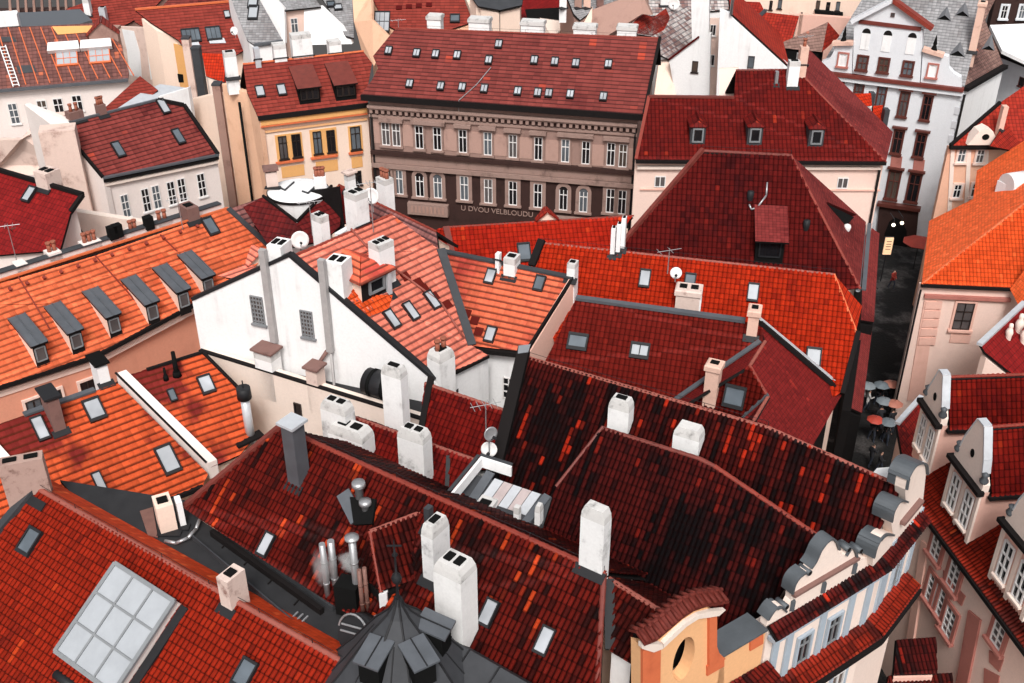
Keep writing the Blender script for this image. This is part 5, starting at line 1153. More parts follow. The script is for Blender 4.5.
# the house name, in raised letters
def letters(text, pl, ua, va, ub, vb, m, parent):
    a, b = pl(ua, va), pl(ub, vb); cu = bpy.data.curves.new('t', 'FONT'); cu.body = text; cu.size = 1; cu.extrude = .04
    t = bpy.data.objects.new('t', cu); COL.objects.link(t); bpy.context.view_layer.update()
    me = bpy.data.meshes.new_from_object(t.evaluated_get(bpy.context.evaluated_depsgraph_get())); wd = max(v.co.x for v in me.vertices); bpy.data.objects.remove(t)
    d = (b-a); s_ = d.length/wd; dx = d.normalized(); dy = pl.n.cross(dx); dy = -dy if dy.z < 0 else dy
    for v in me.vertices: q = a+dx*(v.co.x*s_)+dy*(v.co.y*s_*1.0)+pl.n*(v.co.z*s_+.06); v.co = q-h.loc
    me.materials.append(m); o = bpy.data.objects.new('lettering', me); COL.objects.link(o); o.parent = parent; return o
letters('U DVOU VELBLOUDU', fl_, 461, 209.8, 533, 216.8, M['facade_trim'], h.o)
for row in ([(389, 51.5), (417, 54), (436, 55), (457.5, 56), (489, 61), (534.5, 61), (555, 62.5), (576, 64), (608.5, 65)], [(410, 84.5), (441, 87), (462.5, 88), (484.5, 89.5), (518, 92), (538, 93.5), (549, 94), (570.5, 95), (603.5, 97.5)], [(499, 45)]):
    for u, v in row: h.skylight(r, u, v, .42, .52, M['sky_pane'], nx=2, up=.22)
for u, vt, vb, wp in ((434, 18, 32, 16), (479, 20, 35, 23), (532, 24, 38, 25), (584, 25, 42, 24), (626, 33, 43, 21)): h.chimney(rb, u, vt, vb, wp, .9, M['chim_white'], 'cap', 0, zup=1.15)
h.skylight(r, 382, 25, .9, 1.6, M['sky_pane'], nx=3, ny=2) if False else None
mb = MB(); mb.pipe([r(491, 68)+r.n*.08, r(476, 86)+r.n*.08, r(459, 101)+r.n*.08, fp_(459, 120)+fp_.n*.06], .03, 5); h.part(mb, 'lightning_cable', M['steel'])
mb = MB(); a = fp_(636, 125)+fp_.n*.1; mb.tube(a, V((a.x, a.y, 0)), .08, .08, 8); h.part(mb, 'downspout', M['dark']); mb = MB(); a = fp_(371, 105)+fp_.n*.1; mb.tube(a, V((a.x, a.y, 0)), .08, .08, 8); h.part(mb, 'downspout', M['dark'])
# ---- yellow house
h = House('apartment_house', 'yellow and cream house with an orange cornice and two dark box dormers', 310, 120, 15)
E0, E1 = W(258, 117, 15.3), W(368, 103.5, 15.3); r = slope3(E0, E1, 37); A, B = r(243, 64), r(363, 51); rb = slope3(A, B, 37, True)
h.roof([(r, [E0, r(247, 92), A, B, r(372, 63), r(367, 92), E1]), (rb, [A, B, B-rb.y*5, A-rb.y*5])], M['t_h2'], None, M['peach_wall'], ov=.4)
h.bar(E0, E1, .3, .3, M['dark'], 'gutter', Z*-.1); h.ridge(A, B, M['ridge_orange'], .13)
fq = h.facade(E0, E1, M['cream'], 0, .3); 
def hb(v0, v1, th, m, name):
    q = [fq.st(fq(262, v0))[1], fq.st(fq(262, v1))[1]]; xs = sorted((fq.st(E0)[0], fq.st(E1)[0])); mb = MB(); mb.prism([fq.at(xs[0]+.1, q[0], th), fq.at(xs[1]-.1, q[0], th), fq.at(xs[1]-.1, q[1], th), fq.at(xs[0]+.1, q[1], th)], -fq.n*th); return h.part(mb, name, M[m])
hb(119.5, 124.5, .3, 'yellow_wall', 'cornice'); hb(125, 126, .38, 'deep_orange', 'cornice_edge'); hb(131, 133, .12, 'apricot', 'string_course')
for u, v, wd, ht in ((289.5, 147.5, 27, 28), (324, 143, 27, 29), (355.5, 139, 14, 27), (293, 171, 23, 11), (327, 166, 22, 11), (357, 162, 11, 11)):
    a, e, w_, hh = h.rect(fq, u, v, wd, ht); mb = MB(); mb.prism([fq.at(a+i*w_/2, e+j*hh/2, .04) for i, j in ((-1, -1), (1, -1), (1, 1), (-1, 1))], -fq.n*.04); h.part(mb, 'panel', M['yellow_wall'])
f4 = PL(fq.p+fq.n*.04, fq.n)
for u, v, wd, ht in ((283, 147.5, 8.5, 23), (296.5, 145.5, 9, 23), (317.5, 142.5, 8.5, 22.5), (331, 141, 8.5, 22), (355.5, 138, 10, 23), (357, 178, 9, 14)): h.window(f4, u, v, wd, ht, None, M['dark_paint'], M['pane'], 2, (.3,), sill=True)
for u, wd in ((289.5, 28), (324, 27), (355.5, 14)):
    v = 161-(u-289.5)*.13; a, e, w_, hh = h.rect(f4, u, v, wd, 2); mb = MB(); mb.box(f4.at(a, e, .1), f4.x*(w_/2), Z*.07, f4.n*.12); h.part(mb, 'sill', M['deep_orange'])
a, b = r(225, 92) if False else W(224, 90, 16.3), E0
mb = MB(); q0 = E0+V((.05, -.05, -.3)); q1 = W(222, 84, 16.6); mb.prism([q0, W(247, 93, 16.4), q1, V((q1.x, q1.y, 0)), V((q0.x, q0.y, 0))], V((.25, .3, 0))); h.part(mb, 'gable_wall', M['peach_wall'])
mb = MB(); a, b = W(243, 101, 15.8), W(250, 180, 9.0); mb.tube(a+V((-.2, -.3, 0)), V((a.x-.2, a.y-.3, 6)), .1, .1, 8); h.part(mb, 'downspout', M['soot'])
for u, v in ((310.5, 103.5), (346.5, 100)): h.dormer(r, u, v, 1.5, 1.2, 16, M['ridge_dark'], M['soot'], M['soot'], M['pane'], 3, .12, frame=M['dark_paint'], overs=.25)
for u, v in ((260, 92), (281.5, 90.5)): h.skylight(r, u, v, .5, .75, M['milk_pane'])
h.chimney(rb, 281, 47, 59, 16, .9, M['chim_white'], 'flat', 0, zup=1.0); h.chimney(rb, 303.5, 37, 57, 23, .9, M['chim_white'], 'flat', 0, zup=1.6); h.chimney(rb, 336, 43, 54, 16, .9, M['chim_white'], 'flat', 0, zup=.9); h.chimney(rb, 258, 52, 60, 8, .6, M['zinc_light'], 'flat', 0, zup=.8)
h.chimney(r, 233, 53, 78, 15, .8, M['chim_white'], 'flat', 1, None)
# ---- small hip roof and flue between the houses
h = House('town_house', 'narrow pale house with a small orange hip roof and a tall dark vent duct', 205, 70, 14)
A, B, C, D = W(202, 53, 16.6), W(226, 54, 16.6), W(227, 81, 15.0), W(206, 76, 15.2); pl = through(A, B, D)
h.roof([(pl, [A, B, pl.drop(C), D])], M['t_m1'], None, M['beige'], ov=.1); pl = through(B, C, W(226, 60, 15.8)) if False else None
h.roof([(through(W(226, 54, 16.6), W(245, 66, 15.6), W(236, 104, 14.6)), [W(226, 60, 16.4), W(238, 80, 15.6), W(242, 103, 14.7), W(225, 86, 15.2)])], M['t_l3'], None, None, name='side_roof')
for u, vt, vb, w_, m in ((186, 38, 120, 7, 'stained'), (196, 48, 125, 8, 'slate'), (217, 84, 190, 8, 'mud')):
    zt = 16.2 if u < 210 else 15.6; b = W(u, vt, zt); mb = MB(); mb.box(V((b.x, b.y, (zt+5)/2)), V((w_*depth(b)/F/2, 0, 0)), V((0, .4, 0)), Z*((zt-5)/2)); o = h.part(mb, 'chimney' if m == 'stained' else 'vent_duct', M[m])
    k = MB(); k.box(V((b.x, b.y, zt+.05)), V((w_*depth(b)/F/2+.04, 0, 0)), V((0, .44, 0)), Z*.06); h.part(k, 'chimney_cap', M['slate'], o)
mb = MB(); a, b = W(190, 100, 13.6), W(224, 92, 15.0); mb.prism([a, b, V((b.x, b.y, 0)), V((a.x, a.y, 0))], V((.2, .6, 0))); h.part(mb, 'wall', M['cream'])
mb = MB(); a, b = W(181, 105, 12.8), W(198, 112, 12.6); mb.prism([a, b, b-Z*9, a-Z*9], V((.2, .5, 0))); h.part(mb, 'side_wall', M['pink_wall'])
for k in range(2): mb = MB(); c = W(203+k*4, 106, 13.0); mb.box(c, V((.3, 0, 0)), V((0, .3, 0)), Z*.45); h.part(mb, 'vent_box', M['dark_metal'] if k else M['zinc'])
# ---- flat patched roof
h = House('yard_annex', 'low annex with a crumpled pale sheet roof behind the maroon roof', 160, 95, 13, 'annex')
r = slope((125, 105), (190, 82), 14.6, 15); h.roof([(r, [(115, 110), (142, 92), (160, 84), (188, 88), (190, 105), (160, 104), (128, 116)])], M['zinc_light'], None, M['white'], ov=.1)
r = slope((140, 78), (150, 80), 15.2, 35); q = [W(140, 76, 15.6), W(158, 90, 14.8), W(118, 118, 14.0), W(100, 112, 14.2)]; pp = through(q[0], q[1], q[3]); h.roof([(pp, [q[0], q[1], pp.drop(q[2]), q[3]])], M['t_h2'], None, None, name='lower_roof')
mb = MB(); a, b = W(158, 97, 15.1), W(188, 88, 15.3); mb.prism([a, b, b-Z*2.5, a-Z*1.5], V((.1, .4, 0))); h.part(mb, 'parapet', M['white'])
# ---- white house, far left, with the brown patched roof
h = House('apartment_house', 'white house with brown tiled roof, two whitewashed rooflights and a roof ladder', 60, 60, 15)
E0, E1 = W(-60, 95, 14.4), W(128, 79, 14.4); r = slope3(E0, E1, 36); A, B = r(-70, 31), r(100, 23); rb = slope3(A, B, 36, True)
h.roof([(r, [E0, A, B, (108, 33), (121, 45), (129, 72), E1]), (rb, [A, B, B-rb.y*4, A-rb.y*4])], M['t_h4'], None, M['white'], ov=.4)
h.bar(E0, E1, .4, .2, M['zinc'], 'gutter', Z*-.05); fq = h.facade(E0, E1, M['white_pink'], 0, .35); hbq = fq
for u, v, wd, ht, nb in ((14, 113.5, 9.5, 21, (.33, .66)), (42.5, 108, 10, 16, (.45,)), (58.5, 105.5, 10, 15, (.45,)), (77.5, 103, 10, 16, (.4,))): h.window(fq, u, v, wd, ht, None, M['white_paint'], M['pane'], 2, nb, sill=True)
for u, v in ((67, 59), (99.5, 56.5)):
    h.skylight(r, u, v, 1.5, 1.1, M['milk_pane'], M['ridge_orange'], 3, 2, .15); mb = MB(); c = r(u-3, v-10); a, e = r.st(c); mb.prism([r.at(a+i, e+j, .5) for i, j in ((-1.2, -.45), (1.2, -.45), (1.15, .35), (-1.1, .35))], -r.n*.4); h.part(mb, 'dormer_cover', M['white_paint'])
for k in range(11): x = 6+k*12; h.bar(r(x*.9-8, 27.5), r(x+8, 86-k), .07, .06, M['ridge_orange'], 'tile_seam', r.n*.03)
a, e = r.st(r(2, 46)); o = None
mb = MB()
for s_ in (-.22, .22): mb.box((r(3, 47)+r(17, 88))/2+r.n*.2+r.x*s_, (r(3, 47)-r(17, 88))/2, r.x*.04, r.n*.04)
for k in range(12): mb.box(r(3, 47).lerp(r(17, 88), (k+.5)/12)+r.n*.2, r.x*.22, r.y*.03, r.n*.03)
h.part(mb, 'roof_ladder', M['white_paint'])
for q in ([(0, 10+27), (14, 37), (17, 42), (2, 42)], [(16, 66), (34, 65), (37, 72), (19, 74)]): h.plate(r, [r(*k)+r.n*.02 for k in q], .02, M['slate'], 'roof_patch')
h.plate(r, [r(52, 27)+r.n*.02, r(96, 26)+r.n*.02, r(100, 32)+r.n*.02, r(58, 35)+r.n*.02], .05, M['orange_wall'], 'roof_patch')
h.gable_dormer(r, 104, 40, 2.2, .5, .9, M['t_h2'], M['mud'], 0, M['mud'], win=None)
mb = MB(); a, b = W(0, 152, 11.5), W(66, 122, 12.8); mb.prism([W(-10, 140, 12), W(20, 140, 12.1), W(40, 116, 12.9), W(68, 113, 13), W(70, 175, 9), W(-10, 175, 9)], V((0, .5, 0))); h.part(mb, 'side_wall', M['stained'])
h.chimney(rb, 8, 17, 28, 24, 1.0, M['white'], 'flat', 0, zup=1.0)
mb = MB(); mb.prism([W(u, v, 17.2) for u, v in ((-40, 14), (33, 12), (80, 9), (92, 20), (60, 30), (-40, 34))], -Z*.3); h.part(mb, 'flat_roof', M['zinc'])
# ---- far tile roof with twin rooflights, plaster side wall
h = House('town_house', 'brick-red roofed house with two banded rooflights over a peeling white side wall', 195, 30, 15)
r = slope((148, 9), (229, 2), 17.5, 38); A, B = r(135, 10), r(229, 2); h.roof([(r, [A, B, (251, 46), (225, 62), (188, 52), (178, 40), (150, 22)])], M['t_h2'], None, M['cream'], ov=.4); h.bar(A, B, .3, .14, M['ridge_orange'], 'ridge', Z*.06)
h.skylight(r, 191, 36, 1.4, 1.1, M['blue_pane'], None, 4, 1); h.skylight(r, 213.5, 34, 1.1, 1.1, M['blue_pane'], None, 3, 1); h.skylight(r, 227, 15, .4, .6, M['milk_pane'])
for u, v in ((191, 43.5), (217, 41)): h.plate(r, [r(u-9, v-2)+r.n*.05, r(u+7, v-2.5)+r.n*.05, r(u+9, v+2.5)+r.n*.05, r(u-7, v+3)+r.n*.05], .04, M['zinc_light'], 'apron')
pl = vert(W(119, 30, 15.2), W(172, 40, 15.2)); h.plate(pl, [(118, 27), (142, 28), (160, 34), (174, 43), (180, 112), (118, 112)], .4, M['stained'], 'side_wall', -.4)
for q in ([(122, 29), (134, 31), (140, 52), (142, 78), (130, 75), (127, 50)], [(146, 38), (166, 44), (171, 78), (160, 72), (151, 80)]): h.plate(pl, q, .03, M['white'], 'whitewash_panel')
h.plate(pl, [(168, 41), (186, 47), (190, 96), (174, 96)], .12, M['yellow_wall'], 'yellow_wall')
rr = slope((132, 12), (152, 12), 16.6, 35); h.roof([(rr, [(131, 12), (152, 16), (178, 36), (160, 37), (135, 22)])], M['t_h2'], None, None, name='hip_roof')
h.plate(pl, [(176, 73), (184, 74), (185, 82), (177, 82)], .15, M['soot'], 'doorway')
mb = MB(); c = W(113, 28, 17); mb.box(c, V((.5, 0, 0)), V((0, .5, 0)), Z*.12); mb.box(c-Z*1.2, V((.35, 0, 0)), V((0, .35, 0)), Z*1.1); h.part(mb, 'vent_hood', M['mud'])
# ---- grey sheet roofs
h = House('apartment_house', 'house with a pale grey sheet roof, rosy courtyard wall and white terrace', 290, 25, 15)
r = slope((232, -4), (256, -4), 18.5, 34); h.roof([(r, [(226, -14), (252, -14), (283, 41), (254, 45), (247, 40)])], M['t_grey'], None, M['white'], ov=.1); h.bar(r(283, 41), r(254, 45), .3, .2, M['zinc'], 'gutter')
h.skylight(r, 253.5, 13, .7, 1.2, M['milk_pane']); h.skylight(r, 253, 4, .7, .7, M['milk_pane'])
mb = MB(); mb.prism([W(255, -3, 18), W(272, -4, 18.3), W(284, 9, 17.2), W(285, 44, 14.6), W(283, 41, 14.8)], V((.1, .4, 0))); h.part(mb, 'side_wall', M['white'])
a, b = W(283, 10, 17.0), W(304, 8, 17.0); pl = vert(a, b); mb = MB(); mb.prism([a, b, V((b.x, b.y, 0)), V((a.x, a.y, 0))], -pl.n*.5); h.part(mb, 'court_wall', M['pink_light'])
h.window(pl, 294.5, 26, 7, 16, None, M['white_paint'], M['pane'], 2, (.35,), sill=True)
rr = slope((283, 10), (320, 6), 17.1, 14); h.roof([(rr, [(270, -4), (312, -6), (321, 6.5), (283, 10.5)])], M['t_grey'], None, None, name='low_roof')
b, c = W(304, 8, 17.0), W(356, 40, 14.6); mb = MB(); mb.prism([b, W(321, 6.5, 17), W(350, 34, 15), W(352, 44, 14.3), W(304, 45, 14.3)], V((.1, .4, 0))); h.part(mb, 'white_wall', M['white'])
rr = slope((322, 4), (352, 2), 16.8, 25); h.roof([(rr, [(318, -8), (352, -8), (354, 38), (346, 36)])], M['t_grey'], None, None, name='curved_roof'); h.skylight(rr, 338, 8, .6, .5, M['milk_pane']); h.skylight(rr, 331, 5, .6, .5, M['blue_pane'])
# ---- orange firewall house behind the brown one
h = House('town_house', 'apricot firewall house with a red slope and a glazed roof hatch, behind the brown house', 410, 15, 16)
r = slope((372, -20), (460, -20), 19.0, 36); h.roof([(r, [(366, -25), (455, -25), (473, 22), (442, 32), (394, 29), (385, 24), (371, -4)])], M['t_h2'], None, M['peach_wall'], ov=.1)
h.skylight(r, 382, 22, 1.2, 1.9, M['milk_pane'], None, 3, 2, .12)
q = [W(352, -8, 18.5), W(371, -8, 18.8), W(372, 20, 17.6), W(390, 38, 16.8), W(374, 66, 14.5), W(362, 52, 14.8), W(354, 22, 16.8)]; mb = MB(); mb.prism(q, V((.1, .5, -.1))); h.part(mb, 'firewall', M['peach_wall'])
for u, v in ((399, 8), (409, 7), (419, 6), (429, 5)): mb = MB(); c = r(u, v); a, e = r.st(c); mb.prism([r.at(a+i*.25, e+j*.2, .12) for i, j in ((-1, -1), (1, -1), (1, 1), (-1, 1))], -r.n*.1); h.part(mb, 'vent_tile', M['t_l3'])
h.skylight(r, 455, 19, .7, .6, M['blue_pane'])
mb = MB(); mb.prism([r(456, -25)+Z*.1, r(475, 22)+Z*.1, r(475, 22)-Z*3, W(485, 5, 15)-Z*2], V((.3, .1, 0))); h.part(mb, 'side_wall', M['cream'])
# cluster behind the middle of the brown house
h = House('town_house', 'cream back house with a grey flat roof behind the white ridge chimneys', 500, 10, 17)
r = slope((470, 6), (520, 8), 18.2, 12); h.roof([(r, [(468, -8), (524, -8), (522, 5), (500, 10), (478, 6)])], M['slate'], None, M['cream'], ov=.2)
mb = MB(); a, b, c = W(476, 8, 17.9), W(499, 11, 17.9), W(519, 8, 17.9); mb.prism([a, b, V((b.x, b.y, 0)), V((a.x, a.y, 0))], V((0, .4, 0))); mb.prism([b, c, V((c.x, c.y, 0)), V((b.x, b.y, 0))], V((0, .4, 0))); h.part(mb, 'facade', M['cream'])
mb = MB(); mb.tube(W(499.5, 11, 17.9)-V((0, .1, 0)), W(499.5, 11, 17.9)-V((0, .1, 8)), .08, .08, 6); h.part(mb, 'downspout', M['soot'])
h.window(vert(W(478, 8, 17.9), W(498, 10.8, 17.9)), 493, 19, 2.5, 5, None, M['white_paint'], M['pane'], 1, ())
h = House('town_house', 'dark red roofed house with cream gable behind the second white ridge chimney', 545, 15, 16)
r = slope((500, 22), (540, 2), 16.6, 34); h.roof([(r, [(516, -6), (575, -6), (565, 18), (540, 26), (500, 34), (505, 28)])], M['t_l3'], None, M['cream'], ov=.2)
mb = MB(); mb.prism([W(540, 18, 16.6), W(568, 22, 16.2), W(553, 38, 15), W(540, 36, 15)], V((.1, .5, 0))); h.part(mb, 'gable_wall', M['beige'])
mb = MB(); mb.prism([W(525, 10, 17), W(566, 8, 17), W(564, 20, 16.4), W(540, 18, 16.6), W(528, 22, 16.4)], V((.1, .3, 0))); h.part(mb, 'dark_shed', M['soot'])
h.chimney(r, 572, -4, 25, 4, .6, M['cream'], 'flat', 0, V((1, 0, 0)))
h = House('town_house', 'tall blank brown roughcast firewall above the brown house ridge', 625, 15, 17)
q = [W(592, 10, 18), W(641, -8, 19.5), W(652, 15, 18), W(642, 14, 18), W(624, 31, 16.6), W(611, 43, 15.8), W(591, 46, 15.8)]; mb = MB(); mb.prism(q, V((.2, .8, -.1))); h.part(mb, 'firewall', M['mud'])
q = [W(575, 38, 16.4), W(592, 8, 18.2), W(592, 46, 15.6), W(572, 46, 15.6)]; mb = MB(); mb.prism(q, V((.1, .6, 0))); h.part(mb, 'side_wall', M['cream'])
r = slope((570, 6), (640, -10), 18.4, 25); h.roof([(r, [(560, -20), (650, -20), (641, -6), (592, 11), (580, 20), (574, 14)])], M['t_grey'], None, M['mud'], ov=.05)
for u, m in ((587, 'chim_pink'), (600, 'chim_brown'), (578, 'mud'), (563, 'white')): h.chimney(r, u, -6 if u < 590 else -2, 8, 7, .6, M[m], 'flat', 0, V((1, 0, 0)), zup=1.6)
h = House('town_house', 'white gabled house with a pale crusted roof and red patch, behind the brown house', 680, 50, 15)
r = slope((622, 32), (672, 6), 17.2, 34); h.roof([(r, [(622, 32), (642, 14), (655, 17), (672, 4), (692, 8), (700, 36), (671, 60), (658, 54), (660, 40), (650, 36)])], M['t_snow'], None, None)
h.roof([(PL(r.p+r.n*.03, r.n), [r(623, 31), r(643, 14), r(654, 17), r(666, 8), r(670, 18), r(664, 30), r(652, 36)])], M['t_red'], None, None, name='red_patch')
a, b = W(669, 60, 14.9), W(700, 37, 14.9); q = [W(669, 60, 14.9), W(699, 37, 16.4), W(710, 34, 16.6), W(709, 100, 12), W(677, 100, 12)]; gw = through(q[0], q[1], q[3]); gw = vert(W(677, 97, 12.2), W(708, 97, 12.4)); q = [gw(*k) for k in ((669, 60), (699, 37), (711, 34), (709, 104), (677, 104))]; mb = MB(); mb.prism(q, -gw.n*.6); h.part(mb, 'gable_wall', M['white'])
h.bar(gw(669, 60)+Z*.05, gw(699, 37)+Z*.05, .3, .12, M['t_l3'], 'verge'); h.window(gw, 695, 66.5, 6, 11, None, M['dark_paint'], M['pane'], 1, (), sill=True)
mb = MB(); mb.prism([gw(691, -5), gw(709, -5), gw(709, 36), gw(700, 37), gw(692, 40)], -gw.n*.9); h.part(mb, 'tall_chimney', M['white'])
g2 = PL(gw.p-gw.n*1.2, gw.n); mb = MB(); mb.prism([g2(708, 19), g2(724, 19), g2(722, 104), g2(706, 104)], -g2.n*.4); h.part(mb, 'back_wall', M['pink_light'])
for u, v in ((713, 30), (711.5, 60)): h.window(g2, u, v, 6, 11, None, M['white_paint'], M['pane'], 2, (), sill=True)
mb = MB(); mb.tube(gw(721, 18)+gw.n*.1, gw(719, 104)+gw.n*.1, .1, .1, 8); h.part(mb, 'downspout', M['soot'])
mb = MB(); q = [W(669, 60, 14.8), W(659, 62, 14.6), W(653, 104, 12), W(678, 104, 12)]; mb.prism(q, V((0, .4, 0))); h.part(mb, 'side_wall', M['cream'])
h.window(vert(q[1], q[0]), 662, 76, 3, 14, None, M['dark_paint'], M['pane'], 1, ()); 
# big white gable + red roof behind
h = House('gabled_house', 'blank white gable wall with one dark window above the red dormer roof', 760, 55, 16)
gw = vert(W(722, 100, 13.0), W(786, 100, 13.0)); gw = PL(gw.p, V((-.15, -1, 0))); q = [gw(*k) for k in ((720, 10), (731, 14), (790, 67), (790, 100), (716, 104))]; mb = MB(); mb.prism(q, -gw.n*.6); h.part(mb, 'gable_wall', M['white'])
h.window(gw, 751, 62, 6.5, 12, None, M['dark_paint'], M['pane'], 1, (), sill=False); h.plate(gw, [(724, 70), (736, 70), (734, 100), (720, 100)], .1, M['pink_light'], 'pilaster')
A = gw(731, 13); B = A+V((1.2, 9, 0)); rp = through(A, gw(790, 67), B); h.roof([(rp, [A, gw(790, 67), gw(790, 67)+V((1.2, 9, 0)), B])], M['t_red'], None, None)
mb = MB(); mb.tube(gw(731, 14)+gw.n*.2, gw(731, 14)+Z*6+gw.n*.2, .12, .1, 8); h.part(mb, 'flue_pipe', M['steel'])
h = House('town_house', 'house under two red roof planes with a round vent, behind the white gable', 775, 30, 16)
r = slope((760, 12), (798, 16), 17.0, 34); h.roof([(r, [(732, 1), (760, 2), (765, 12), (799, 16), (792, 40), (770, 60), (748, 30)])], M['t_red'], None, M['cream'], ov=.1); h.bar(r(766, 10), r(748, 28), .4, .1, M['slate'], 'valley_flashing', r.n*.05); h.skylight(r, 768, 29, .4, .4, M['blue_pane'])
h = House('town_house', 'small dark hipped roof between the white gable and the grey pediment house', 805, 40, 15)
A = W(828, 22, 16.6); q = [W(772, 47, 15.4), W(822, 52, 14.6), W(840, 36, 15.2), W(812, 30, 16)]; p1 = through(A, q[0], q[1]); p2 = through(A, q[1], q[2])
h.roof([(p1, [A, q[0], q[1]])], M['t_rust'], None, M['soot'], ov=.2); h.roof([(p2, [A, q[1], q[2]])], M['t_red'], None, None, name='side_roof')
h = House('apartment_house', 'row of beige attic walls with dark loggias along the top edge', 810, 8, 16)
a, b = W(790, 14, 16), W(860, 19, 16); pl = vert(a, b); mb = MB(); mb.prism([a, b, V((b.x, b.y, 0)), V((a.x, a.y, 0))], -pl.n*.6); h.part(mb, 'wall', M['pink_wall'])
p2 = PL(pl.p-pl.n*2, pl.n); mb = MB(); mb.prism([p2(735, -12), p2(880, -12), p2(880, 40), p2(735, 40)], -pl.n*.6); h.part(mb, 'upper_wall', M['cream'])
for u, v, w_, hh in ((818, 5, 4, 9), (828, 7, 4, 10), (838, 6, 4, 9), (861, 8, 4, 12), (780, 4, 4, 9), (771, 5, 3, 9)): h.window(p2, u, v, w_, hh, None, M['dark_paint'], M['pane'], 1, ())
h.plate(p2, [(815, 9), (843, 12), (843, 15), (815, 13)], .5, M['soot'], 'balcony')
h.chimney(pl, 799.5, 10, 30, 5, .6, M['chim_pink'], 'flat', 1, pl.x, zup=1.4)
# ---- red roof with three small arched dormers
h = House('town_house', 'cream house under a red tiled hip roof with three small arched dormers', 760, 120, 12)
E0, E1 = W(636, 160, 15.4), W(886, 162, 15.4); r = slope3(E0, E1, 40); A, B = r(736, 70), r(797, 69.5); e2 = W(893, 132, 15.4); ps = through(B, E1, e2); rb = slope3(A, B, 40, True)
h.roof([(r, [E0, r(649, 97), r(734, 98), A, B, E1])], M['t_m4'], (.035, .03), M['pink_light'], ov=.5)
h.roof([(ps, [B, E1, e2, B+(e2-E1)*.9])], M['t_m3s'], None, None, name='side_roof'); h.roof([(rb, [A, B, B-rb.y*4, A-rb.y*4])], M['t_m4'], None, None, name='back_roof')
h.ridge(B, E1, M['ridge_red'], .12, 'hip_tiles'); h.ridge(A, B, M['ridge_dark'], .12); h.bar(E0, E1, .3, .2, M['dark'], 'gutter', Z*-.08)
h.bar(r(649, 97), r(734, 98), .3, .12, M['ridge_dark'], 'ridge_tiles', Z*.05); h.bar(E0, r(649, 97), .2, .14, M['ridge_red'], 'verge', Z*.05)
fq = h.facade(E0, E1, M['pink_light'], 0, .4); h.bar(fq(637, 166.5), fq(880, 167), .3, .18, M['beige'], 'cornice', fq.n*.12); h.bar(fq(640, 189), fq(880, 190), .12, .1, M['pink_wall'], 'string_course', fq.n*.05)
for u, v in ((660, 181.5), (842.5, 183)): h.window(fq, u, v, 11, 11, None, M['white_paint'], M['pane_grey'], 2, (), sill=False)
mb = MB(); mb.prism([W(719, 69, 18.2), W(738, 68, 18.2), W(736, 101, 16.8), W(719, 101, 16.8)], V((.1, .3, 0))); h.part(mb, 'party_wall', M['pink_light'])
for u, v in ((697, 145), (754, 145), (815, 147)): h.gable_dormer(r, u, v, .95, 1.2, .3, M['t_m4'], M['slate'], .25, M['slate'], win=(.6, .85), frame=M['grey_paint'], ov=.07)
h.chimney(r, 792, 62, 88, 11, .6, M['chim_white'], 'flat', 1); h.chimney(r, 776, 72, 85, 3, .3, M['steel'], 'flat', 0); h.chimney(rb, 803, 55, 66, 8, .6, M['chim_pink'], 'flat', 0, zup=1.2, pots=1); h.chimney(rb, 799, 60, 70, 5, .5, M['chim_white'], 'flat', 0, zup=1.0)
mb = MB(); c = ps(858, 122); x = ps.x
h.dormer(ps, 858, 134, 1.9, 1.5, 5, M['t_m1'], M['white'], M['zinc_light'], overs=.1) if False else None
for (q, m) in (([(845, 94, 17.0), (871, 93, 16.8), (872, 106, 16.2), (848, 107, 16.4)], 't_m1'), ([(847, 107, 16.4), (872, 106, 16.2), (868, 122, 15.6), (848, 122, 15.7)], 't_snow'), ([(873, 106, 16.4), (883, 105, 16.3), (881, 128, 15.4), (872, 126, 15.5)], 't_m1')):
    k = [W(*z) for z in q]; pp = through(k[0], k[1], k[2]); h.roof([(pp, k[:3]+[pp.drop(k[3])])], M[m], None, None, name='cross_gable')
mb = MB(); mb.prism([W(851, 123, 15.6), W(868, 123, 15.6), W(867, 137, 14.6), W(856, 130, 14.9)], V((.1, .3, 0))); h.part(mb, 'dormer_wall', M['zinc'])
for u, vt, vb in ((871, 92, 108), (885, 105, 128)): mb = MB(); mb.box(W(u, (vt+vb)/2, 16), V((.17, 0, 0)), V((0, .3, 0)), Z*.55); h.part(mb, 'chimney', M['slate'])
mb = MB(); mb.box(W(869, 126, 15.3), V((.12, 0, 0)), V((0, .2, 0)), Z*.7); h.part(mb, 'finial', M['white'])
mb = MB(); a = fq(879.5, 168)+fq.n*.1; mb.tube(a, V((a.x, a.y, 0)), .09, .09, 8); h.part(mb, 'downspout', M['dark'])

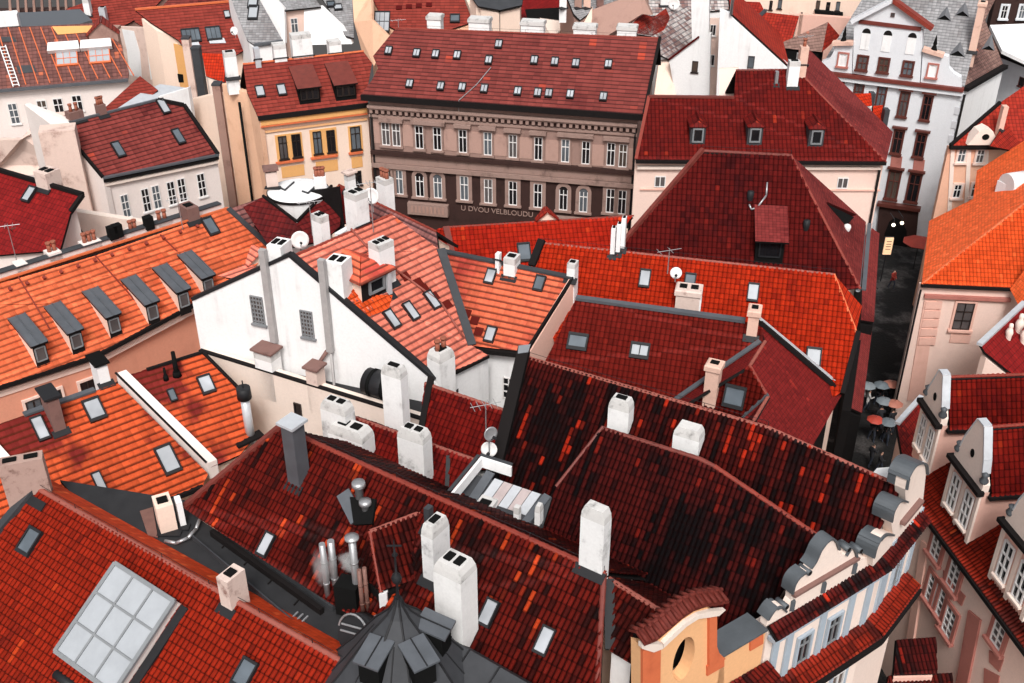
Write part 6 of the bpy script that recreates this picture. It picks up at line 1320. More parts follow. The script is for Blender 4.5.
# ---- pediment house at the end of the alley
h = House('pediment_house', 'cool white house with a pediment, curled shoulders and red-brown windows over the alley arch', 890, 120, 14, 'house')
C0, C1 = W(818, 71, 14), W(964, 89, 14); fq = vert(C0, C1)
mb = MB(); a, b = C0, C1; mb.prism([a, b, V((b.x, b.y, 0)), V((a.x, a.y, 0))], -fq.n*1.0); h.part(mb, 'facade', M['grey_wall'])
h.bar(C0, C1, .8, .28, M['ridge_dark'], 'cornice', fq.n*.1); h.bar(C0-Z*.35, C1-Z*.35, .5, .3, M['grey_wall'], 'cornice_moulding', fq.n*.1)
def sc(pts): return [fq(820+x/6.207, x*0+y/6.207) for x, y in pts]
mb = MB(); mb.prism([p+fq.n*.2 for p in sc([(215, 120), (640, 185), (620, 520), (205, 450)])], -fq.n*1.2); h.part(mb, 'attic_wall', M['grey_wall'])
mb = MB(); mb.prism([p+fq.n*.2 for p in sc([(210, 130), (440, 0), (460, 0), (680, 180)])], -fq.n*1.2); o = h.part(mb, 'pediment', M['grey_wall'])
for a, b, m in (((200, 128), (455, -6), 'grey_wall'), ((455, -6), (700, 172), 'ridge_red'), ((245, 128), (630, 175), 'ridge_dark')): q = sc([a, b]); h.bar(q[0], q[1], .9 if m != 'ridge_dark' else .3, .3, M[m], 'pediment_cornice', fq.n*.15, o)
for pts in ([(0, 430), (10, 385), (60, 365), (85, 320), (90, 270), (205, 265), (200, 455)], [(640, 300), (770, 345), (800, 350), (800, 420), (830, 455), (875, 480), (880, 540), (625, 520)]): mb = MB(); mb.prism([p+fq.n*.1 for p in sc(pts)], -fq.n*.8); h.part(mb, 'shoulder', M['grey_wall'])
for a, b in (((80, 265), (210, 262)), ((640, 300), (770, 340))):
    q = sc([a, b]); h.bar(q[0], q[1], .7, .3, M['chim_pink'], 'shoulder_cap', fq.n*.1); m_ = (q[0]+q[1])/2; mb = MB(); mb.lathe(m_, [(.3, 0), (.2, .3), (.12, .5), (.16, .6), (.02, 1.3)], 8); h.part(mb, 'urn', M['soot'])
fa2 = PL(fq.p+fq.n*.2, fq.n)
def wz(x, y, w_, hh, pl_, **k): return h.window(pl_, 820+x/6.207, y/6.207, w_/6.207, hh/6.207, **k)
for x, y in ((263, 390), (395, 405), (545, 425)): wz(x, y, 60, 85, fa2, sur=M['brown_paint'], frame=M['brown_paint'], pane=M['pane'], nx=2, bars=(.5,), sw=.1)
for x, y in ((288, 192), (421, 205), (573, 220)):
    q = fa2(820+x/6.207, y/6.207+2.2); n = 10; mb = MB(); a, e = fa2.st(q); mb.prism([fa2.at(a+.33*math.cos(t), e+.38*math.sin(t), .04) for t in [math.pi*i/n for i in range(n+1)]], -fa2.n*.03); h.part(mb, 'lunette', M['dark'])
    h.plate(fa2, [fa2.at(a-.33, e-1.3, .0), fa2.at(a+.33, e-1.3, .0), fa2.at(a+.33, e-.02, .0), fa2.at(a-.33, e-.02, .0)], .05, M['white'], 'niche_panel')
wz(452, 92, 26, 26, fa2, sur=None, frame=M['brown_paint'], pane=M['pane'], nx=1, bars=(), sill=False)
fa1 = PL(fq.p+fq.n*.1, fq.n)
for x, y in ((142, 372), (698, 440)): wz(x, y, 52, 78, fa1, sur=M['old_pink'], frame=M['white_paint'], pane=M['white'], nx=1, bars=(), sw=.13)
def w2(u, v, wd, ht, **k): return h.window(fq, u, v, wd, ht, sur=M['brown_paint'], frame=M['brown_paint'], nx=2, bars=(.35,), sw=.1, pedi=.16, **k)
for u, v in ((838, 93), (858, 95), (881, 97.5), (903.5, 104.5), (926.5, 108)): w2(u, v, 8, 24)
for u, v in ((897.5, 142), (920, 145.5), (869, 139)): w2(u, v, 9, 23); h.plate(fq, [(u-6, v+13.5), (u+5, v+14.5), (u+3.5, v+27), (u-7.5, v+26)], .06, M['old_pink'], 'sill_panel')
for u, v in ((893, 185), (913.5, 188)): w2(u, v, 11, 28)
for k in range(9):
    v = 97+k*14; u = 961.5-k*3.1; a, e, w_, hh = h.rect(fq, u, v, 5, 7); h.plate(fq, [fq.at(a-.3, e-.3), fq.at(a+.25, e-.3), fq.at(a+.25, e+.3), fq.at(a-.3, e+.3)], .05, M['quoin'], 'quoin')
# portal and passage
pg = PL(fq.p, fq.n); o = h.plate(pg, [pg(880, 203), pg(919, 208.5), pg(914, 262), pg(874, 262)], .3, M['facade_dark'], 'portal'); h.bar(pg(878, 202), pg(921, 208), .6, .3, M['brown_paint'], 'portal_cornice', pg.n*.3)
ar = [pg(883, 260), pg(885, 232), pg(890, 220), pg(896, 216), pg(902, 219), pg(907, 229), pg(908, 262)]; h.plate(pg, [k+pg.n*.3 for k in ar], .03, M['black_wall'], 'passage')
# side wall and roof
D1 = W(1004, 66, 14); mb = MB(); a, b = C1, D1; sp_ = vert(a, b); mb.prism([a, b, V((b.x, b.y, 0)), V((a.x, a.y, 0))], -sp_.n*.6); h.part(mb, 'side_wall', M['white'])
h.bar(C1, D1, .5, .3, M['dark'], 'gutter', sp_.n*.1)
mb = MB(); 
for t in (0,): a = C1+(D1-C1).normalized()*t+sp_.n*.15-Z*.4; mb.tube(a, V((a.x, a.y, 0)), .1, .1, 8)
h.part(mb, 'downspout', M['dark'])
rp = slope3(C0, C1, 44); top = [rp(880, -30), rp(1000, -40)]
rs_ = slope3(C1, D1, 44); apx = rp(975, -12)
h.roof([(rp, [rp(818, 71), C1, rp(976, 40), rp(990, -20), rp(880, -30)])], M['t_grey'], None, None); h.roof([(rs_, [C1, D1, rs_(985, 20), rs_(1000, -10), rs_(972, -14), rs_(975, 44)])], M['t_rust'], None, None, name='side_roof')
for u, v, s_ in ((944, 20, .5), (962, 16, .5), (957, 56, .55), (988, 50, .45)):
    c = rp(u, v); mb = MB(); dn = V((rp.n.x, rp.n.y, 0)).normalized(); mb.face([c-rp.x*s_, c+rp.x*s_, c+Z*s_*.8]); o = h.part(mb, 'eyebrow_dormer', M['soot'], fix=False); k = MB(); b_ = c-dn*1.2+Z*1.0; ap = c+Z*s_*.8+dn*.1
    for i in (-1, 1): k.face([c+rp.x*(i*s_*1.1)+dn*.1, ap, b_+rp.n*.02])
    h.part(k, 'roof', M['t_grey'], o, fix=False)
h.chimney(rp, 972, 3, 52, 11, .9, M['chim_pink'], 'cap', 1)
mb = MB(); q = [W(990, 25, 16.0), W(1040, 23, 16.0), W(1040, 68, 14), W(1002, 50, 14.8)]; mb.prism(q, -Z*.3); o = h.part(mb, 'flat_annex_roof', M['white'])
# dark house at the top right corner
h = House('apartment_house', 'dark brown house with pale framed windows in the top right corner', 1015, 10, 16)
a, b = W(990, 24, 15), W(1060, 26, 15); pl = vert(a, b); mb = MB(); mb.prism([a+Z*8, b+Z*8, V((b.x, b.y, 0)), V((a.x, a.y, 0))], -pl.n*1); h.part(mb, 'wall', M['facade_dark'])
for u in (1004, 1022): h.window(pl, u, 12, 6, 13, M['grey_wall'], M['white_paint'], M['pane'], 2, (.4,), .15)
h = House('white_annex', 'plain white annex wall below the grey roof at the right edge', 1010, 70, 12, 'annex')
a, b = W(1000, 55, 13.5), W(1050, 75, 13.5); pl = vert(a, b); mb = MB(); mb.prism([a, b, V((b.x, b.y, 0)), V((a.x, a.y, 0))], -pl.n*1); h.part(mb, 'wall', M['grey_wall']); h.bar(a, b, .3, .3, M['dark'], 'coping'); h.window(pl, 1022, 82, 6, 10, None, M['brown_paint'], M['pane'], 1, ())
# far fill along the top edge
h = House('gallery_house', 'dark timber galleries and brown roofs in the far top left corner', 50, 5, 15, 'house')
a, b = W(-60, 12, 15), W(85, 9, 15); pl = vert(a, b); mb = MB(); mb.prism([a, b, V((b.x, b.y, 0)), V((a.x, a.y, 0))], -pl.n*1); h.part(mb, 'wall', M['facade_dark'])
for k in range(9): h.plate(pl, [pl(8+k*8, -15), pl(10+k*8, -15), pl(12+k*8, 12), pl(9.5+k*8, 12)], .15, M['mud'], 'post')
rr = slope3(a, b, 25, True); h.roof([(rr, [(-60, 14), (85, 11), (82, 9.5), (-60, 12)])], M['zinc'], None, None, name='back_roof'); h.plate(pl, [pl(-10, 12), pl(18, 10), pl(18, 20), pl(-10, 22)], .4, M['white'], 'parapet')
h = House('town_house', 'red gabled roofs with a white stub chimney behind the brown patched roof', 100, 10, 15)
r = slope((60, 6), (130, -2), 16.5, 32); h.roof([(r, [(66, 9), (150, -20), (180, -20), (150, 12), (108, 34), (84, 22)])], M['t_h2'], None, M['mud'], ov=.2); h.chimney(r, 88, 0, 16, 6, .6, M['chim_white'], 'flat', 1, V((1, 0, 0))); h.chimney(r, 104, 8, 24, 6, .6, M['zinc_light'], 'flat', 1, V((1, 0, 0)))
h = House('town_house', 'maroon roof strip and attic walls at the top edge behind the brick-red roof', 190, 0, 15)
r = slope((110, -12), (235, -16), 16.8, 30); h.roof([(r, [(108, -16), (240, -24), (236, 4), (150, 9), (112, 12)])], M['t_h3'], None, M['mud'], ov=.2)
h = House('town_house', 'maroon back roof showing between the top edge and the brown house', 480, -10, 15)
r = slope((440, -22), (600, -26), 17.5, 30); h.roof([(r, [(440, -30), (620, -34), (600, 4), (450, 4)])], M['t_h3'], None, M['cream'], ov=.2)
h = House('town_house', 'pale roofs and white wall at the top edge above the crusted roof', 700, -10, 15)
r = slope((640, -20), (760, -20), 17.5, 30); h.roof([(r, [(640, -30), (790, -34), (770, 6), (650, 16)])], M['t_snow'], None, M['white'], ov=.2)
for u in (665, 700, 745): h.chimney(r, u, -8, 6, 9, .7, M['chim_white'], 'flat', 0, V((1, 0, 0)), zup=1.2)
# ================================================================== RIGHT
# ---- orange hip roof house
h = House('town_house', 'pale pink corner house under a brand-new orange hip roof beside the alley', 970, 270, 10)
ZO = 10.2
C = W(921.5, 284, ZO); E1 = W(1012, 288, ZO); r = slope3(C, E1, 40); hp = r(1026, 202); E = W(929, 221, ZO); pa = through(C, E, hp)
h.roof([(r, [C, hp, (1090, 155), (1100, 292), E1])], M['t_g1'], (.035, .03), M['pink_light'], ov=.3)
h.roof([(pa, [C, E, (973, 199), (1000, 200), hp])], M['t_g1s'], None, M['pink_light'], ov=.3, name='street_roof')
h.roof([(pa, [(973, 200), (977, 170.5), (1030, 137), (1090, 110), (1090, 156), hp, (1000, 200)])], M['t_g1s'], None, None, name='upper_roof')
h.ridge(C, hp, M['ridge_orange'], .11, 'hip_tiles'); h.bar(C, E1, .25, .2, M['dark'], 'gutter', Z*-.08)
fq = h.facade(C, E1, M['pink_light'], 0, .18)
h.bar(fq(924, 295), fq(1010, 299), .25, .22, M['old_pink'], 'cornice', fq.n*.1)
h.plate(fq, [(924, 300), (936, 300), (922, 400), (907, 400)], .08, M['pink_wall'], 'pilaster')
for k in range(5): h.plate(fq, [(926-k*1.6, 301+k*9), (942-k*1.6, 301+k*9), (941-k*1.6, 308+k*9), (924-k*1.6, 308+k*9)], .13, M['pink_wall'], 'quoin')
h.window(fq, 963, 316, 18, 27, M['pink_wall'], M['dark_paint'], M['pane_grey'], 2, (.33, .66), .14); h.plate(fq, [(951, 334), (971, 335), (969, 343), (949, 342)], .06, M['pink_wall'], 'sill_panel')
a = C+V((-.05, -.2, -.3)); mb = MB(); mb.tube(a, V((a.x, a.y, 0)), .07, .07, 8); h.part(mb, 'downspout', M['dark'])
mb = MB(); q = [W(1010, 289, ZO), W(1024, 270, ZO+1.2), W(1060, 250, ZO+2), W(1060, 370, ZO-1), W(1024, 316, ZO-.6)]; pp = through(q[0], q[1], q[4]); h.roof([(pp, [q[0], q[1], pp.drop(q[2]), pp.drop(q[3]), q[4]])], M['t_g1s'], None, None, name='side_slope')
# white arched dormer lantern
b = W(1012, 200, 12.4); mb = MB(); mb.box(b, V((.75, .25, 0)), V((-.3, .7, 0)), Z*1.2); o = h.part(mb, 'dormer', M['white'])
mb = MB(); mb.tube(b+Z*1.2-V((.75, .25, 0)), b+Z*1.2+V((.75, .25, 0)), .72, .72, 16); h.part(mb, 'roof', M['white_paint'], o)
mb = MB(); q = PL(b+V((.3, -.72, 0)), V((.3, -.7, 0))); mb.prism([q.at(.2+.35*math.cos(t), .6+.4*math.sin(t), .05) for t in [math.pi*i/8 for i in range(9)]]+[q.at(-.15, -.1, .05), q.at(.55, -.1, .05)], -q.n*.1); h.part(mb, 'window_arch', M['soot'], o)
for k in range(4): c = W(1000+k*1.6, 198+k*2.2, 11.3); mb = MB(); mb.box(c, V((.06, 0, 0)), V((0, .3, 0)), Z*.25); h.part(mb, 'apron_rib', M['zinc'], o)
# dark roof next door with gutter
h = House('town_house', 'dark red roof corner with a pale gutter and small white statues, at the right edge', 1005, 330, 10)
r = slope((983, 343), (1020, 308), 11.6, 36); h.roof([(r, [(981, 345), (1024, 304), (1070, 290), (1070, 420), (985, 352)])], M['t_l3'], None, M['pink_light'], ov=.1); h.bar(r(979, 346), r(1024, 304), .3, .16, M['zinc_light'], 'gutter', Z*.1)
for u, v, s_ in ((1008, 338, .5), (1018, 331, .6), (1023, 342, .6)): mb = MB(); mb.lathe(r(u, v), [(.3*s_, -.3), (.34*s_, .2), (.42*s_, .7*s_), (.3*s_, 1.1*s_), (.2*s_, 1.25*s_), (.26*s_, 1.5*s_), (.2*s_, 1.75*s_), (0, 1.85*s_)], 8); h.part(mb, 'statue', M['ivory'])
# ---- pink houses with gabled dormers
h = House('apartment_house', 'rose pink street house with ornate red window frames and a row of baroque gabled dormers', 980, 560, 9)
ZE = 10.5
E0, E1 = W(923, 512, ZE), W(1024, 655, ZE-.25); E1.z = ZE; d = (E1-E0).normalized(); Em, Ep = E0-d*1.6, E1+d*8; r = slope3(Em, Ep, 38); up = -V((r.n.x, r.n.y, 0)).normalized()
h.roof([(r, [Em, Ep, Ep+r.y*8, Em+r.y*8])], M['t_strip'], (.05, .03), None)
h.bar(Em, Ep, .2, .2, M['dark'], 'gutter', Z*-.1)
mb = MB(); fpn = PL(Em+up*.3, V((r.n.x, r.n.y, 0))); a, b = Em+up*.3-Z*.15, Ep+up*.3-Z*.15; mb.prism([a, b, V((b.x, b.y, 0)), V((a.x, a.y, 0))], up*5); h.part(mb, 'facade', M['pink_light'])
for u, v, w_, hh in ((933, 590, 9, 34), (940, 600, 9, 34), (950, 622, 8, 30), (1000, 632, 14, 22), (955, 575, 8, 20), (938, 545, 7, 20)):
    h.window(fpn, u, v, w_, hh, M['old_pink'], M['white_paint'], M['pane_grey'], 2, (.25, .5, .75), .2, size=(.75, 1.45))
h.plate(fpn, [(970, 610), (982, 620), (966, 700), (955, 700)], .1, M['old_pink'], 'pilaster'); h.plate(fpn, [(923, 540), (929, 545), (915, 640), (908, 640)], .1, M['pink_wall'], 'pilaster')
for pts in ([(985, 668), (1000, 676), (998, 700), (984, 700)], [(944, 570), (954, 582), (952, 600), (944, 590)], [(960, 590), (966, 596), (962, 606), (957, 600)], [(990, 650), (1004, 660), (1000, 672), (990, 662)]): h.plate(fpn, pts, .05, M['old_pink'], 'ornament')
def baroque(nb, sb, se, ne, nbars=2):
    A, B = r(*nb), r(*sb); pl = vert(A, B); se_, ne_ = pl(*se), pl(*ne); mid = (A+B)/2; zE = se_.z; wdt = (B-A).length
    ap = V((mid.x, mid.y, zE+wdt*.98)); xx = -pl.n                                # back into the roof
    B1, A1 = V((B.x, B.y, zE)), V((A.x, A.y, zE)); bk = xx*5.0
    mb = MB(); mb.face([A-Z*.5, B-Z*.5, B1, A1]); mb.face([B-Z*.5, B-Z*.5+bk, B1+bk, B1]); mb.face([A-Z*.5, A1, A1+bk, A-Z*.5+bk]); o = h.part(mb, 'dormer', M['pink_wall'], fix=False)
    t = (B1-A1); sh = [A1, B1, B1+Z*.35, B1-t*.12+Z*.75, B1-t*.18+Z*(wdt*.55), ap+t*.16-Z*.12, ap+t*.1+Z*.2, ap-t*.1+Z*.2, ap-t*.16-Z*.12, A1+t*.18+Z*(wdt*.55), A1+t*.12+Z*.75, A1+Z*.35]
    mb = MB(); mb.prism([k+pl.n*.06 for k in sh], -pl.n*.3); g = h.part(mb, 'gable', M['ivory'], o)
    k = MB()
    for i0, i1 in ((3, 4), (4, 5), (5, 6), (6, 7), (7, 8), (8, 9), (9, 10)):
        a, b = sh[i0], sh[i1]; dd = (b-a).normalized(); u_ = pl.n.cross(dd); c_ = (A1+B1)/2+Z*wdt*.4; u_ = -u_ if u_.dot((a+b)/2-c_) < 0 else u_; k.prism([z+pl.n*.08 for z in (a+u_*.006, b+u_*.006, b+u_*.07, a+u_*.07)], -pl.n*.36)
    h.part(k, 'coping', M['zinc_light'], g)
    h.bar(A1-t*.06, B1+t*.06, .3, .2, M['dark'], 'cornice', pl.n*.15, g)
    for s_ in (B1-t*.05+Z*.4, A1+t*.05+Z*.4): mb = MB(); mb.lathe(s_+pl.n*.0, [(.14, 0), (.2, .12), (.1, .3), (.16, .42), (0, .55)], 8); h.part(mb, 'urn', M['coping'], g)
    mb = MB(); c_ = (A1+B1)/2+Z*(wdt*.45)+pl.n*.07; mb.prism([c_+t.normalized()*.14*math.cos(q)+Z*.2*math.sin(q) for q in [2*math.pi*i/10 for i in range(10)]], pl.n*.02); h.part(mb, 'oval_window', M['soot'], g)
    a2, b2 = A1+pl.n*.0-Z*.02, B1-Z*.02; q1, q2 = B1+t.normalized()*.2-Z*.15, A1-t.normalized()*.2-Z*.15
    for q in (q1, q2):
        pp = through(ap, q, ap+bk); h.roof([(pp, [ap-pl.n*.3, q-pl.n*.3, q+bk, ap+bk])], M['t_g2'], (.035, .03), None, name='dormer_roof')
    h.ridge(ap-pl.n*.3, ap+bk, M['ridge_red'], .1)
    h.bar(q1-pl.n*.2, q1+bk, .2, .16, M['dark'], 'gutter')
    pz = PL(pl.p+pl.n*.02, pl.n)
    for f_ in (.27, .73):
        c = A.lerp(B, f_); zc = (A.z*(1-f_)+B.z*f_+zE)/2-.05; a_, e_ = pz.st(V((c.x, c.y, zc))); mb = MB(); hw, hh = wdt*.12, (zE-B.z)*.3
        for i in (-1, 0, 1): mb.box(pz.at(a_+i*hw, e_, .04), pz.x*.035, Z*hh, pz.n*.04)
        for j in (-1, -.33, .33, 1): mb.box(pz.at(a_, e_+j*hh, .041), pz.x*hw, Z*.035, pz.n*.038)
        wo = h.part(mb, 'window', M['white_paint'], o); mb = MB(); mb.prism([pz.at(a_+i*hw, e_+j*hh, .02) for i, j in ((-1, -1), (1, -1), (1, 1), (-1, 1))], -pz.n*.015); h.part(mb, 'pane', M['pane'], wo)
        mb = MB(); mb.box(pz.at(a_, e_-hh-.08, .08), pz.x*(hw+.12), Z*.05, pz.n*.1); h.part(mb, 'sill', M['ivory'], wo)
    for f_ in (.04, .5, .96):
        c = A.lerp(B, f_); mb = MB(); zb_ = A.z*(1-f_)+B.z*f_; mb.box(V((c.x, c.y, (zb_+zE)/2))+pl.n*.03, t.normalized()*.1, pl.n*.05, Z*((zE-zb_)/2)); h.part(mb, 'pilaster', M['ivory'], o)
baroque((913.5, 446), (929, 475), (938, 421), (918, 388))
baroque((942, 505), (968, 544), (979, 488), (949, 447))
baroque((989, 576), (1024, 622), (1033, 553), (998, 512))
# small roofs at the foot of the alley
h = House('pent_roof', 'dark tiled lean-to at the bottom of the alley below the pink house', 915, 660, 6, 'lean-to')
q = [W(896, 640, 7.6), W(936, 637, 7.6), W(937, 674, 6.8), W(893, 676, 6.8)]; pp = through(q[0], q[1], q[2]); h.roof([(pp, q[:3]+[pp.drop(q[3])])], M['t_f9'], (.05, .03), M['pink_wall'], ov=.1)
h = House('pent_roof', 'red edged lean-to roof at the bottom edge, lowest of the two in the alley', 910, 690, 5, 'lean-to')
q = [W(888, 676, 6.4), W(952, 673, 6.4), W(956, 715, 5.6), W(880, 718, 5.6)]; pp = through(q[0], q[1], q[2]); h.roof([(pp, q[:3]+[pp.drop(q[3])])], M['t_f3r'], (.05, .03), M['pink_wall'], ov=.1)
# red pent between alley and the first dormer
h = House('town_house', 'red tiled lean-to with a white gutter between the alley and the first pink dormer', 905, 430, 8)
q = [W(921, 398, 9.2), W(897, 425, 9.2), W(905, 470, 8.0), W(919, 480, 8.4)]; pp = through(q[0], q[1], q[2]); h.roof([(pp, q[:3]+[pp.drop(q[3]), pp.drop(W(930, 420, 9.3))])], M['t_f7'], None, M['pink_light'], ov=.1); h.bar(q[0]+Z*.1, q[1]+Z*.1, .25, .15, M['zinc_light'], 'gutter')
# ---- pink house in the background on the right
h = House('apartment_house', 'peach house with white pilasters, a red roof and an oval dormer at the alley end', 970, 150, 13)
E0, E1 = W(950, 146, 13.2), W(1000, 146, 13.2); r = slope3(E0, E1, 40); h.roof([(r, [E0, r(998, 104), r(1030, 82), r(1060, 82), W(1060, 147, 13.2), E1])], M['t_red'], None, M['peach'], ov=.3); h.bar(E0, E1, .3, .25, M['dark'], 'gutter', Z*-.1); h.bar(E0, r(1000, 103), .2, .2, M['dark'], 'verge', Z*.05)
rr = slope((995, 128), (1040, 92), 14.5, 36); h.roof([(rr, [(990, 146), (1015, 108), (1060, 80), (1060, 140), (1010, 150)])], M['t_red'], None, None, name='side_roof')
fq = h.facade(E0, E1, M['peach'], 0, .18)
for u, v in ((961.5, 155.5), (980, 156), (957, 191), (975, 190)): h.window(fq, u, v, 7.5, 13, M['pink_light'], M['white_paint'], M['pane'], 2, (.4,), .14)
for u in (952, 968.5, 986): h.plate(fq, [(u-1.5, 150), (u+2.5, 150), (u-1, 215), (u-5, 215)], .08, M['ivory'], 'pilaster')
c = r(981, 143); fpn = PL(c+V((0, -.1, 0)), fq.n); a, e = fpn.st(c); mb = MB(); mb.prism([fpn.at(a+x, e+y, .3) for x, y in ((-1.1, 0), (1.0, 0), (.8, .5), (.5, 1.0), (0, 1.25), (-.5, 1.0), (-.85, .4))], -fpn.n*1.0); o = h.part(mb, 'oval_dormer', M['ivory'])
mb = MB(); mb.prism([fpn.at(a+.05+.26*math.cos(t), e+.6+.22*math.sin(t), .33) for t in [2*math.pi*i/12 for i in range(12)]], -fpn.n*.05); h.part(mb, 'oval_window', M['soot'], o)
h.chimney(rr, 1001, 107, 130, 5, .5, M['chim_pink'], 'flat', 0, V((1, 0, 0)))

# ================================================================== DISHES, AERIALS, ALLEY LIFE, STEAM
def dish(u, v, z, rad, label, face=V((-.1, -1, .25)), mast=1.0, m='white_paint'):
    c = W(u, v, z); t = Thing('satellite_dish', label, 'satellite dish', c-Z*mast, 'satellite dishes on the roofs'); f = face.normalized(); a = f.orthogonal().normalized(); b = f.cross(a); mb = MB(); n = 18
    prof = [(0, -.16), (.4, -.13), (.75, -.06), (1, 0)]; R = [[c+(a*math.cos(2*math.pi*i/n)+b*math.sin(2*math.pi*i/n))*(rad*p)+f*(q*rad*1.2) for i in range(n)] for p, q in prof[1:]]
    R2 = [[p-f*.03 for p in k] for k in R]
    for Q in (R, R2):
        mb.face(Q[0])
        for x, y in zip(Q, Q[1:]):
            for i in range(n): j = (i+1) % n; mb.face([x[i], x[j], y[j], y[i]], 0, None, True)
    for i in range(n): j = (i+1) % n; mb.face([R[-1][i], R[-1][j], R2[-1][j], R2[-1][i]])
    t.part(mb, 'reflector', M[m]); mb = MB(); mb.pipe([c-Z*mast-f*.15, c-f*.15], .03, 6); t.part(mb, 'mast', M['steel'])
    mb = MB(); k = c-Z*rad*.9; mb.tube(k, c+f*rad*1.0-Z*rad*.2, .02, .02, 6); mb.box(c+f*rad*1.0-Z*rad*.2, a*.05, b*.05, f*.07); t.part(mb, 'feed_arm', M['dark_metal'])
dish(489, 449.5, 17.9, .30, 'white round satellite dish directly above the angled white parapet', mast=.7)
dish(491, 434, 18.7, .27, 'grey dish above the white one in front of the crimson court roof', V((.5, -.9, .2)), 1.2, 'steel')
dish(676, 273, 18.6, .27, 'small white dish standing on the long orange-red roof near its peeling chimney', mast=.5)
dish(300, 240, 19.4, .42, 'white dish between two stub chimneys on the salmon ridge', V((.3, -1, .3)), .8)
dish(371, 196, 19.6, .42, 'white dish in front of the potted white chimney by the brown house', V((-.3, -1, .2)), .9)
dish(234, 31, 16.4, .35, 'far white dish on the brick-red roof with banded rooflights', V((-.3, -1, .2)), .6)
dish(674, 4, 17.6, .5, 'pale dish on the crusted roof at the top edge', V((-.3, -1, .2)), .8)
def aerial(u, vb, z, hgt, label, arms=3):
    b = W(u, vb, z); t = Thing('tv_aerial', label, 'aerial', b, 'television aerials'); mb = MB(); mb.tube(b-Z*.3, b+Z*hgt, .025, .02, 6); t.part(mb, 'mast', M['steel']); mb = MB(); x = V((.9, .3, 0)).normalized(); y = V((-x.y, x.x, 0))
    mb.tube(b+Z*(hgt-.1)-x*.6, b+Z*(hgt-.1)+x*.6, .015, .015, 5)
    for k in range(arms): mb.tube(b+Z*(hgt-.1)+x*(k/arms*1.1-.5)-y*.3, b+Z*(hgt-.1)+x*(k/arms*1.1-.5)+y*.3, .012, .012, 5)
    t.part(mb, 'antenna_rods', M['steel'])
aerial(373, 226, 20.6, 2.2, 'thin television aerial on the salmon ridge beside a white stub chimney')
aerial(486, 431, 17.5, 1.3, 'aerial with its rods leaning across the crimson court roof', 5)
aerial(16, 258, 15.2, 2.0, 'television aerial by the low wine-red roof at the edge')
aerial(182, 224, 17.2, 1.5, 'television aerial beside the brown stack on the light orange ridge')
aerial(312, 230, 18.4, 1.6, 'television aerial near the white drum tower')
aerial(399, 36, 18.4, 1.3, 'aerial at the upper end of the brown house ridge')
aerial(668, 268, 18.7, 1.0, 'aerial close to the small white dish on the long orange-red ridge', 2)
aerial(803, 58, 19.2, 1.6, 'aerial on the red hip roof with arched dormers')
# people and umbrellas in the alley
UM = {'grey': plain('grey_umbrella_cloth', (.20, .23, .25), .6), 'red': plain('red_umbrella_cloth', (.42, .05, .03), .6), 'salmon': plain('salmon_umbrella_cloth', (.52, .20, .14), .6), 'slate': plain('slate_umbrella_cloth', (.14, .17, .19), .6)}
CL = {'coat': plain('dark_coat_cloth', (.02, .02, .024), .8), 'light': plain('light_jacket_cloth', (.45, .43, .42), .8), 'red': plain('red_jacket_cloth', (.3, .03, .02), .8), 'skin': plain('skin', (.5, .28, .2), .6), 'hair': plain('dark_hair', (.02, .014, .01), .7), 'jean': plain('dark_trousers', (.02, .025, .04), .8)}
def person_mesh(coat):
    J = [(0, 0, .95), (0, 0, 1.2), (0, 0, 1.42), (0, -.02, 1.53), (0, -.03, 1.66), (.1, -.02, .9), (.11, -.16, .5), (.11, -.12, .09), (.11, -.28, .05), (-.1, .02, .9), (-.11, .1, .5), (-.11, .24, .12), (-.11, .12, .05), (.2, 0, 1.4), (.26, .05, 1.14), (.24, -.12, .95), (-.2, 0, 1.4), (-.24, -.1, 1.16), (-.16, -.3, 1.22), (.24, -.17, .88), (-.14, -.34, 1.26)]
    R = [.15, .13, .15, .055, .105, .1, .07, .05, .045, .1, .07, .05, .045, .07, .052, .04, .07, .052, .04, .035, .035]
    E = [(0, 1), (1, 2), (2, 3), (3, 4), (0, 5), (5, 6), (6, 7), (7, 8), (0, 9), (9, 10), (10, 11), (11, 12), (2, 13), (13, 14), (14, 15), (15, 19), (2, 16), (16, 17), (17, 18), (18, 20)]
    me = bpy.data.meshes.new('person'); me.from_pydata(J, E, []); o = bpy.data.objects.new('tmp', me); COL.objects.link(o); bpy.context.view_layer.objects.active = o
    m1 = o.modifiers.new('s', 'SKIN'); 
    for i, k in enumerate(R): me.skin_vertices[0].data[i].radius = (k, k*.8 if i < 3 else k)
    me.skin_vertices[0].data[0].use_root = True; m2 = o.modifiers.new('d', 'SUBSURF'); m2.levels = m2.render_levels = 2
    bpy.context.view_layer.update(); ev = bpy.data.meshes.new_from_object(o.evaluated_get(bpy.context.evaluated_depsgraph_get())); bpy.data.objects.remove(o)
    for k in (CL[coat], CL['jean'], CL['skin'], CL['hair']): ev.materials.append(k)
    for p in ev.polygons:
        c = p.center; p.use_smooth = True
        p.material_index = (3 if (c.z > 1.7 or (c.z > 1.6 and c.y > -.02)) else 2) if c.z > 1.5 else (1 if c.z < .82 and abs(c.x) < .18 else (2 if c.z < .93 and c.x > .18 else 0))
    return ev
PM = {k: person_mesh(k) for k in ('coat', 'light', 'red')}
def person(u, v, coat, label, rz=0.0):
    p = W(u, v, 0.9); o = bpy.data.objects.new('person', PM[coat]); COL.objects.link(o); o.location = (p.x, p.y, .006); o.rotation_euler.z = rz; tag(o, label, 'person', 'people walking in the alley'); return o
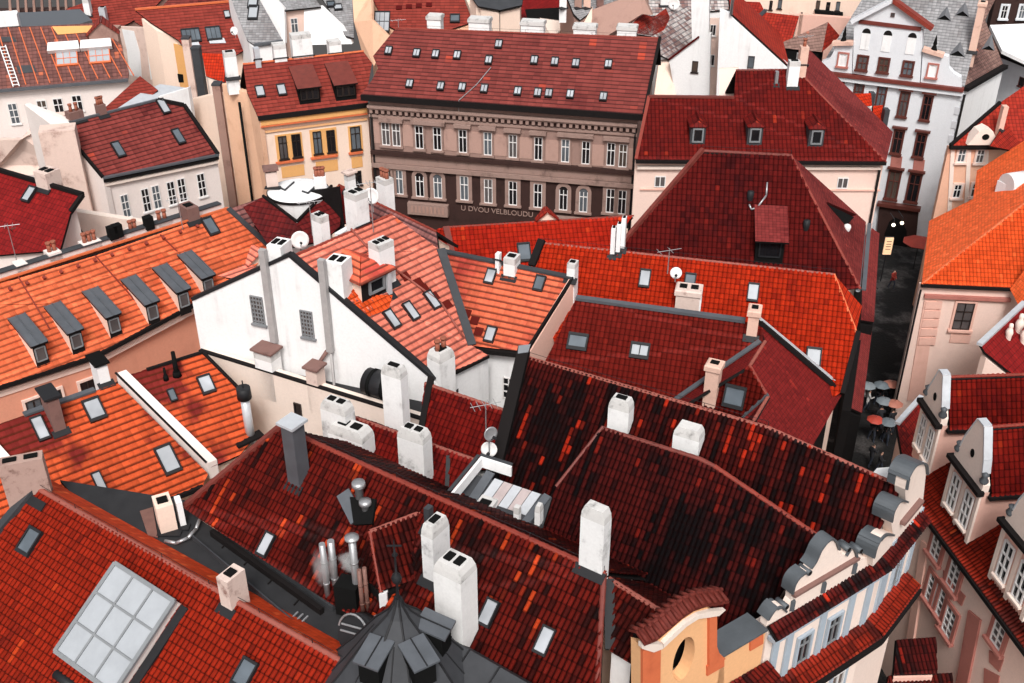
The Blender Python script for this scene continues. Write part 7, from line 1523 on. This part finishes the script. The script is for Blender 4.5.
def umbrella(u, v, col, label, coat='coat', plabel=None, rz=0.0, rad=.55):
    p = W(u, v, 2.05); b = V((p.x, p.y, 0)); t = Thing('umbrella', label, 'umbrella', V((p.x, p.y, 1.25)), 'umbrellas in the alley'); mb = MB(); n = 8
    prof = [(.02, .34), (.35, .28), (.7, .16), (1, 0)]; R = [[V((p.x+rad*q*math.cos(2*math.pi*i/n), p.y+rad*q*math.sin(2*math.pi*i/n), 1.92+k*rad*1.1)) for i in range(n)] for q, k in prof]
    for a, c in zip(R, R[1:]):
        for i in range(n): j = (i+1) % n; mb.face([a[i], a[j], c[j], c[i]])
    t.part(mb, 'canopy', UM[col]); mb = MB(); mb.tube(V((p.x, p.y, 1.25)), V((p.x, p.y, 2.2)), .012, .012, 6); t.part(mb, 'shaft', M['dark_metal'])
    mb = MB(); mb.tube(V((p.x, p.y, 1.18)), V((p.x, p.y, 1.3)), .02, .02, 6); t.part(mb, 'handle', M['brown_paint'])
    c, s_ = math.cos(rz), math.sin(rz); hx, hy = -.14, -.34      # the carrier's raised hand meets the handle
    o = bpy.data.objects.new('person', PM[coat]); COL.objects.link(o); o.location = (p.x-(hx*c-hy*s_), p.y-(hx*s_+hy*c), .006); o.rotation_euler.z = rz; tag(o, plabel or 'person in a dark coat under the '+label, 'person', 'people walking in the alley')
umbrella(868, 384, 'grey', 'grey umbrella closest to the tiled pent roof', 'light', 'person in a light jacket under the grey umbrella by the pent roof', .3)
umbrella(882.5, 383.5, 'slate', 'slate umbrella side by side with a salmon one, farthest up the alley', 'coat', 'person in dark clothes under the slate umbrella farthest up the alley', .2)
umbrella(892, 382.5, 'salmon', 'salmon umbrella touching the slate one farthest up the alley', 'coat', 'person in dark clothes under the far salmon umbrella', -.2)
umbrella(885, 399.5, 'grey', 'grey umbrella in the middle pair of the alley', 'coat', 'person in dark clothes under the grey umbrella of the middle pair', 3.0)
umbrella(895, 402, 'salmon', 'salmon umbrella in the middle pair, near the pink wall', 'coat', 'person in dark clothes under the salmon umbrella of the middle pair', 3.3)
umbrella(876, 418, 'red', 'deep red umbrella, lowest in the alley', 'coat', 'person in dark clothes under the deep red umbrella', .1)
umbrella(889, 420.5, 'slate', 'slate umbrella beside the deep red one', 'coat', 'person in dark clothes under the slate umbrella beside the red one', -.1)
person(886, 430, 'light', 'person without umbrella in a light jacket, walking just below the umbrellas', .4); person(893, 279, 'red', 'person in a red jacket at the far end of the alley near the arch', .5)
person(872, 455, 'coat', 'person in a dark coat on the bare wet cobbles at the alley foot', 2.0); person(880, 462, 'coat', 'second dark-clad walker at the alley foot, nearer the red lean-to', 1.0); person(868, 400, 'light', 'person in a light jacket walking close to the tiled pent roof', 1.5)
# sign and lamps at the arch
p = W(888, 246, 3.2); t = Thing('lit_sign', 'glowing cream sign board hanging before the dark arch', 'sign', V((p.x, p.y, 0))); mb = MB(); mb.box(p, V((.32, 0, 0)), V((0, .08, 0)), Z*.72); t.part(mb, 'panel', plain('lit_sign_face', (.85, .55, .33), .5, emit=.45))
mb = MB(); mb.box(p+V((0, .1, 0)), V((.36, 0, 0)), V((0, .06, 0)), Z*.77); mb.tube(p+V((0, .1, 0)), V((p.x, p.y+.1, 0)), .05, .05, 6); t.part(mb, 'frame', M['dark_metal'])
mb = MB()
for k in range(4): mb.box(p+V((0, -.085, .42-k*.22)), V((.2, 0, 0)), V((0, .004, 0)), Z*.03)
t.part(mb, 'printed_lines', M['brown_paint'])
for u, v, l in ((893.5, 225, 'small globe lamp glowing under the arch, the dimmer of two'), (902, 223, 'bright globe lamp glowing under the arch')):
    p = W(u, v, 4.6); t = Thing('globe_lamp', l, 'lamp', p, 'lamps at the arch'); mb = MB(); mb.lathe(p, [(0, -.15), (.1, -.1), (.15, 0), (.1, .1), (0, .15)], 12); t.part(mb, 'globe', plain('lamp_glow', (1, .86, .66), .5, emit=2.5)); mb = MB(); mb.tube(p+Z*.19, p+Z*.5, .03, .03, 6); mb.tube(p+Z*.5, p+Z*.5+V((0, 1.2, 0)), .03, .03, 6); t.part(mb, 'bracket', M['dark_metal'])
p = W(919, 242, 2.5); t = Thing('parasol', 'red cafe parasol at the corner of the orange-roofed house', 'parasol', V((p.x, p.y, 0))); mb = MB(); mb.lathe(V((p.x, p.y, 2.5)), [(0, .5), (.9, .18), (1.3, 0), (1.25, -.06), (.8, .12), (0, .4)], 8, 0, False); t.part(mb, 'canopy', M['t_m5'] if False else UM['red']); mb = MB(); mb.tube(V((p.x, p.y, 0)), V((p.x, p.y, 2.9)), .03, .03, 6); t.part(mb, 'pole', M['dark_metal'])
# steam
def steam(u, v, z, s_, label, dens):
    c = W(u, v, z); bpy.ops.mesh.primitive_ico_sphere_add(subdivisions=3, radius=1, location=c); o = bpy.context.object; o.name = 'steam'; o.scale = s_
    t = NT('steam'); t.t.nodes.remove(t.b); tc = t.n('ShaderNodeTexCoord'); ln = t.n('ShaderNodeVectorMath', operation='LENGTH'); t.t.links.new(tc.outputs['Object'], ln.inputs[0])
    nz = t.noise(tc.outputs['Object'], 2.2, 4, .65); d = t.m('SUBTRACT', t.m('ADD', nz, .18), ln.outputs['Value']); d = t.m('MULTIPLY', t.m('MAXIMUM', t.m('ADD', d, .12), 0.0), dens)
    pv = t.n('ShaderNodeVolumePrincipled'); pv.inputs['Color'].default_value = (.95, .95, .95, 1); t.put(pv.inputs['Density'], d); t.t.links.new(pv.outputs[0], t.out.inputs['Volume']); o.data.materials.append(t.mat); tag(o, label, 'steam', None, 'stuff')
steam(362, 561, 17.6, (1.0, .5, .55), 'white steam drifting from the capped steel flue', 22); steam(322, 567, 17.8, (.45, .4, 1.0), 'thin steam beside the twin steel flues', 2.5)
